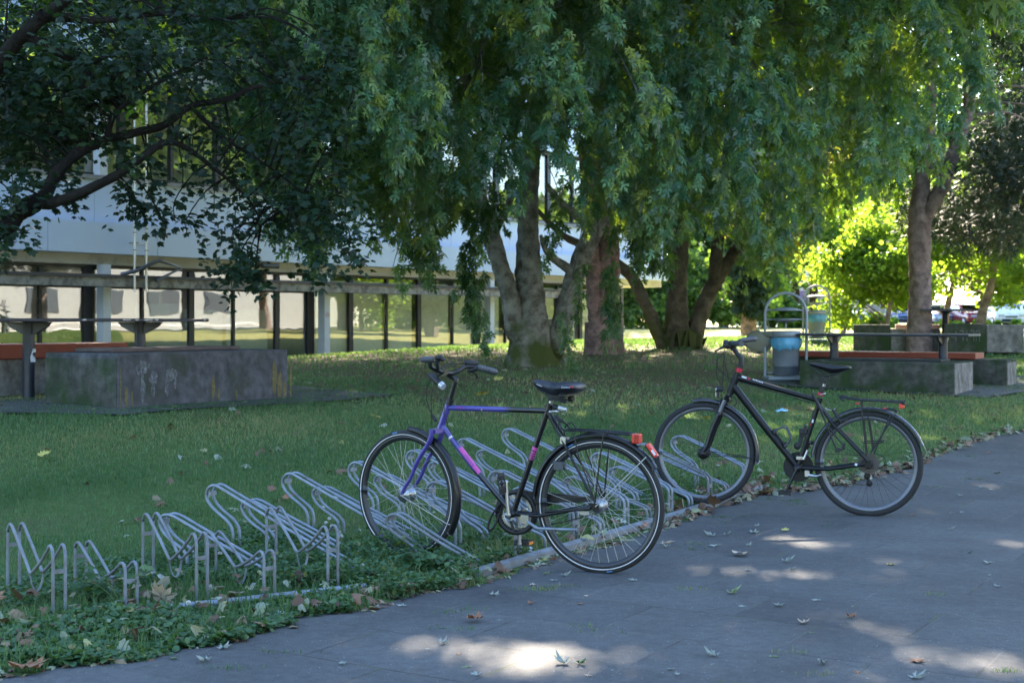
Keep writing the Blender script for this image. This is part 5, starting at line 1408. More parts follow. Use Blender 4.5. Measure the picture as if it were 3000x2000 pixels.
# broader maple leaf
MAPLE = tmpl(mirror([(0, 0), (.16, -.04), (.40, .02), (.34, .16), (.60, .30), (.50, .40), (.62, .62), (.38, .56), (.24, .52), (.30, .78), (.14, .76), (0, 1.0)]), (0, .33), .18)
SIMPLE = tmpl([(0, 0), (.38, .22), (.42, .6), (.1, .75), (0, 1.0), (-.2, .7), (-.44, .5), (-.3, .15)], (0, .4), .2)
TUFT = tmpl([(0, -.1), (.25, .12), (.6, .1), (.36, .4), (.62, .75), (.2, .68), (.05, 1.05), (-.22, .66), (-.6, .85), (-.4, .42), (-.65, .12), (-.2, .1)], (0, .4), .3)
NEEDLE = tmpl([(0, 0), (.03, .1), (.40, .66), (.05, .24), (.14, 1.0), (.0, .28), (-.16, .98), (-.05, .24), (-.44, .6), (-.03, .1)], (0, .16), .1)

def orient(tip, nrm):
    """rotation matrices with +Y along tip and +Z near nrm"""
    y = tip / np.linalg.norm(tip, axis=1, keepdims=True)
    z = nrm - y * (nrm * y).sum(1, keepdims=True); z /= np.linalg.norm(z, axis=1, keepdims=True) + 1e-9
    x = np.cross(y, z)
    return np.stack([x, y, z], 2)
def leaves(name, T, pos, tip, nrm, size, mats, v, parent=None):
    V, Fc = T; R = orient(tip, nrm); N_ = len(pos)
    sz = np.broadcast_to(np.asarray(size, float).reshape(-1, 1, 1), (N_, 1, 1))
    sh = 1 + rng.uniform(-.18, .18, (N_, 1, 1))
    Vv = V[None] * sz; Vv[..., 0:1] *= sh; Vv[..., 2] *= rng.uniform(.2, 2.2, (N_, 1))
    Wv = np.einsum('nij,nkj->nki', R, Vv) + pos[:, None]
    Fa = Fc[None] + (np.arange(N_) * len(V))[:, None, None]
    o = npmesh(name, Wv.reshape(-1, 3), Fa.reshape(-1, 3), mats, parent, v=np.repeat(v, len(Fc)))
    return o
def inpoly(px, py, poly):
    inside = np.zeros(len(px), bool); n = len(poly); j = n - 1
    for i in range(n):
        xi, yi = poly[i]; xj, yj = poly[j]
        c = ((yi > py) != (yj > py)) & (px < (xj - xi) * (py - yi) / (yj - yi + 1e-12) + xi)
        inside ^= c; j = i
    return inside
def sample_poly(poly, n):
    P_ = np.array(poly, float); lo = P_.min(0); hi = P_.max(0); out = []
    got = 0
    while got < n:
        q = rng.uniform(lo, hi, (n * 2 + 10, 2)); q = q[inpoly(q[:, 0], q[:, 1], poly)]; out.append(q); got += len(q)
    return np.concatenate(out)[:n]
def shaft_mask(pos):
    """leave out foliage where the photograph shows sun reaching the paving (real openings in the crown)"""
    s = np.array(SUN); k = (pos[:, 2]) / s[2]
    gx = pos[:, 0] - s[0] * k; gy = pos[:, 1] - s[1] * k
    keep = np.ones(len(pos), bool)
    for (cx, cyy, rx, ry, ang) in SHAFTS:
        dx = gx - cx; dy = gy - cyy; c = math.cos(ang); sn = math.sin(ang)
        u = (dx * c + dy * sn) / rx; w = (-dx * sn + dy * c) / ry
        keep &= ((u * u + w * w) > 1) | (rng.uniform(0, 1, len(pos)) < .09)
    return keep
def gpx(px, py):
    p = G(px, py, 3.5, 40); return p.x, p.y
SHAFTS = []
def shaft(px0, py0, px1, py1, wy):
    a = Vector(gpx(px0, py0)); b = Vector(gpx(px1, py1)); m = (a + b) / 2; d = b - a
    SHAFTS.append((m.x, m.y, d.length / 2 + .12, wy + .07, math.atan2(d.y, d.x)))
shaft(1190, 1908, 1620, 1945, .08); shaft(1380, 1968, 1880, 2008, .12); shaft(1640, 1922, 1930, 1945, .04)
shaft(2240, 1592, 2520, 1625, .17); shaft(2520, 1650, 2760, 1680, .15); shaft(2040, 1690, 2350, 1722, .14); shaft(2380, 1700, 2560, 1720, .09)
shaft(2860, 1430, 3060, 1445, .12); shaft(2900, 1605, 3060, 1615, .12); shaft(2640, 1950, 3000, 1990, .12); shaft(2420, 1850, 2640, 1880, .06); shaft(2720, 1515, 2900, 1530, .06)

def patch3(p):
    return np.sin(p[:, 0] * 2.3 + 1.7 * np.sin(p[:, 2] * 1.1 + 1)) * .5 + np.sin(p[:, 1] * 1.9 + p[:, 2] * .9 + 2 * np.sin(p[:, 0] * .8)) * .5
def shade_ok(u): return np.ones(len(u), bool)
def thin(u):
    land = u[:, 1] - SUN.y / SUN.z * u[:, 2]
    return u[(land < 11.5) | (land > 16) | (rng.uniform(0, 1, len(u)) < .15)]
def strands(C, k=4, step=.17, drift=.05):
    out = []; p = C.copy(); d = rng.normal(0, drift, C.shape); d[:, 2] = 0
    p[:, 2] += step * k * .5
    for i in range(k):
        out.append(p.copy()); p = p + d + rng.normal(0, .03, p.shape); p[:, 2] -= step
    return np.concatenate(out)
def sprays(centres, axis, n_per, length, spread, leafsz, jit=.5):
    """hanging sprays: returns positions, tips, normals, sizes, spray value"""
    N_ = len(centres)
    centres = centres - np.asarray(axis) * length * .5
    t = rng.uniform(0, 1, (N_, n_per)); ln = length * rng.uniform(.6, 1.3, (N_, 1))
    ax = axis + rng.normal(0, .22, (N_, 3)); ax /= np.linalg.norm(ax, axis=1, keepdims=True)
    rad = rng.normal(0, 1, (N_, n_per, 3)); rad /= np.linalg.norm(rad, axis=2, keepdims=True)
    pos = centres[:, None] + ax[:, None] * (t * ln)[..., None] + rad * (spread * (1 - .45 * t))[..., None] * rng.uniform(.2, 1, (N_, n_per, 1))
    tip = ax[:, None] * .75 + rad * jit + np.array([0, 0, -.25])
    nrm = rng.normal(0, 1, (N_, n_per, 3)) * .7 + np.array([0, -.25, .55])
    sz = leafsz * rng.uniform(.6, 1.25, (N_, n_per))
    v = np.clip(.42 + .28 * (patch3(centres)[:, None]) + rng.normal(0, .12, (N_, 1)) + rng.normal(0, .12, (N_, n_per)) + (rng.uniform(0, 1, (N_, 1)) < .05) * .5, 0, 1)
    return pos.reshape(-1, 3), tip.reshape(-1, 3), nrm.reshape(-1, 3), sz.ravel(), v.ravel()
def pix_to_world(q, Y):
    return np.stack([(q[:, 0] - 1500) / F * Y, Y, H - (q[:, 1] - HY) / F * Y], 1)

SIL = leafmat("silver_maple_leaf", [(0, (.009, .036, .024)), (.4, (.036, .108, .064)), (.72, (.125, .26, .125)), (1.0, (.24, .28, .06))], [(.20, .44, .02), (.50, .66, .04)], .36, .34, under=(.10, .155, .12))
DRK = leafmat("shade_toned_leaf", [(0, (.008, .022, .013)), (.7, (.017, .045, .024)), (1.0, (.035, .065, .025))], [(.04, .10, .012), (.08, .16, .02)], .55, .2)  # shade and backlight put into the leaf colour, down to near black
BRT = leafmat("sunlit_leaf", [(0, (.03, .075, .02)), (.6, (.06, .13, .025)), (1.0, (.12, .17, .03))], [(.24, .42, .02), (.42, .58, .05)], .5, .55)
YEL = leafmat("autumn_leaf", [(0, (.05, .085, .02)), (.6, (.12, .13, .02)), (1.0, (.22, .17, .02))], [(.30, .34, .02), (.5, .40, .02)], .5, .5)
PIN = leafmat("pine_needle", [(0, (.008, .020, .012)), (.7, (.022, .044, .026)), (1.0, (.09, .075, .035))], [(.02, .05, .015), (.04, .07, .02)], .6, .10)
HDG = leafmat("hedge_leaf", [(0, (.02, .055, .02)), (.6, (.045, .11, .03)), (1.0, (.11, .16, .04))], [(.14, .30, .03), (.28, .42, .05)], .5, .4)

# bark
def bark(name, c1, c2, moss=None, sc=(7, 7, 1.6), bump=.9):
    m = mat(name, c1, .9, var=.25, scale=4, spec=.15, col2=c2, c2scale=5, c2lo=.42, c2hi=.6)
    nt = m.node_tree; N = nt.nodes; L = nt.links; b = N["Principled BSDF"]
    tc = N.new("ShaderNodeTexCoord"); mp = N.new("ShaderNodeMapping"); mp.inputs["Scale"].default_value = sc; L.new(tc.outputs["Object"], mp.inputs["Vector"])
    vo = N.new("ShaderNodeTexNoise"); vo.inputs["Scale"].default_value = 4; vo.inputs["Detail"].default_value = 9; vo.inputs["Roughness"].default_value = .7; L.new(mp.outputs[0], vo.inputs["Vector"])
    bp = N.new("ShaderNodeBump"); bp.inputs["Strength"].default_value = bump; bp.inputs["Distance"].default_value = .09
    L.new(vo.outputs["Fac"], bp.inputs["Height"]); L.new(bp.outputs["Normal"], b.inputs["Normal"])
    if moss:
        src = b.inputs["Base Color"].links[0].from_socket
        sx = N.new("ShaderNodeSeparateXYZ"); L.new(tc.outputs["Object"], sx.inputs[0])
        mr = N.new("ShaderNodeMapRange"); mr.inputs["From Min"].default_value = 1.1; mr.inputs["From Max"].default_value = .2; L.new(sx.outputs["Z"], mr.inputs["Value"])
        nz = N.new("ShaderNodeTexNoise"); nz.inputs["Scale"].default_value = 3; nz.inputs["Detail"].default_value = 6; L.new(tc.outputs["Object"], nz.inputs["Vector"])
        mu = N.new("ShaderNodeMath"); mu.operation = 'MULTIPLY_ADD'; L.new(mr.outputs["Result"], mu.inputs[0]); mu.inputs[1].default_value = .34; L.new(nz.outputs["Fac"], mu.inputs[2])
        m2 = N.new("ShaderNodeMapRange"); m2.inputs["From Min"].default_value = .66; m2.inputs["From Max"].default_value = .85; L.new(mu.outputs[0], m2.inputs["Value"])
        mx = N.new("ShaderNodeMix"); mx.data_type = 'RGBA'; L.new(m2.outputs["Result"], mx.inputs["Factor"]); L.new(src, mx.inputs["A"]); mx.inputs["B"].default_value = (*moss, 1)
        L.new(mx.outputs["Result"], b.inputs["Base Color"])
    return m
BK_S = bark("silver_maple_bark", (.32, .325, .29), (.13, .125, .105), (.085, .11, .035))
BK_D = bark("dark_bark", (.030, .025, .022), (.016, .014, .012))
BK_P = bark("pine_bark", (.40, .27, .24), (.18, .125, .115), None, (9, 9, 3), 1.0)
BK_G = bark("grey_pine_bark", (.40, .31, .29), (.20, .155, .15), None, (9, 9, 3), 1.0)
def limb(mb, pts, r, seg=18, wob=.04, n=5):
    if r[0] > .2: seg = 30; n = 9
    sp = smooth_path(pts, n); k = len(sp); rs = []
    for i in range(k):
        u = i / (k - 1) * (len(r) - 1); j = min(int(u), len(r) - 2); rs.append((r[j] + (r[j + 1] - r[j]) * (u - j)) * (1 + wob * math.sin(i * 2.1 + r[0] * 50)))
    i0 = len(mb.v); mb.tube(sp, rs, seg)
    for i in range(i0, len(mb.v)):
        c = sp[min((i - i0) // seg, len(sp) - 1)]; d = mb.v[i] - c; q = mb.v[i]
        mb.v[i] = c + d * (1 + .05 * math.sin(q.x * 31 + q.z * 3) + .04 * math.sin(q.z * 17 + q.y * 23) + rng.uniform(-.025, .025))
def WZ(px, py, Y): return W(px, py, Y)
def trunk_root(mb, x, y, r, h, n=26, ext=1.6):
    z = gz(x, y); vs = []; lv = 7
    for i in range(lv):
        f = i / (lv - 1)
        for k in range(n):
            a = 2 * math.pi * k / n; fl = 1 + (ext - 1) * (1 - f) ** 2.5 * (1 + .35 * math.sin(a * 5 + x) + .2 * math.sin(a * 3 + 1))
            vs.append(Vector((x + r * fl * math.cos(a), y + r * fl * math.sin(a), z - .12 + (h + .12) * f)))
    mb.add(vs, [(i * n + k, i * n + (k + 1) % n, (i + 1) * n + (k + 1) % n, (i + 1) * n + k) for i in range(lv - 1) for k in range(n)], 0, True)
def twigs(mb, a_list, b_arr, r=.006, cnt=60, sag=.1):
    """thin twigs from points of the limbs to spray origins"""
    if len(b_arr) == 0: return
    idx = rng.choice(len(b_arr), min(cnt, len(b_arr)), replace=False); A = np.array([tuple(a) for a in a_list])
    for i in idx:
        b = b_arr[i]; d = ((A - b) ** 2).sum(1); a = A[np.argmin(d)]
        if d.min() > 9: continue
        m = (a + b) / 2; m[2] += .12 * math.sqrt(d.min())
        mb.tube(smooth_path([a, m, b, b + np.array([0, 0, -.15])], 3), [r * 2.2] * 3 + [r * 1.4] * 3 + [r] * 4, 4, cap=False)
Dp = lambda L_: [D(x, y) for x, y in L_]

# ------------------------------------------------------------------ 1: field maple, shade put into its leaf colour, reaching in from the left
t1 = thing("maple_tree", (-6.6, 12.6, gz(-6.6, 12.6)), "shade-darkened maple whose long limbs reach in from the left edge in front of the office", "tree")
mb = MB(); mb_pts = []
limbs1 = [
 ([(-6.6, 12.6, gz(-6.6, 12.6)), (-6.5, 12.6, 1.3), W(-260, 760, 12.3), W(0, 668, 12.0), W(54, 625, 12.0), W(112, 590, 12.0)], [.26, .22, .13, .085, .078, .075]),
 ([W(112, 590, 12.0), W(134, 567, 12.0), W(170, 504, 12.1), W(232, 446, 12.2), W(312, 411, 12.4), W(402, 388, 12.5), W(482, 366, 12.6), W(558, 312, 12.8), W(670, 290, 13), W(740, 258, 13.2), W(900, 230, 13.5), W(1060, 260, 13.8)], [.065, .058, .055, .05, .045, .04, .036, .032, .028, .024, .02, .012]),
 ([W(112, 592, 12.0), W(143, 598, 11.9), W(223, 571, 11.8), W(290, 540, 11.7), W(357, 504, 11.7), W(424, 455, 11.7), W(482, 418, 11.8), W(540, 430, 11.9), W(610, 480, 12), W(690, 545, 12.1), W(740, 600, 12.2), W(765, 660, 12.2)], [.05, .05, .046, .042, .038, .034, .03, .024, .018, .013, .009, .006]),
 ([(-6.5, 12.6, 1.6), W(-300, 420, 12.0), W(-80, 260, 11.6), W(22, 152, 11.4), W(67, 103, 11.3), W(134, 45, 11.2), W(192, 0, 11.1), W(260, -90, 11)], [.22, .15, .08, .06, .055, .05, .045, .03]),
 ([W(67, 103, 11.3), W(200, 170, 11.5), W(260, 200, 11.6), W(240, 260, 11.6)], [.05, .03, .02, .01]),
 ([W(312, 411, 12.4), W(340, 330, 12.4), W(420, 270, 12.5), W(560, 190, 12.6), W(700, 120, 12.8)], [.03, .025, .02, .016, .01]),
 ([W(134, 45, 11.2), W(300, 60, 11.6), W(480, 40, 12), W(650, 60, 12.4)], [.05, .03, .022, .012]),
 ([W(558, 312, 12.8), W(650, 400, 12.6), W(760, 470, 12.5), W(880, 560, 12.5), W(930, 640, 12.5)], [.022, .018, .013, .009, .005]),
]
for pts, r in limbs1:
    limb(mb, pts, r, 12, .03); mb_pts += [tuple(p) for p in smooth_path(pts, 8)]
regs = [  # polygon (display px), sprays, depth range
 ([(-60, -60), (560, -60), (560, 90), (480, 140), (330, 150), (250, 110), (120, 130), (-60, 60)], 150, (10.5, 15)),
 ([(-60, 40), (130, 110), (200, 170), (225, 260), (190, 320), (130, 395), (60, 405), (-60, 380)], 270, (12.1, 14.5)),
 ([(130, 100), (330, 120), (330, 200), (230, 230), (190, 190)], 70, (11, 14)),
 ([(300, 130), (600, 60), (800, 60), (820, 330), (800, 380), (700, 350), (560, 320), (420, 280), (330, 220)], 150, (11.5, 16)),
 ([(230, 300), (420, 270), (620, 330), (860, 420), (880, 480), (760, 500), (640, 470), (520, 440), (400, 470), (300, 420), (250, 360)], 80, (11.5, 13.5)),
 ([(60, 440), (140, 410), (200, 440), (150, 470)], 10, (11.9, 12.2)),
 ([(250, 430), (420, 440), (450, 500), (380, 515), (300, 480)], 14, (11.6, 12.4)),
 ([(500, 460), (620, 440), (760, 450), (850, 500), (845, 590), (790, 600), (740, 650), (715, 600), (600, 560), (570, 640), (535, 650), (540, 560), (505, 540)], 62, (11.6, 13)),
 ([(460, 610), (590, 600), (590, 650), (540, 655), (470, 630)], 16, (11.8, 12.4)),
 ([(-40, 395), (40, 420), (40, 500), (20, 560), (-40, 560)], 26, (11.3, 12.3)),
]
C = []
for poly, n, (y0, y1) in regs:
    q = sample_poly(Dp(poly), n); Y = rng.uniform(y0, y1, n); C.append(pix_to_world(q, Y))
C = np.concatenate(C)
hide = (C[:, 2] < -1)
# crown above and beyond the frame
up = rng.uniform([-10.5, 9.5, 5.3], [1.0, 17, 9.5], (1200, 3)); C2 = up[shade_ok(up)]
twigs(mb, mb_pts, C, .005, 240)
mb.build("trunk", BK_D, t1)
a = sprays(C, np.array([.25, -.1, -.55]), 15, .34, .17, .064, .8)
b_ = sprays(C2, np.array([.2, -.1, -.5]), 10, .7, .45, .14, .8)
pos, tip, nrm, sz, v = [np.concatenate(z) for z in zip(a, b_)]
nrm[:, 2] += 1.5; tip[:, 2] *= .45
k = shaft_mask(pos)
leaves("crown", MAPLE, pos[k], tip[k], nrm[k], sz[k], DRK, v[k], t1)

# ------------------------------------------------------------------ 2: main silver maple
x0, y0 = W(1556, 1071, 22).x, 22.0; z0 = gz(x0, y0)
t2 = thing("silver_maple", (x0, y0, z0), "large silver maple with three leaning stems and mossy base, behind the purple bicycle", "tree")
mb = MB()
trunk_root(mb, x0 + .0, y0, .34, .75, ext=1.45)
K = 22.0
limb(mb, [(x0, y0, z0 + .5), W(1556, 980, K), W(1552, 880, K), W(1548, 780, K), W(1546, 660, K), W(1552, 520, K), W(1560, 380, K), W(1600, 200, K), W(1630, 0, K), W(1640, -300, K)], [.33, .29, .245, .20, .17, .16, .15, .14, .12, .08], 22, .03)
limb(mb, [(x0 - .1, y0 - .1, z0 + .45), W(1512, 960, K - .1), W(1496, 880, K - .15), W(1470, 790, K - .2), W(1440, 690, K - .3), W(1410, 600, K - .4), W(1370, 480, K - .8), W(1320, 350, K - 1.2), W(1240, 180, K - 2), W(1150, 0, K - 3)], [.24, .18, .15, .142, .14, .135, .12, .10, .07, .04], 18, .03)
limb(mb, [(x0 + .3, y0 + .1, z0 + .25), W(1640, 960, K + .1), W(1672, 850, K + .1), W(1710, 740, K + .1), W(1760, 640, K), W(1820, 540, K), W(1880, 440, K - .2), W(1960, 340, K - .6), W(2060, 220, K - 1), W(2150, 50, K - 2)], [.24, .18, .16, .155, .145, .135, .12, .10, .08, .05], 18, .03)
limb(mb, [W(1690, 800, K + .1), W(1640, 770, K), W(1600, 735, K - .3), W(1585, 690, K - .5)], [.10, .07, .05, .03], 10)
limb(mb, [W(1745, 680, K), W(1700, 640, K - .2), W(1650, 600, K - .3), W(1600, 540, K - .4)], [.10, .08, .06, .04], 10)
limb(mb, [W(1440, 690, K - .3), W(1480, 620, K - .2), W(1500, 560, K), W(1490, 480, K)], [.08, .06, .05, .03], 10)
lp2 = [tuple(W(x, y, yy)) for (x, y, yy) in ((1320, 350, 20.8), (1150, 0, 19), (1546, 400, 21), (1960, 340, 21), (1240, 180, 19), (1760, 500, 20), (1400, 200, 18), (1000, 100, 17.5), (1700, 100, 18), (2100, 100, 19))]
regs = [
 ([(560, -80), (960, -80), (960, 60), (800, 120), (640, 110), (560, 60)], 170, (15, 20)),
 ([(560, 250), (640, 190), (760, 210), (780, 280), (735, 330), (680, 345), (640, 395), (600, 390), (560, 310)], 55, (14.8, 16.2)),
 ([(540, -60), (1000, -60), (1000, 380), (900, 410), (780, 310), (735, 330), (690, 350), (610, 375), (550, 310), (600, 230), (700, 180), (640, 110)], 330, (13.4, 15.6)),
 ([(250, -40), (560, -40), (580, 100), (500, 170), (470, 210), (400, 150), (330, 140), (250, 60)], 60, (13.5, 15)),
 ([(740, 40), (1000, -60), (1480, -80), (1520, 300), (1500, 470), (1400, 500), (1320, 440), (1240, 440), (1180, 420), (1120, 440), (1020, 400), (960, 440), (860, 430), (800, 330), (750, 220)], 1150, (14.5, 21.5)),
 ([(700, 340), (840, 330), (1000, 400), (1090, 430), (1110, 470), (1010, 480), (960, 520), (900, 530), (860, 510), (800, 540), (770, 480)], 70, (16, 19)),
 ([(620, 470), (760, 450), (800, 520), (760, 590), (700, 570), (640, 600), (600, 560)], 34, (15.5, 17)),
 ([(1480, -80), (1980, -80), (1960, 100), (1900, 330), (1900, 480), (1880, 540), (1820, 565), (1760, 530), (1720, 560), (1680, 490), (1620, 530), (1560, 510), (1500, 530), (1470, 470)], 900, (15, 23)),
 ([(1900, -80), (2140, -80), (2130, 260), (2080, 330), (2100, 420), (2040, 430), (1990, 400), (1950, 330), (1900, 300)], 260, (15.5, 22)),
 ([(2090, -60), (2250, -60), (2350, 20), (2340, 60), (2230, 60), (2120, 160)], 60, (15, 18)),
 ([(1240, 560), (1330, 520), (1400, 560), (1440, 640), (1430, 720), (1440, 800), (1400, 790), (1310, 760), (1300, 830), (1275, 760), (1260, 660)], 15, (19.5, 21)),
 ([(1200, 430), (1320, 430), (1440, 480), (1460, 560), (1380, 560), (1300, 520), (1240, 570), (1190, 530)], 8, (18.5, 20.5)),
 ([(1460, 540), (1560, 540), (1520, 620), (1440, 600)], 18, (19, 21)),
]
C = []
for poly, n, (ya, yb) in regs:
    q = sample_poly(Dp(poly), n); Y = rng.uniform(ya, yb, n); C.append(pix_to_world(q, Y))
# hanging strands that end in the open
for (px, pa, pb, yy) in ((905, 470, 600, 18), (921, 500, 560, 18), (990, 560, 600, 18), (985, 480, 640, 18), (1088, 500, 790, 18.5), (1075, 560, 700, 18.5), (700, 400, 470, 15), (600, 330, 390, 15), (1015, 460, 520, 18), (925, 590, 650, 18), (880, 420, 540, 17), (640, 380, 400, 15), (1290, 700, 830, 20), (1410, 620, 830, 20), (2110, 380, 420, 18), (1830, 560, 600, 20), (410, 180, 235, 13.8), (490, 170, 260, 13.9), (1500, 500, 620, 19), (1700, 540, 600, 19), (1120, 430, 560, 17.5), (1050, 400, 500, 17), (2200, 140, 250, 16), (2235, 150, 230, 16), (2175, 250, 330, 16), (2100, 300, 400, 17)):
    n = max(3, int((pb - pa) / 13)); py = np.linspace(pa, pb - 8, n) * 1.27551; px_ = np.full(n, px * 1.27551) + rng.normal(0, 9, n) + np.linspace(-6, 6, n)
    C.append(pix_to_world(np.stack([px_, py], 1), np.full(n, float(yy))))
C = np.concatenate(C)
# upper crown, above the frame
u = rng.uniform([-9, 13.5, 5.6], [9.5, 29, 12.5], (8200, 3)); r = ((u[:, 0] - .3) / 10.2) ** 2 + ((u[:, 1] - 21) / 8.5) ** 2 + ((u[:, 2] - 6) / 7) ** 2; u = thin(u[r < 1])
twigs(mb, lp2, C, .006, 200)
tr = mb.build("trunk", BK_S, t2)
C = strands(C[rng.uniform(0, 1, len(C)) < .27], 4)
a = sprays(C, np.array([0, -.05, -1.0]), 17, .28, .10, .108, .7)
b_ = sprays(u, np.array([0, 0, -1.0]), 9, 1.0, .5, .27, .6)
pos, tip, nrm, sz, v = [np.concatenate(z) for z in zip(a, b_)]
k = shaft_mask(pos)
leaves("crown", SILVER, pos[k], tip[k], nrm[k], sz[k], SIL, v[k], t2)

# ------------------------------------------------------------------ 3: second silver maple
K = 28.0; xb, yb = W(1985, 1018, K).x, K; zb = gz(xb, yb)
t3 = thing("silver_maple", (xb, yb, zb), "second silver maple, shade-dark trunk forking low into three, behind the black bicycle's handlebars", "tree")
mb = MB(); trunk_root(mb, xb, yb, .30, .3, n=30, ext=1.5)
limb(mb, [(xb, yb, zb - .05), (xb, yb, zb + .12), W(1985, 960, K), W(1984, 850, K), W(1990, 700, K), W(1992, 560, K), W(1994, 400, K), W(2000, 200, K), W(2010, -100, K)], [.42, .35, .24, .20, .195, .19, .17, .15, .1], 20)
limb(mb, [(xb - .25, yb, zb + .05), W(1925, 970, K), W(1890, 890, K), W(1850, 810, K), W(1800, 770, K), W(1740, 730, K), W(1650, 690, K), W(1560, 600, K)], [.20, .14, .13, .12, .115, .10, .07, .04], 14)
limb(mb, [(xb + .3, yb, zb + .05), W(2040, 960, K), W(2072, 870, K), W(2110, 800, K), W(2150, 740, K), W(2190, 690, K), W(2240, 600, K), W(2300, 480, K)], [.23, .18, .16, .15, .12, .10, .07, .04], 14)
limb(mb, [W(2095, 830, K), W(2100, 740, K - .1), W(2115, 660, K), W(2150, 600, K), W(2200, 520, K)], [.15, .13, .12, .1, .06], 12)
lp3 = [tuple(W(x, y, K - 1)) for x, y in ((1994, 400), (2240, 600), (1740, 700), (2300, 480), (1900, 300), (2100, 300))]
regs = [
 ([(1440, 300), (1900, 260), (2080, 380), (2080, 440), (1960, 480), (1900, 520), (1870, 550), (1790, 530), (1730, 560), (1690, 520), (1640, 550), (1560, 510), (1480, 540), (1440, 500)], 380, (23.5, 31)),
 ([(1300, 440), (1500, 440), (1520, 600), (1440, 600), (1380, 560)], 20, (24, 29)),
 ([(1440, -60), (2000, -60), (2100, 300), (1500, 340)], 520, (24, 31)),
 ([(1700, 540), (1790, 560), (1830, 620), (1760, 640), (1700, 600)], 40, (25, 29)),
]
C = []
for poly, n, (ya, yb_) in regs:
    q = sample_poly(Dp(poly), n); C.append(pix_to_world(q, rng.uniform(ya, yb_, n)))
C = np.concatenate(C)
u = rng.uniform([-6, 22, 6.5], [11, 36, 13], (3800, 3)); r = ((u[:, 0] - 3.0) / 8.0) ** 2 + ((u[:, 1] - 28) / 7.0) ** 2 + ((u[:, 2] - 7) / 6.5) ** 2; u = thin(u[r < 1]); u = np.concatenate([u, rng.uniform([.5, 31, 7.6], [6.5, 38, 11.5], (500, 3))])  # last block of foliage added to shade the ground near the trunks
twigs(mb, lp3, C, .007, 60)
mb.build("trunk", bark("shaded_maple_bark", (.14, .125, .09), (.075, .065, .045), (.06, .075, .025)), t3)  # darker copy of the maple bark, shade put into its colour
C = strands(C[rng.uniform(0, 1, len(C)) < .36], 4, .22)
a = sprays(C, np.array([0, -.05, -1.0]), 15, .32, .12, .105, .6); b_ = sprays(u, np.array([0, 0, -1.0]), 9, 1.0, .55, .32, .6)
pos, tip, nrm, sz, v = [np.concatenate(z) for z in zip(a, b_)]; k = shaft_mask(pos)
v = np.clip(v - .10, 0, 1)  # rear crown a step darker, its shade put into the leaf colour
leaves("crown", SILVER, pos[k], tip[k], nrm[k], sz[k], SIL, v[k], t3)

# ------------------------------------------------------------------ pines
def pine_crown(name, parent, C, T=NEEDLE, n=16, ln=.5, sp=.3, sz_=.24, m=PIN):
    pos, tip, nrm, sz, v = sprays(C, np.array([0, 0, .25]), n, ln, sp, sz_, 1.6)
    k = shaft_mask(pos); return leaves(name, T, pos[k], tip[k], nrm[k], sz[k], m, v[k] * .85, parent)
K = 26.0; xb = W(1768, 1036, K).x; zb = gz(xb, K)
t4 = thing("pine_tree", (xb, K, zb), "thick reddish pine trunk with plated bark between the two silver maples", "tree")
mb = MB(); trunk_root(mb, xb, K, .36, .6, ext=1.22)
limb(mb, [(xb, K, zb + .2), W(1768, 920, K), W(1770, 780, K), W(1766, 640, K), W(1760, 500, K), W(1768, 300, K), W(1775, 100, K), W(1770, -300, K)], [.33, .30, .285, .27, .25, .22, .18, .1], 20)
limb(mb, [W(1742, 900, K - .15), W(1738, 800, K - .2), W(1728, 700, K - .3), W(1720, 560, K - .4), W(1700, 400, K)], [.16, .155, .14, .12, .05], 12)
mb.build("trunk", BK_P, t4)
u = np.concatenate([rng.uniform([-2.4, 22, 8.2], [6.2, 30, 13], (420, 3)), rng.uniform([-8, 27, 7.8], [1.2, 40, 13], (2700, 3))]); pine_crown("crown", t4, u, sz_=.34, ln=.8, sp=.6)  # wider second block of foliage added to shade the lawn before the office

K = 27.0; xb = W(2692, 1040, K).x; zb = gz(xb, K)
t5 = thing("pine_tree", (xb, K, zb), "tall forked pine with pinkish bark rising behind the right-hand table", "tree")
mb = MB(); trunk_root(mb, xb, K, .235, .5, ext=1.3)
limb(mb, [(xb, K, zb + .2), W(2694, 960, K), W(2696, 860, K), W(2694, 740, K), W(2694, 660, K), W(2694, 600, K), W(2706, 500, K), W(2722, 420, K), W(2728, 300, K), W(2735, 100, K), W(2740, -200, K)], [.25, .232, .222, .215, .215, .19, .155, .12, .10, .08, .05], 20)
limb(mb, [W(2700, 660, K), W(2730, 600, K - .1), W(2762, 540, K - .15), W(2785, 470, K - .2), W(2812, 400, K - .2), W(2838, 320, K - .2), W(2836, 230, K - .2), W(2825, 150, K - .2), W(2830, 0, K - .2)], [.14, .155, .15, .135, .12, .115, .10, .08, .05], 16)
limb(mb, [W(2730, 400, K), W(2770, 395, K - .3), W(2830, 380, K - .5), W(2900, 350, K - .6)], [.03, .025, .02, .01], 8)
for (a_, b_, c_) in (((2845, 300), (2930, 300), (3040, 310)), ((2838, 220), (2900, 210), (3020, 190)), ((2840, 340), (2950, 330), (3060, 380)), ((2840, 260), (2950, 250), (3060, 270))):
    limb(mb, [W(*a_, K - .2), W(*b_, K - .4), W(*c_, K - .8)], [.03, .022, .012], 8)
mb.build("trunk", BK_G, t5)
C = []
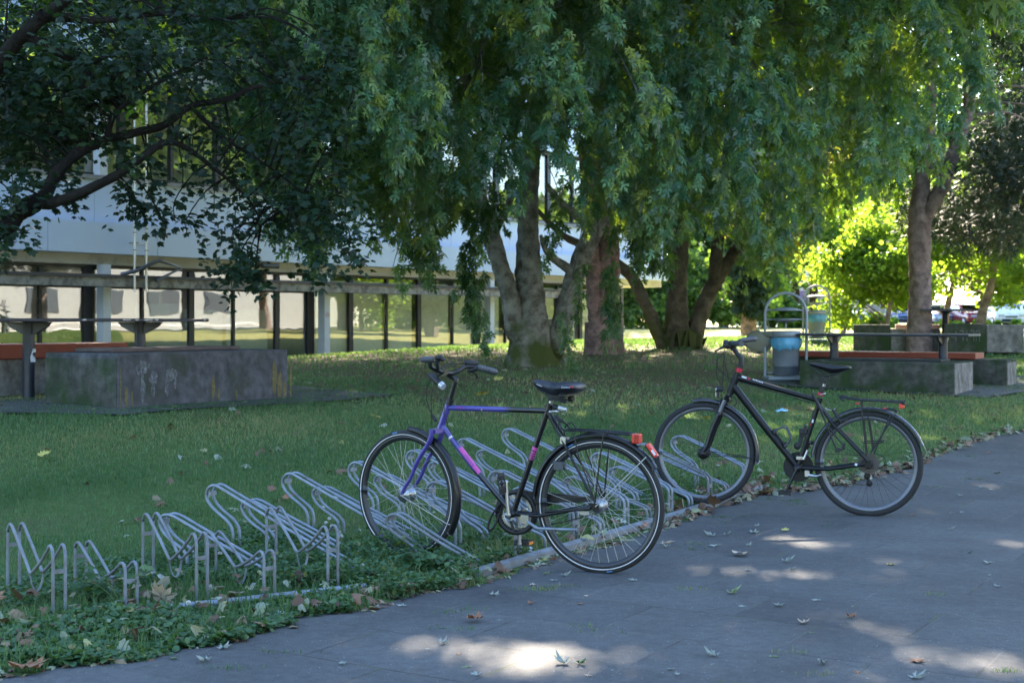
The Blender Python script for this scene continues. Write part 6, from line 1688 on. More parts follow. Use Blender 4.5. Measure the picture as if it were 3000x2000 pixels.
for poly, n, (ya, yb_) in [([(2250, 130), (2420, 60), (2420, 530), (2300, 555), (2180, 540), (2100, 540), (2080, 500), (2170, 480), (2230, 380)], 330, (27.5, 33)),
                          ([(2260, 40), (2420, -40), (2420, 130), (2290, 140)], 60, (22, 25)),
                          ([(2220, 380), (2420, 340), (2420, 480), (2280, 480)], 90, (25, 27)),
                          ([(2050, 440), (2360, 480), (2360, 560), (2240, 560), (2160, 545), (2060, 520)], 150, (29, 33))]:
    q = sample_poly(Dp(poly), n); C.append(pix_to_world(q, rng.uniform(ya, yb_, n)))
C.append(rng.uniform([5, 24, 7.0], [14, 33, 14], (620, 3))); C = np.concatenate(C)
pine_crown("crown", t5, C, sz_=.24, ln=.6, sp=.42, n=26)
# ------------------------------------------------------------------ far trees and shrubs
def blob_tree(name, x, y, r, z0, z1, n, leafm, label, cat, T=TUFT, sz=.3, trunk=.2, bk=None, cat_group=None, kids=None, hollow=.35, seed=0, tall_trunk=None, tpx=None, droop=-.3, lobes=None):
    zg = gz(x, y); root = thing(name, (x, y, zg), label, cat, cat_group)
    g = np.random.default_rng(seed + 5)
    mb = MB()
    if trunk:
        tp = (z0 + z1) / 2
        limb(mb, [(x, y, zg - .1), (x + .05, y, zg + (z0 - zg) * .6), (x + .1 * r, y, z0 + (z1 - z0) * .3), (x, y, z1 - (z1 - z0) * .25)], [trunk, trunk * .85, trunk * .6, trunk * .2], 10)
        for k in range(7):
            a = k * .9 + seed; zz = z0 + (z1 - z0) * (.1 + .08 * k); rr = r * g.uniform(.5, .85)
            limb(mb, [(x, y, zz - .4), (x + rr * .5 * math.cos(a), y + rr * .5 * math.sin(a), zz + .2), (x + rr * math.cos(a), y + rr * math.sin(a), zz + .3)], [trunk * .35, trunk * .22, trunk * .06], 6)
        mb.build("trunk", bk or BK_D, root)
    # crown = many lobes of leaf clumps, denser near the surface of every lobe
    nl = lobes or 16; cen = []
    for k in range(nl):
        d = g.normal(0, 1, 3); d /= np.linalg.norm(d); q = g.uniform(.2, 1.0)
        cen.append((x + d[0] * r * q, y + d[1] * r * q, (z0 + z1) / 2 + d[2] * (z1 - z0) / 2 * q, min(r, (z1 - z0) * .7) * g.uniform(.22, .48)))
    P_ = []
    for (cx, cyy, cz, cr) in cen:
        m = n // nl; d = g.normal(0, 1, (m, 3)); d /= np.linalg.norm(d, axis=1, keepdims=True)
        rad = cr * g.uniform(.05, 1.25, (m, 1)) ** .6
        P_.append(np.array([cx, cyy, cz]) + d * rad * np.array([1, 1, .75]))
    P_ = np.concatenate(P_); P_ = P_[P_[:, 2] > gzn(P_[:, 0], P_[:, 1]) + .05]
    N_ = len(P_)
    tip = g.normal(0, 1, (N_, 3)) + np.array([0, 0, droop]); nrm = g.normal(0, 1, (N_, 3)) + np.array([0, 0, .5])
    v = np.clip(g.normal(.45, .25, N_), 0, 1)
    leaves("crown", T, P_, tip, nrm, sz * g.uniform(.6, 1.3, N_), leafm, v, root)
    return root
def X_at(px, Y): return (px - 1500) / F * Y
def Z_at(py, Y): return H - (py - HY) / F * Y
# bright backlit tree at the right with a thin trunk
Y = 50; x = X_at(2872, Y)
blob_tree("broadleaf_tree", x, Y, 4.8, 1.9, 6.6, 15000, BRT, "bright yellow-green tree with a slim bare trunk, in front of the white car", "tree", MAPLE, .15, .2, BK_G, seed=1, lobes=26)
Y = 44; x = X_at(2590, Y)
blob_tree("broadleaf_tree", x, Y, 2.3, 1.1, 5.2, 12000, BRT, "rounded bright sunlit shrub-like tree left of the forked pine trunk", "tree", MAPLE, .13, .1, BK_G, seed=2, lobes=20)
Y = 54; x = X_at(2470, Y)
blob_tree("broadleaf_tree", x, Y, 2.6, 1.9, 6.6, 9000, BRT, "loose light green tree top rising left of the rounded sunlit shrub", "tree", MAPLE, .15, .12, BK_G, seed=6, lobes=24)
Y = 57; x = X_at(2770, Y)
blob_tree("broadleaf_tree", x, Y, 4.2, 2.3, 7.2, 12000, BRT, "wide loose yellow-green tree immediately right of the forked pine trunk", "tree", MAPLE, .16, .15, BK_G, seed=7, lobes=34)
Y = 62; x = X_at(2380, Y)
blob_tree("broadleaf_tree", x, Y, 3.6, 4.0, 9.5, 15000, YEL, "yellowing tree above the litter bins, some of its leaves already turned", "tree", MAPLE, .19, .2, BK_D, seed=3, lobes=22)
Y = 58; x = X_at(3130, Y)
blob_tree("broadleaf_tree", x, Y, 4.6, 1.4, 6.5, 11000, BRT, "dense light green tree cut by the right edge of the picture", "tree", MAPLE, .17, .22, BK_D, seed=4, lobes=20)
Y = 46; x = X_at(2193, Y)
t6 = thing("ivy_clad_tree", (x, Y, gz(x, Y)), "slim ivy-hung tree on the sunny lawn, left of the near litter bin", "tree")
mb = MB(); limb(mb, [(x, Y, gz(x, Y) - .1), (x, Y, 2.2), (x + .1, Y, 4.4), (x + .3, Y, 7)], [.27, .24, .2, .1], 12); mb.build("trunk", BK_G, t6)
n = 260; zz = rng.uniform(1.6, 6.5, n); rr_ = .35 + .35 * (zz - 1.6) / 3; aa_ = rng.uniform(0, 6.28, n)
C = np.stack([x + rr_ * np.cos(aa_) * rng.uniform(.4, 1.4, n), Y + rr_ * np.sin(aa_), zz], 1)
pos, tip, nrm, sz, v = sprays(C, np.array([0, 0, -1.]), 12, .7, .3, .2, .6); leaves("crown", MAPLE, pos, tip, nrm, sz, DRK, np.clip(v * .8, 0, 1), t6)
# row of trees behind the lawn and car park
spec = [  # px, Y, r, z0, z1, n, mat, label
 (1560, 84, 8.0, 3, 17, 9000, HDG, "broad green tree rising behind the office's far end"),
 (1850, 92, 9.0, 4, 22, 9000, HDG, "tall mid-green tree behind the sunny lawn, left of the gap of sky"),
 (2120, 86, 6.5, 3, 14, 8000, HDG, "green tree behind the second silver maple's fork"),
 (2330, 100, 6.0, 9, 16, 5000, YEL, "tall thin-leaved tree above the distant building"),
 (2720, 96, 8.0, 6, 20, 7000, HDG, "dark green tree far behind the forked pine"),
 (3060, 98, 9.0, 5, 20, 7000, HDG, "large far tree behind the parked white cars"),
 (1240, 78, 7.0, 8, 16, 5000, HDG, "tree top showing above the office roof"),
]
for k, (px, Y, r, z0, z1, n, m_, lb) in enumerate(spec):
    blob_tree("broadleaf_tree", X_at(px, Y), Y, r, z0, z1, n, m_, lb, "tree", TUFT, .55, .35, BK_D, seed=10 + k, lobes=26)
# hedge shrubs along the far edge of the lawn
hs = [(1660, 70, 2.6, 3.6), (1760, 72, 2.8, 4.4), (1835, 69, 2.6, 5.4), (1915, 74, 3.0, 4.8), (2010, 72, 2.7, 4.2), (2085, 68, 2.5, 5.0), (2160, 73, 2.9, 4.4), (2235, 76, 2.6, 3.2)]
SHL = ["leftmost low green shrub behind the lawn, seen left of the second silver maple", "shrub behind the lawn between the pine trunk and the second maple's left limb", "tall light green shrub behind the second maple's left limb", "shrub directly behind the second silver maple's main trunk", "shrub framed in the fork of the second silver maple", "tallest sunlit shrub, just right of the second silver maple", "green shrub beside the small ivy-hung tree", "rightmost low shrub, directly left of the near litter bin"]
for k, (px, Y, r, zt) in enumerate(hs):
    blob_tree("shrub", X_at(px, Y), Y, r, .7, zt, 3800, HDG if k % 3 else BRT, SHL[k], "shrub", TUFT, .24, 0, seed=40 + k, cat_group="shrubs along the far edge of the lawn", lobes=14)
for k, px in enumerate((2330, 2470, 2600, 2760, 2850, 2960)):
    Y = 78 + (k % 2) * 2; blob_tree("shrub", X_at(px, Y), Y, 1.6, .6, (1.7 if k < 3 else 1.35), 2300, BRT, ["low pale bush in front of the pale car behind the near litter bin", "low bush in front of the silver-blue car", "low bush in front of the blue car", "low bush right of the forked pine's trunk", "low bush between the red car and the slim trunk", "low bush in front of the white van-like car"][k], "shrub", TUFT, .16, 0, seed=60 + k, cat_group="low bushes in front of the parked cars", lobes=10)

for k, (x, Y) in enumerate(((-24, -9), (-14, -14), (-4, -16), (6, -15), (16, -13), (26, -7))):  # row of unseen trees added to keep low sky light off the scene
    blob_tree("broadleaf_tree", x, Y, 5.5, 1.5, 8.5 + k % 2, 3200, HDG, "unseen tree added behind the viewpoint to block low sky, %s from the office side" % ["first", "second", "third", "fourth", "fifth", "sixth"][k], "tree", TUFT, .65, .35, BK_D, seed=70 + k, lobes=26)
for k, (x, Y) in enumerate(((31, 50), (36, 53), (41, 57), (46, 61), (33, 57), (50, 68))):
    blob_tree("broadleaf_tree", x, Y, 5, 1.2, 10.5, 5000, HDG if k % 2 else BRT, "green tree number %s of the mirrored row beyond the cream building" % ["one", "two", "three", "four", "five", "six"][k], "tree", TUFT, .5, .3, BK_G, seed=90 + k, lobes=24)
for k, (x, Y) in enumerate(((17.5, 31), (21, 37.5), (19, 44.5), (25, 33), (24.5, 41.5))):
    blob_tree("broadleaf_tree", x, Y, 3.4, 4.9, 10.5, 5500, HDG, ["round green tree right of the picture, seen mirrored in the left panes", "second mirrored green tree behind the first", "mirrored green tree opposite the middle column", "mirrored green tree nearest the cream building", "mirrored green tree between the path and the far lawn"][k], "tree", TUFT, .34, .3, BK_G, seed=80 + k, lobes=24)
# ------------------------------------------------------------------ distant building and car park
db = thing("distant_building", (X_at(2380, 125), 125, .9), "pale grey distant building with blue-grey bays and a yellow panel, above the parked cars", "building")
mb = MB(); M_dw = mat("pale_distant_wall", (.55, .50, .50), .8)
mb.box((X_at(2390, 126), 131, 4.5), 15, 10, 7.5, mi=0); mb.build("wall", M_dw, db)
mb = MB()
for k in range(6): mb.box((X_at(2255, 126) + k * 2.0, 125.9, 3.0), 1.2, .3, 3.2)
mb.build("window", mat("blue_grey_bay", (.14, .15, .19), .4), db)
mb = MB(); mb.box((X_at(2434, 125.6), 125.6, 3.2), .9, .1, 2.0); mb.build("yellow_panel", mat("yellow_panel", (.55, .38, .08), .6), db)
mb = MB(); mb.box((X_at(2352, 125.6), 125.6, 3.3), .5, .1, 1.6); mb.build("purple_panel", mat("purple_panel", (.14, .10, .25), .6), db)
fn = thing("barrier_fence", (X_at(2330, 96), 96, .9), "thin white metal barrier behind the parked cars and litter bins", "fence")
mb = MB()
for z in (2.3, 1.9, 1.5): mb.tube([(X_at(2200, 96), 96, z), (X_at(2520, 96), 96, z)], .03, 6)
for k in range(14): mb.tube([(X_at(2200 + 25 * k, 96), 96, .8), (X_at(2200 + 25 * k, 96), 96, 2.32)], .035, 6)
mb.build("rails", M_white, fn)
tag(slab_patch("road", [(5, 81), (60, 81), (60, 95), (5, 95)], .03), kind="structure")

def car(loc, rz, paint, label, van=False):
    root = thing("parked_car", loc, label, "car", None, rz); M_ = Matrix.Translation(Vector(loc)) @ Matrix.Rotation(rz, 4, 'Z')
    hh = 1.95 if van else 1.47; L_ = 4.3; w = .88
    # side profile (x forward, z), halfwidth
    if van: top = [(-2.12, .95), (-2.05, 1.5), (-1.9, 1.88), (-1.2, 1.95), (.5, 1.93), (.95, 1.80), (1.55, 1.15), (2.0, 1.0), (2.15, .75)]
    else: top = [(-2.12, .85), (-2.0, 1.0), (-1.75, 1.28), (-1.2, 1.45), (-.3, 1.48), (.35, 1.42), (1.15, .98), (1.8, .88), (2.1, .70)]
    xs_ = [p[0] for p in top]; sec = []
    mb = MB(); k = 10; N_ = 30; vs = []
    for i in range(N_ + 1):
        x = -2.12 + 4.24 * i / N_; zt = float(np.interp(x, xs_, [p[1] for p in top])); belt = .92 if van else .86
        end = min(1, (2.14 - abs(x)) / .35) ** .5; ww = w * (.86 + .14 * end); zb_ = .24 + .10 * (1 - end)
        zs = min(zt, belt)
        ri = ww * (.80 if zt > belt + .1 else .93)
        ring = [(ww * .92, zb_), (ww, zb_ + .15), (ww, .6), (ww * .98, zs - .02), (ri, max(zt - .05, zs)), (ri * .85, zt), (-ri * .85, zt), (-ri, max(zt - .05, zs)), (-ww * .98, zs - .02), (-ww, .6), (-ww, zb_ + .15), (-ww * .92, zb_)]
        for (yy, z) in ring: vs.append(M_ @ Vector((x, yy, z)))
    k = 12
    fs = [(i * k + j, i * k + (j + 1) % k, (i + 1) * k + (j + 1) % k, (i + 1) * k + j) for i in range(N_) for j in range(k)] + [tuple(range(k))[::-1], tuple(range(N_ * k, N_ * k + k))]
    mb.add(vs, fs, 0, True); mb.build("body", paint, root)
    f = (M_.to_3x3() @ Vector((1, 0, 0))); s_ = (M_.to_3x3() @ Vector((0, 1, 0)))
    def q(x, y, z): return M_ @ Vector((x, y, z))
    mb = MB()
    if van: ws = [(.98, 1.76), (1.50, 1.19)]; rw = [(-1.98, 1.80), (-2.09, 1.2)]; sd = (-1.85, .85, 1.22, 1.74)
    else: ws = [(.40, 1.405), (1.08, 1.02)]; rw = [(-1.35, 1.42), (-1.88, 1.12)]; sd = (-1.4, .55, .93, 1.34)
    for a, b in ((ws), (rw)):
        sg = 1 if a[0] > 0 else -1
        mb.add([q(a[0] + .012 * sg, -.60, a[1] + .012), q(a[0] + .012 * sg, .60, a[1] + .012), q(b[0] + .012 * sg, .70, b[1] + .012), q(b[0] + .012 * sg, -.70, b[1] + .012)], [(0, 1, 2, 3)])
    for sg in (-1, 1):
        y0_, y1_ = .795 * 1.03 * sg, .72 * 1.04 * sg
        mb.add([q(sd[0] + .1, y0_, sd[2]), q(sd[1] + .35, y0_, sd[2]), q(sd[1] - .1, y1_, sd[3]), q(sd[0] + .3, y1_, sd[3])], [(0, 1, 2, 3)])
    mb.build("window", M_carglass, root)
    for x in (-1.3, 1.32):
        for sg in (-1, 1):
            mb = MB(); mb.lathe(q(x, sg * .80, .31), s_, [(0, -.09), (.22, -.09), (.31, -.08), (.31, .08), (.22, .1), (0, .1)], 20)
            wh = mb.build("wheel", B_rubber, root); mb = MB(); mb.lathe(q(x, sg * .80, .31), s_ * sg, [(0, .105), (.2, .102), (.2, .08)], 14); mb.build("rim", B_chrome, wh)
    for sg in (-1, 1):
        mb = MB(); mb.box(q(2.09, sg * .58, .68), .08, .34, .14, f, s_); mb.build("headlight", B_clear, root)
        mb = MB(); mb.box(q(-2.11, sg * .62, .84), .06, .22, .16, f, s_); mb.build("tail_light", B_red, root)
        mb = MB(); mb.box(q(.85, sg * .95, .98), .12, .16, .12, f, s_); mb.build("wing_mirror", paint, root)
    mb = MB(); mb.box(q(2.12, 0, .40), .05, 1.1, .16, f, s_); mb.box(q(2.12, 0, .62), .05, .7, .08, f, s_); mb.build("grille", B_matte, root)
    return root
P_white = mat("white_car_paint", (.75, .76, .78), .25, coat=.8); P_silver = mat("silver_blue_car_paint", (.34, .40, .50), .25, .5, coat=.8); P_red = mat("red_car_paint", (.26, .02, .03), .25, coat=.8); P_blue = mat("blue_car_paint", (.12, .17, .32), .25, .3, coat=.8)
for (px, Y, yaw, paint, lb, vn) in ((2450, 86, -60, P_silver, "silver-blue parked car right of the litter bins, front towards the lawn", False),
                                   (2315, 87, -75, P_white, "pale parked car seen through the hoop of the near litter bin", False),
                                   (2640, 86, -100, P_blue, "blue parked car mostly hidden by the bright shrub and the pine trunk", False),
                                   (2830, 88, -80, P_red, "red parked car above the far concrete block", False),
                                   (2935, 82, -95, P_white, "white parked van-like car right of the slim trunk", True),
                                   (3015, 84, -80, P_white, "white parked car at the right edge of the picture", False),
                                   (2740, 90, -85, P_silver, "silver parked car just right of the forked pine trunk", False)):
    x = X_at(px, Y); car((x, Y, gz(x, Y) + .03), math.radians(yaw), paint, lb, vn)

# ------------------------------------------------------------------ GRASS, CLOVER, LITTER
FOOT = [(cL + U * 1.2 + VL * .49, 1.3, .56), (cO + U * 1.5 - PD * .27, 1.6, .34), (cR + Vx * 1.03 + U * .5, 1.1, .55)]
def clear_of(x, y):
    k = np.ones(len(x), bool)
    for (c, a, b), uu in zip(FOOT, (U, U, Vx)):
        dx = x - c.x; dy = y - c.y; p = dx * uu.x + dy * uu.y; q = -dx * uu.y + dy * uu.x
        k &= ~((abs(p) < a) & (abs(q) < b))
    return k
def blades(n, xr, yr, hgt, wid, name, m, dens=None, tuft=None):
    x = rng.uniform(*xr, n); y = rng.uniform(*yr, n)
    a = abs(x / y) < .43; x, y = x[a], y[a]
    k = ~on_paving(x, y, -.02) & clear_of(x, y) & off_rail(x, y)
    x, y = x[k], y[k]
    if dens is not None: k = rng.uniform(0, 1, len(x)) < dens(x, y); x, y = x[k], y[k]
    return x, y
def off_rail(x, y):
    a = (x - RAIL0.x) * RD.x + (y - RAIL0.y) * RD.y; b = (x - RAIL0.x) * PD.x + (y - RAIL0.y) * PD.y
    k = ~((a > -.1) & (a < 3.95) & (b > -.03) & (b < .14))
    dx = x + 1.95; dy = y - 5.86; t = dx * .881 + dy * .472; s = dx * .472 - dy * .881
    return k & ~((t > .25) & (t < 1.5) & (abs(s - .03) < .05))
def patch(x, y, s=1.0, ph=0):
    return .5 + .25 * np.sin(x * 1.7 * s + 1.3 * np.sin(y * 1.1 * s + ph)) + .25 * np.sin(y * 2.3 * s + 1.7 * np.sin(x * 1.9 * s + 2 + ph))
def grass_mesh(name, x, y, h, w, m, lean=.5):
    n = len(x); z = gzn(x, y) - .004; a = rng.uniform(0, 6.283, n); l = rng.uniform(.1, 1, n) * lean; la = rng.uniform(0, 6.283, n)
    dx, dy = np.cos(a) * w, np.sin(a) * w
    lx, ly = np.cos(la) * l * h, np.sin(la) * l * h
    b = np.stack([x, y, z], 1)
    V = np.stack([b + np.stack([-dx, -dy, 0 * x], 1), b + np.stack([dx, dy, 0 * x], 1), b + np.stack([-dx * .7 + lx * .35, -dy * .7 + ly * .35, h * .6], 1), b + np.stack([dx * .7 + lx * .35, dy * .7 + ly * .35, h * .6], 1), b + np.stack([lx, ly, h * np.sqrt(np.clip(1 - (l * .8) ** 2, .1, 1))], 1)], 1)
    Fc = np.array([(0, 1, 3), (0, 3, 2), (2, 3, 4)])
    Fa = Fc[None] + (np.arange(n) * 5)[:, None, None]
    v = np.clip(.42 + .35 * (patch(x, y, .8) - .5) + .45 * (patch(x * 1.3 + 2, y * .9, .55, 2) - .5) + rng.normal(0, .2, n), 0, 1)
    return npmesh(name, V.reshape(-1, 3), Fa.reshape(-1, 3), m, None, v=np.repeat(v, 3))
GR = leafmat("grass_blade", [(0, (.045, .105, .048)), (.38, (.082, .178, .076)), (.62, (.135, .23, .10)), (.80, (.26, .26, .12)), (1, (.34, .26, .14))], [(.14, .28, .05), (.24, .34, .07)], .6, .35)
def brown_mask(x, y):
    d = np.minimum(np.minimum(np.hypot(x - .5, y - 20.5) / 7.5, np.hypot(x - 2.5, y - 25) / 6.0), np.hypot(x + 3.8, y - 25) / 6.5)
    return np.clip((d - .35) * 1.3, .14, 1) * (.35 + .65 * sstep(.2, .5, patch(x, y, 1.0)))
parts_ = []
for (n, xr, yr, hh, ww) in ((210000, (-3.6, 3.2), (5.0, 9.5), .034, .0024), (230000, (-5.4, 5.4), (9.5, 14), .034, .0036), (170000, (-7.5, 8), (14, 21), .036, .0065), (110000, (-10, 12.5), (21, 34), .06, .014)):
    x, y = blades(n, xr, yr, 0, 0, "", None, dens=brown_mask if yr[0] > 13 else (lambda x, y: np.clip((patch(x * 1.4, y * 1.2, 1.3) + .35 * patch(x * 5, y * 4, 1.3, 1) - .30) * 1.5, .34, 1)))
    h = hh * rng.uniform(.5, 1.45, len(x)) * (.8 + .4 * patch(x, y, 1.5, 3)); parts_.append((x, y, h, np.full(len(x), ww)))
# rough grass round the racks
x = rng.uniform(-3.2, 3, 90000); y = rng.uniform(5, 11.5, 90000); d = (x - RAIL0.x) * PD.x + (y - RAIL0.y) * PD.y; aa_ = (x - RAIL0.x) * RD.x + (y - RAIL0.y) * RD.y
k = ~on_paving(x, y, -.01) & off_rail(x, y) & (d < .12) & (d > -1.15) & (rng.uniform(0, 1, len(x)) < np.where(aa_ < 1.5, .9, .28) * (.4 + .6 * patch(x, y, 3, 1)))
x, y = x[k], y[k]; parts_.append((x, y, rng.uniform(.04, .12, len(x)), np.full(len(x), .0028)))
# tufts in the joints of the paving
tx = []; ty = []
for (px, py, n) in ((1575, 1735, 160), (1640, 1722, 60), (2330, 1472, 110), (2345, 1480, 60), (1380, 1790, 40), (1320, 1848, 60), (1710, 1845, 30), (1740, 1857, 16), (1330, 1800, 50), (670, 1962, 60), (820, 1920, 30), (2050, 1600, 50), (2030, 1612, 40), (2110, 1520, 60), (2120, 1535, 30), (2860, 1408, 60), (2840, 1340, 60), (2960, 1970, 60), (2325, 1920, 40), (2725, 1748, 40), (2400, 1985, 30), (2010, 1735, 30), (2430, 1545, 20), (2740, 1430, 20), (2240, 1465, 50), (2600, 1500, 10)):
    g = G(px, py, 4, 30); tx.append(rng.normal(g.x, .05, n)); ty.append(rng.normal(g.y, .018, n))
x = np.concatenate(tx); y = np.concatenate(ty); parts_.append((x, y, rng.uniform(.01, .035, len(x)), np.full(len(x), .0022)))
x, y, h, w = [np.concatenate(z) for z in zip(*parts_)]
gr = grass_mesh("grass", x, y, h, w, GR, .8); tag(gr, kind="stuff")

# clover / ground ivy round the racks
CLV = leafmat("clover_leaf", [(0, (.03, .085, .035)), (.5, (.06, .14, .06)), (.85, (.11, .19, .08)), (1, (.25, .22, .09))], [(.10, .22, .03), (.2, .3, .05)], .5, .3)
ROUND = tmpl([(0, 0), (.34, .1), (.5, .42), (.36, .8), (0, .92), (-.36, .8), (-.5, .42), (-.34, .1)], (0, .45), -.12)
def ground_leaves(n, fx, fy, zr, szr):
    x = fx(n); y = fy(n); k = ~on_paving(x, y, .05); return x[k], y[k]
cx_ = []; 
def region(poly, n, zr, szr):
    q = sample_poly(poly, n); g = gzn  # pixels -> flat ground near the racks
    Y = F * H / (q[:, 1] - HY); X = (q[:, 0] - 1500) / F * Y
    k = ~on_paving(X, Y, .035) & off_rail(X, Y); X, Y = X[k], Y[k]
    pa = patch(X * 2.5, Y * 2.5, 1.4, 1.1); z = gzn(X, Y) + rng.uniform(*zr, len(X)) * (.35 + .9 * pa)
    cx_.append((X, Y, z, rng.uniform(*szr, len(X))))
region([(1020, 1600), (900, 1560), (700, 1560), (560, 1620), (560, 1700), (900, 1730), (1180, 1760), (1430, 1700), (1560, 1640), (1480, 1560), (1250, 1540)], 15000, (.015, .11), (.014, .032))
region([(0, 1940), (0, 1820), (250, 1790), (600, 1800), (1000, 1745), (1050, 1790), (800, 1880), (560, 1910), (430, 1945), (200, 1960)], 9000, (.008, .055), (.016, .040))
region([(560, 1700), (200, 1760), (0, 1800), (0, 1700), (300, 1640), (560, 1600)], 3500, (.01, .06), (.014, .026))
region([(1430, 1700), (1560, 1640), (1900, 1520), (2150, 1440), (2000, 1420), (1700, 1490), (1480, 1560)], 2600, (.01, .05), (.012, .024))
X, Y, z, s = [np.concatenate(q) for q in zip(*cx_)]
n = len(X); pos = np.stack([X, Y, z], 1)
tip = rng.normal(0, 1, (n, 3)) * np.array([1, 1, .25]); nrm = rng.normal(0, .42, (n, 3)) + np.array([0, 0, 1])
v = np.clip(rng.normal(.45, .22, n), 0, 1)
cl = leaves("clover", ROUND, pos, tip, nrm, s * .9, CLV, v); tag(cl, kind="stuff")
# leafy weed growing at the near end of the rail, and a nettle at the left stands
def weed(px, py, hgt, n, ls, label, cat="plant"):
    g = G(px, py, 4, 20); root = thing("weed", g, label, cat); mb = MB(); P_ = []; Tt = []
    for k in range(n):
        a = rng.uniform(0, 6.28); b = g + Vector((math.cos(a) * hgt * rng.uniform(.2, .9), math.sin(a) * hgt * .5 * rng.uniform(.2, .9), hgt * rng.uniform(.5, 1)))
        sp = smooth_path([g, g.lerp(b, .5) + Vector((0, 0, hgt * .15)), b], 4); mb.tube(sp, .0022, 5)
        for j in range(4, len(sp), 2):
            for sg in (-1, 1): P_.append(tuple(sp[j])); Tt.append((math.cos(a + sg * 1.2), math.sin(a + sg * 1.2), rng.uniform(-.5, .3)))
        P_.append(tuple(sp[-1])); Tt.append((math.cos(a), math.sin(a), -.3))
    mb.build("stem", mat("weed_stem", (.06, .11, .03), .6) if "weed_stem" not in bpy.data.materials else bpy.data.materials["weed_stem"], root)
    N_ = len(P_); leaves("foliage", SIMPLE, np.array(P_), np.array(Tt), rng.normal(0, .3, (N_, 3)) + np.array([0, -.3, 1]), ls * rng.uniform(.6, 1.2, N_), CLV, np.clip(rng.normal(.4, .2, N_), 0, 1), root)
weed(1235, 1690, .13, 16, .05, "leafy green weed with pointed leaves at the near end of the rack rail")
weed(1300, 1680, .10, 8, .05, "broad-leaved young weed beside the loop of the nearest low hoop")
weed(365, 1790, .26, 5, .05, "tall pale nettle-like weed growing through the low M-shaped stand")
weed(290, 1780, .12, 7, .06, "broad-leaved weed at the foot of the left M-shaped stands")

# white clover flowers
WF = mat("clover_flower", (.62, .62, .58), .7); 
fmb = MB()
proto = None; FL = [(1003, 1575), (1052, 1578), (1178, 1585), (1395, 1577), (1478, 1581), (1483, 1583), (1223, 1615), (1220, 1632), (1235, 1648), (812, 1565), (802, 1570), (830, 1540), (955, 1550), (972, 1553), (995, 1577), (1062, 1677), (1066, 1690), (1165, 1690), (965, 1535), (1355, 1632), (1054, 1626), (645, 1645), (552, 1795), (1000, 1595), (985, 1462), (946, 1490), (980, 1465), (1105, 1590)]
for k, (px, py) in enumerate(FL):
    g = G(px, py + 16, 4, 20)
    if proto is None:
        proto = thing("clover_flower", g, "small white clover flower head standing in the green growth round the racks", "flower", "white clover flowers round the racks")
        mb = MB(); gg = random.Random(3)
        for j in range(46):
            th = math.acos(1 - 1.5 * gg.random()); a = gg.random() * 6.28; d = Vector((math.sin(th) * math.cos(a), math.sin(th) * math.sin(a), math.cos(th)))
            mb.tube([g + ZU * .045 + d * .003, g + ZU * .045 + d * .012], [.0018, .0022], 4)
        mb.build("flower_head", WF, proto); mb = MB(); mb.tube([g, g + ZU * .045], .001, 4); mb.build("stem", bpy.data.materials["weed_stem"], proto)
    else: copy_tree(proto, g + ZU * rng.uniform(0, .03), rng.uniform(0, 6))

# fallen leaves
M_lf = {"pale": mat("pale_silver_leaf", (.24, .28, .25), .7, var=.2, scale=30), "green": mat("fallen_green_leaf", (.20, .27, .13), .7, var=.3, scale=30), "yellow": mat("fallen_yellow_leaf", (.42, .38, .10), .7, var=.25, scale=30), "brown": mat("fallen_brown_leaf", (.26, .13, .07), .75, var=.3, scale=30), "cream": mat("fallen_cream_leaf", (.46, .36, .26), .75, var=.25, scale=30)}
def leafobj(T, kind, p, size, rz, tilt, curl, label, group, small=True):
    key = (id(T), kind, round(curl, 1)); V, Fc = T
    if key not in LCACHE:
        me = bpy.data.meshes.new("fallen_leaf"); vv = []
        for (x, y, z) in V: vv.append((x, y - .4, curl * (x * x * 1.4 + (y - .4) ** 2 * .9) + .06 * math.sin(x * 9 + y * 7)))
        st = len(vv); vv += [(.012, -.4, .0), (-.012, -.4, .0), (.05, -.95, .06), (.03, -.95, .06)]
        me.from_pydata(vv, [], [tuple(int(q) for q in f) for f in Fc] + [(st, st + 1, st + 3, st + 2)]); me.materials.append(M_lf[kind]); LCACHE[key] = me
    o = bpy.data.objects.new("fallen_leaf", LCACHE[key]); COL.objects.link(o); o.location = p; o.scale = (size,) * 3; o.rotation_euler = (tilt[0], tilt[1], rz)
    return tag(o, label, "leaf", group)
LCACHE = {}
GRP = {"pale": ("small pale silver-green lobed leaf lying on the grey paving", "pale fallen leaves on the paving"), "green": ("small dull green fallen leaf lying on the grey paving", "green fallen leaves on the paving"), "yellow": ("small yellow fallen leaf lying on the grey paving", "yellow fallen leaves on the paving"), "brown": ("small brown fallen leaf lying on the grey paving", "brown fallen leaves on the paving"), "cream": ("small cream fallen leaf lying on the grey paving", "cream fallen leaves on the paving")}
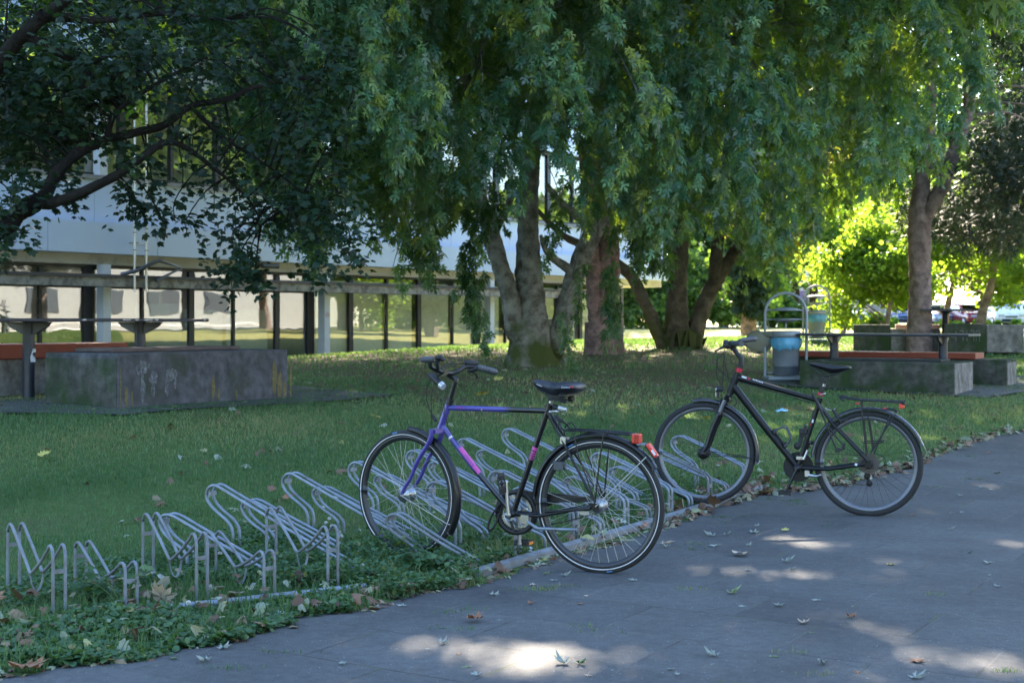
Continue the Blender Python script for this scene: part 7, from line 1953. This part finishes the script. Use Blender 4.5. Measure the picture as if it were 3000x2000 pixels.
spots = [(1655, 1692, 'pale', .06), (1625, 1709, 'pale', .05), (1858, 1709, 'pale', .05), (1448, 1751, 'pale', .07), (1297, 1892, 'pale', .06), (1955, 1608, 'pale', .06), (2085, 1575, 'pale', .08), (2128, 1571, 'pale', .06), (2208, 1566, 'pale', .09), (2096, 1605, 'pale', .09), (2193, 1604, 'pale', .05), (2305, 1651, 'pale', .08), (2190, 1678, 'pale', .05), (2318, 1676, 'pale', .05), (2365, 1608, 'green', .02), (2280, 1782, 'pale', .07), (2355, 1832, 'cream', .06), (2145, 1743, 'green', .08), (2395, 1768, 'pale', .05), (2412, 1954, 'pale', .06), (2090, 1928, 'pale', .07), (2685, 1995, 'pale', .08), (2688, 1945, 'brown', .08), (2495, 1818, 'brown', .06), (2923, 1727, 'pale', .05), (2840, 1627, 'pale', .05), (2785, 1558, 'pale', .05), (2818, 1506, 'pale', .05), (2675, 1512, 'brown', .05), (2815, 1455, 'pale', .05), (2875, 1431, 'pale', .06), (2898, 1657, 'pale', .07), (2610, 1660, 'yellow', .06), (1700, 1775, 'brown', .04), (1555, 1775, 'brown', .04), (2668, 1465, 'pale', .06), (2217, 1545, 'pale', .05), (2490, 1503, 'pale', .04), (2920, 1388, 'pale', .09), (2620, 1375, 'cream', .07), (2895, 1330, 'brown', .07), (1985, 1985, 'pale', .03), (1396, 1985, 'pale', .06), (1005, 1952, 'pale', .05), (1965, 1967, 'pale', .04), (1650, 1950, 'pale', .09), (1700, 1952, 'green', .06), (1180, 1783, 'pale', .06), (600, 1945, 'pale', .07), (655, 1906, 'pale', .08), (468, 1921, 'cream', .05), (508, 1935, 'green', .05), (820, 1838, 'pale', .05), (1560, 1720, 'cream', .04), (1600, 1690, 'green', .05)]
for k, (px, py, kind, s) in enumerate(spots):
    g = G(px, py, 3.5, 30); lb, gp_ = GRP[kind]
    leafobj(SILVER if kind in ('pale', 'green') else MAPLE, kind, (g.x, g.y, g.z + .010), s * .72, rng.uniform(0, 6.28), (rng.uniform(-.12, .12), rng.uniform(-.12, .12)), rng.choice([.2, .5, .9]), lb, gp_)
for k in range(24):                                     # more specks farther off and nearer
    while True:
        px = rng.uniform(1100, 3000); py = 1400 + 600 * rng.uniform(0, 1) ** 1.2
        g = G(px, py, 3.5, 30)
        if on_paving(np.array([g.x]), np.array([g.y]), .1)[0]: break
    kind = ['pale', 'pale', 'brown', 'cream', 'green'][k % 5]; lb, gp_ = GRP[kind]
    leafobj(SILVER, kind, (g.x, g.y, g.z + .006), rng.uniform(.012, .035), rng.uniform(0, 6.28), (0, 0), .2, lb, gp_)
# notable single leaves
big = [(2170, 1632, 'cream', .15, MAPLE, .35, "large cream-brown curled leaf on the paving below the black bicycle's rear wheel"),
       (1392, 1826, 'brown', .12, MAPLE, .9, "curled reddish brown leaf alone on the paving in front of the purple bicycle"),
       (2300, 1561, 'yellow', .09, SIMPLE, .3, "flat yellowish oval leaf on the paving between the two bicycles"),
       (80, 1980, 'brown', .20, MAPLE, .6, "big brown curled leaf on the paving in the bottom left corner"),
       (208, 1875, 'pale', .14, MAPLE, .3, "big pale white maple leaf in the ground ivy at the lower left"),
       (1190, 1708, 'cream', .15, MAPLE, .3, "big pale yellow-green leaf leaning in the grass left of the rack rail"),
       (1135, 1708, 'pale', .14, MAPLE, .5, "big crumpled greyish leaf left of the pale yellow-green leaf"),
       (490, 1870, 'green', .17, MAPLE, .3, "big rounded green leaf lying flat in the ground ivy by the paving edge"),
       (1590, 1652, 'yellow', .10, SIMPLE, .5, "bright yellow leaf at the paving edge under the purple bicycle's rear wheel"),
       (1950, 1602, 'cream', .11, SILVER, .4, "long pale leaf on the paving just right of the purple bicycle's rear wheel"),
       (1880, 1555, 'brown', .14, MAPLE, .6, "large pinkish brown leaf against the rack rail behind the purple bicycle's rear wheel"),
       (345, 1812, 'brown', .13, MAPLE, .5, "brown leaf under the low M-shaped stand")]
for (px, py, kind, s, T, curl, lb) in big:
    g = G(px, py, 3.5, 30); leafobj(T, kind, (g.x, g.y, g.z + .012 + s * .05), s * .62, rng.uniform(0, 6.28), (rng.uniform(-.15, .2), rng.uniform(-.2, .2)), curl * .8, lb, None)
g = G(468, 1780, 4, 20); o = leafobj(MAPLE, 'cream', (g.x, g.y, g.z + .05), .13, 2.6, (1.15, .2), .3, "big cream leaf standing upright in the grass beside the M-shaped stands", None)
g = G(125, 1790, 4, 20); leafobj(MAPLE, 'brown', (g.x - .28, g.y - .02, .05), .17, .6, (.5, .3), .6, "large reddish brown leaf at the left edge beneath the M-shaped stands", None)
# loose litter of leaves along the edge and over the lawn
def litter(n, fx, kinds, szr, zoff):
    out = []
    return out
LT = leafmat("leaf_litter", [(0, (.08, .05, .03)), (.25, (.20, .12, .08)), (.45, (.26, .22, .14)), (.7, (.22, .27, .16)), (.9, (.34, .38, .32)), (1, (.34, .32, .10))], [(.2, .1, .04), (.3, .28, .1)], .7, .15)
a = rng.uniform(-4.0, 9.5, 950); off = np.abs(rng.normal(0, .10, 950)); e = pave_edge(a) - off + .05
X = RAIL0.x + a * RD.x + e * PD.x; Y = RAIL0.y + a * RD.y + e * PD.y
xl = rng.uniform(-7, 9, 2600); yl = 8 + 22 * rng.uniform(0, 1, 2600) ** 1.2; k = (abs(xl / yl) < .4) & ~on_paving(xl, yl, 0); xl, yl = xl[k], yl[k]; k = rng.uniform(0, 1, len(xl)) < .4 - .25 * (yl > 18); xl, yl = xl[k], yl[k]
# around the far end of the rail
xe = rng.normal(2.6, .9, 180); ye = rng.normal(10.6, .7, 180); k = ~on_paving(xe, ye, .15); xe, ye = xe[k], ye[k]
xq = rng.uniform(-2.4, -.2, 340); yq = 5.2 + rng.uniform(0, 1.5, 340); k = ~on_paving(xq, yq, .02) & ((xq - RAIL0.x) * PD.x + (yq - RAIL0.y) * PD.y > -1.35); xq, yq = xq[k], yq[k]
xw = rng.uniform(-.3, 2.0, 130); yw = 6.9 + 1.63 * (xw + .16) + rng.normal(.12, .12, 130); k = ~on_paving(xw, yw, .06); xw, yw = xw[k], yw[k]
X = np.concatenate([X, xl, xe, xq, xw]); Y = np.concatenate([Y, yl, ye, yq, yw]); n = len(X)
nq = len(xq) + len(xw); lift = np.zeros(n); lift[-nq:] = rng.uniform(.02, .075, nq)
pos = np.stack([X, Y, gzn(X, Y) + .012 + (Y > 8.5) * .02 + lift], 1); s = rng.uniform(.02, .065, n) * (1 + .5 * (Y > 9)) + lift * .12
tip = rng.normal(0, 1, (n, 3)) * np.array([1, 1, .2]); nrm = rng.normal(0, .35, (n, 3)) + np.array([0, 0, 1])
LIT = tmpl([(0, 0), (.16, -.04), (.34, .10), (.62, .26), (.40, .42), (.66, .66), (.26, .60), (.16, .86), (0, .98), (-.18, .78), (-.30, .52), (-.60, .44), (-.36, .20), (-.30, .0)], (0, .33), .75, .9)
h_ = rng.uniform(0, 1, n) < .3
lt = leaves("leaf_litter", SILVER, pos[h_], tip[h_], nrm[h_], s[h_], LT, rng.uniform(0, 1, h_.sum())); tag(lt, kind="stuff")
lt = leaves("leaf_litter", LIT, pos[~h_], tip[~h_], nrm[~h_], s[~h_], LT, rng.uniform(0, 1, (~h_).sum()) ** 1.5); tag(lt, kind="stuff")
# litter: crumpled plastic, tissue, blue scrap, yellow lawn leaves
def crumple(px, py, s, m, label, cat, seed, flat=.6):
    g = G(px, py, 4, 25); rr = random.Random(seed); mb = MB(); vs = []; n = 9
    for i in range(n):
        for j in range(n): vs.append(g + Vector(((i / 8 - .5) * s + rr.uniform(-.1, .1) * s, (j / 8 - .5) * s * .6, s * flat * (.35 + .5 * rr.random()) * (1 - ((i / 8 - .5) ** 2 + (j / 8 - .5) ** 2) * 1.6))))
    mb.add(vs, [(i * n + j, (i + 1) * n + j, (i + 1) * n + j + 1, i * n + j + 1) for i in range(n - 1) for j in range(n - 1)]); o = mb.build("litter", m); return tag(o, label, cat)
Mtis = mat("white_tissue", (.62, .66, .70), .8, var=.06)
crumple(1103, 1545, .10, mat("clear_plastic_scrap", (.42, .50, .52), .25, var=.2), "crumpled clear plastic scrap standing in the clover inside the purple bicycle's front wheel", "litter", 1, 1.2)
crumple(1540, 1622, .11, Mtis, "crumpled white tissue under the purple bicycle's lower pedal", "litter", 2, .6)
crumple(2020, 1520, .035, Mtis, "small white paper ball against the far part of the rack rail", "litter", 3)
crumple(2291, 1208, .12, mat("light_blue_scrap", (.25, .50, .68), .5), "crumpled light blue paper scrap on the lawn behind the black bicycle", "litter", 4, .5)
for (px, py, s, lb) in ((1462, 1122, .13, "yellow maple leaf on the lawn left of the purple bicycle's saddle"), (1413, 1168, .14, "yellow-green leaf on the lawn above the purple bicycle's top tube"), (1101, 1237, .11, "yellow leaf on the lawn left of the purple bicycle's head tube"), (130, 1352, .10, "yellow-green leaf on the lawn at the far left"), (845, 1478, .08, "orange leaf on the lawn behind the left M-shaped stands"), (2065, 1240, .11, "yellow leaf seen through the black bicycle's front wheel")):
    g = G(px, py, 5, 30); leafobj(MAPLE, 'yellow' if 'orange' not in lb else 'brown', (g.x, g.y, g.z + .05), s, rng.uniform(0, 6), (.3, .2), .3, lb, None)
# pavement behind and beyond: nothing else
bpy.context.view_layer.update()
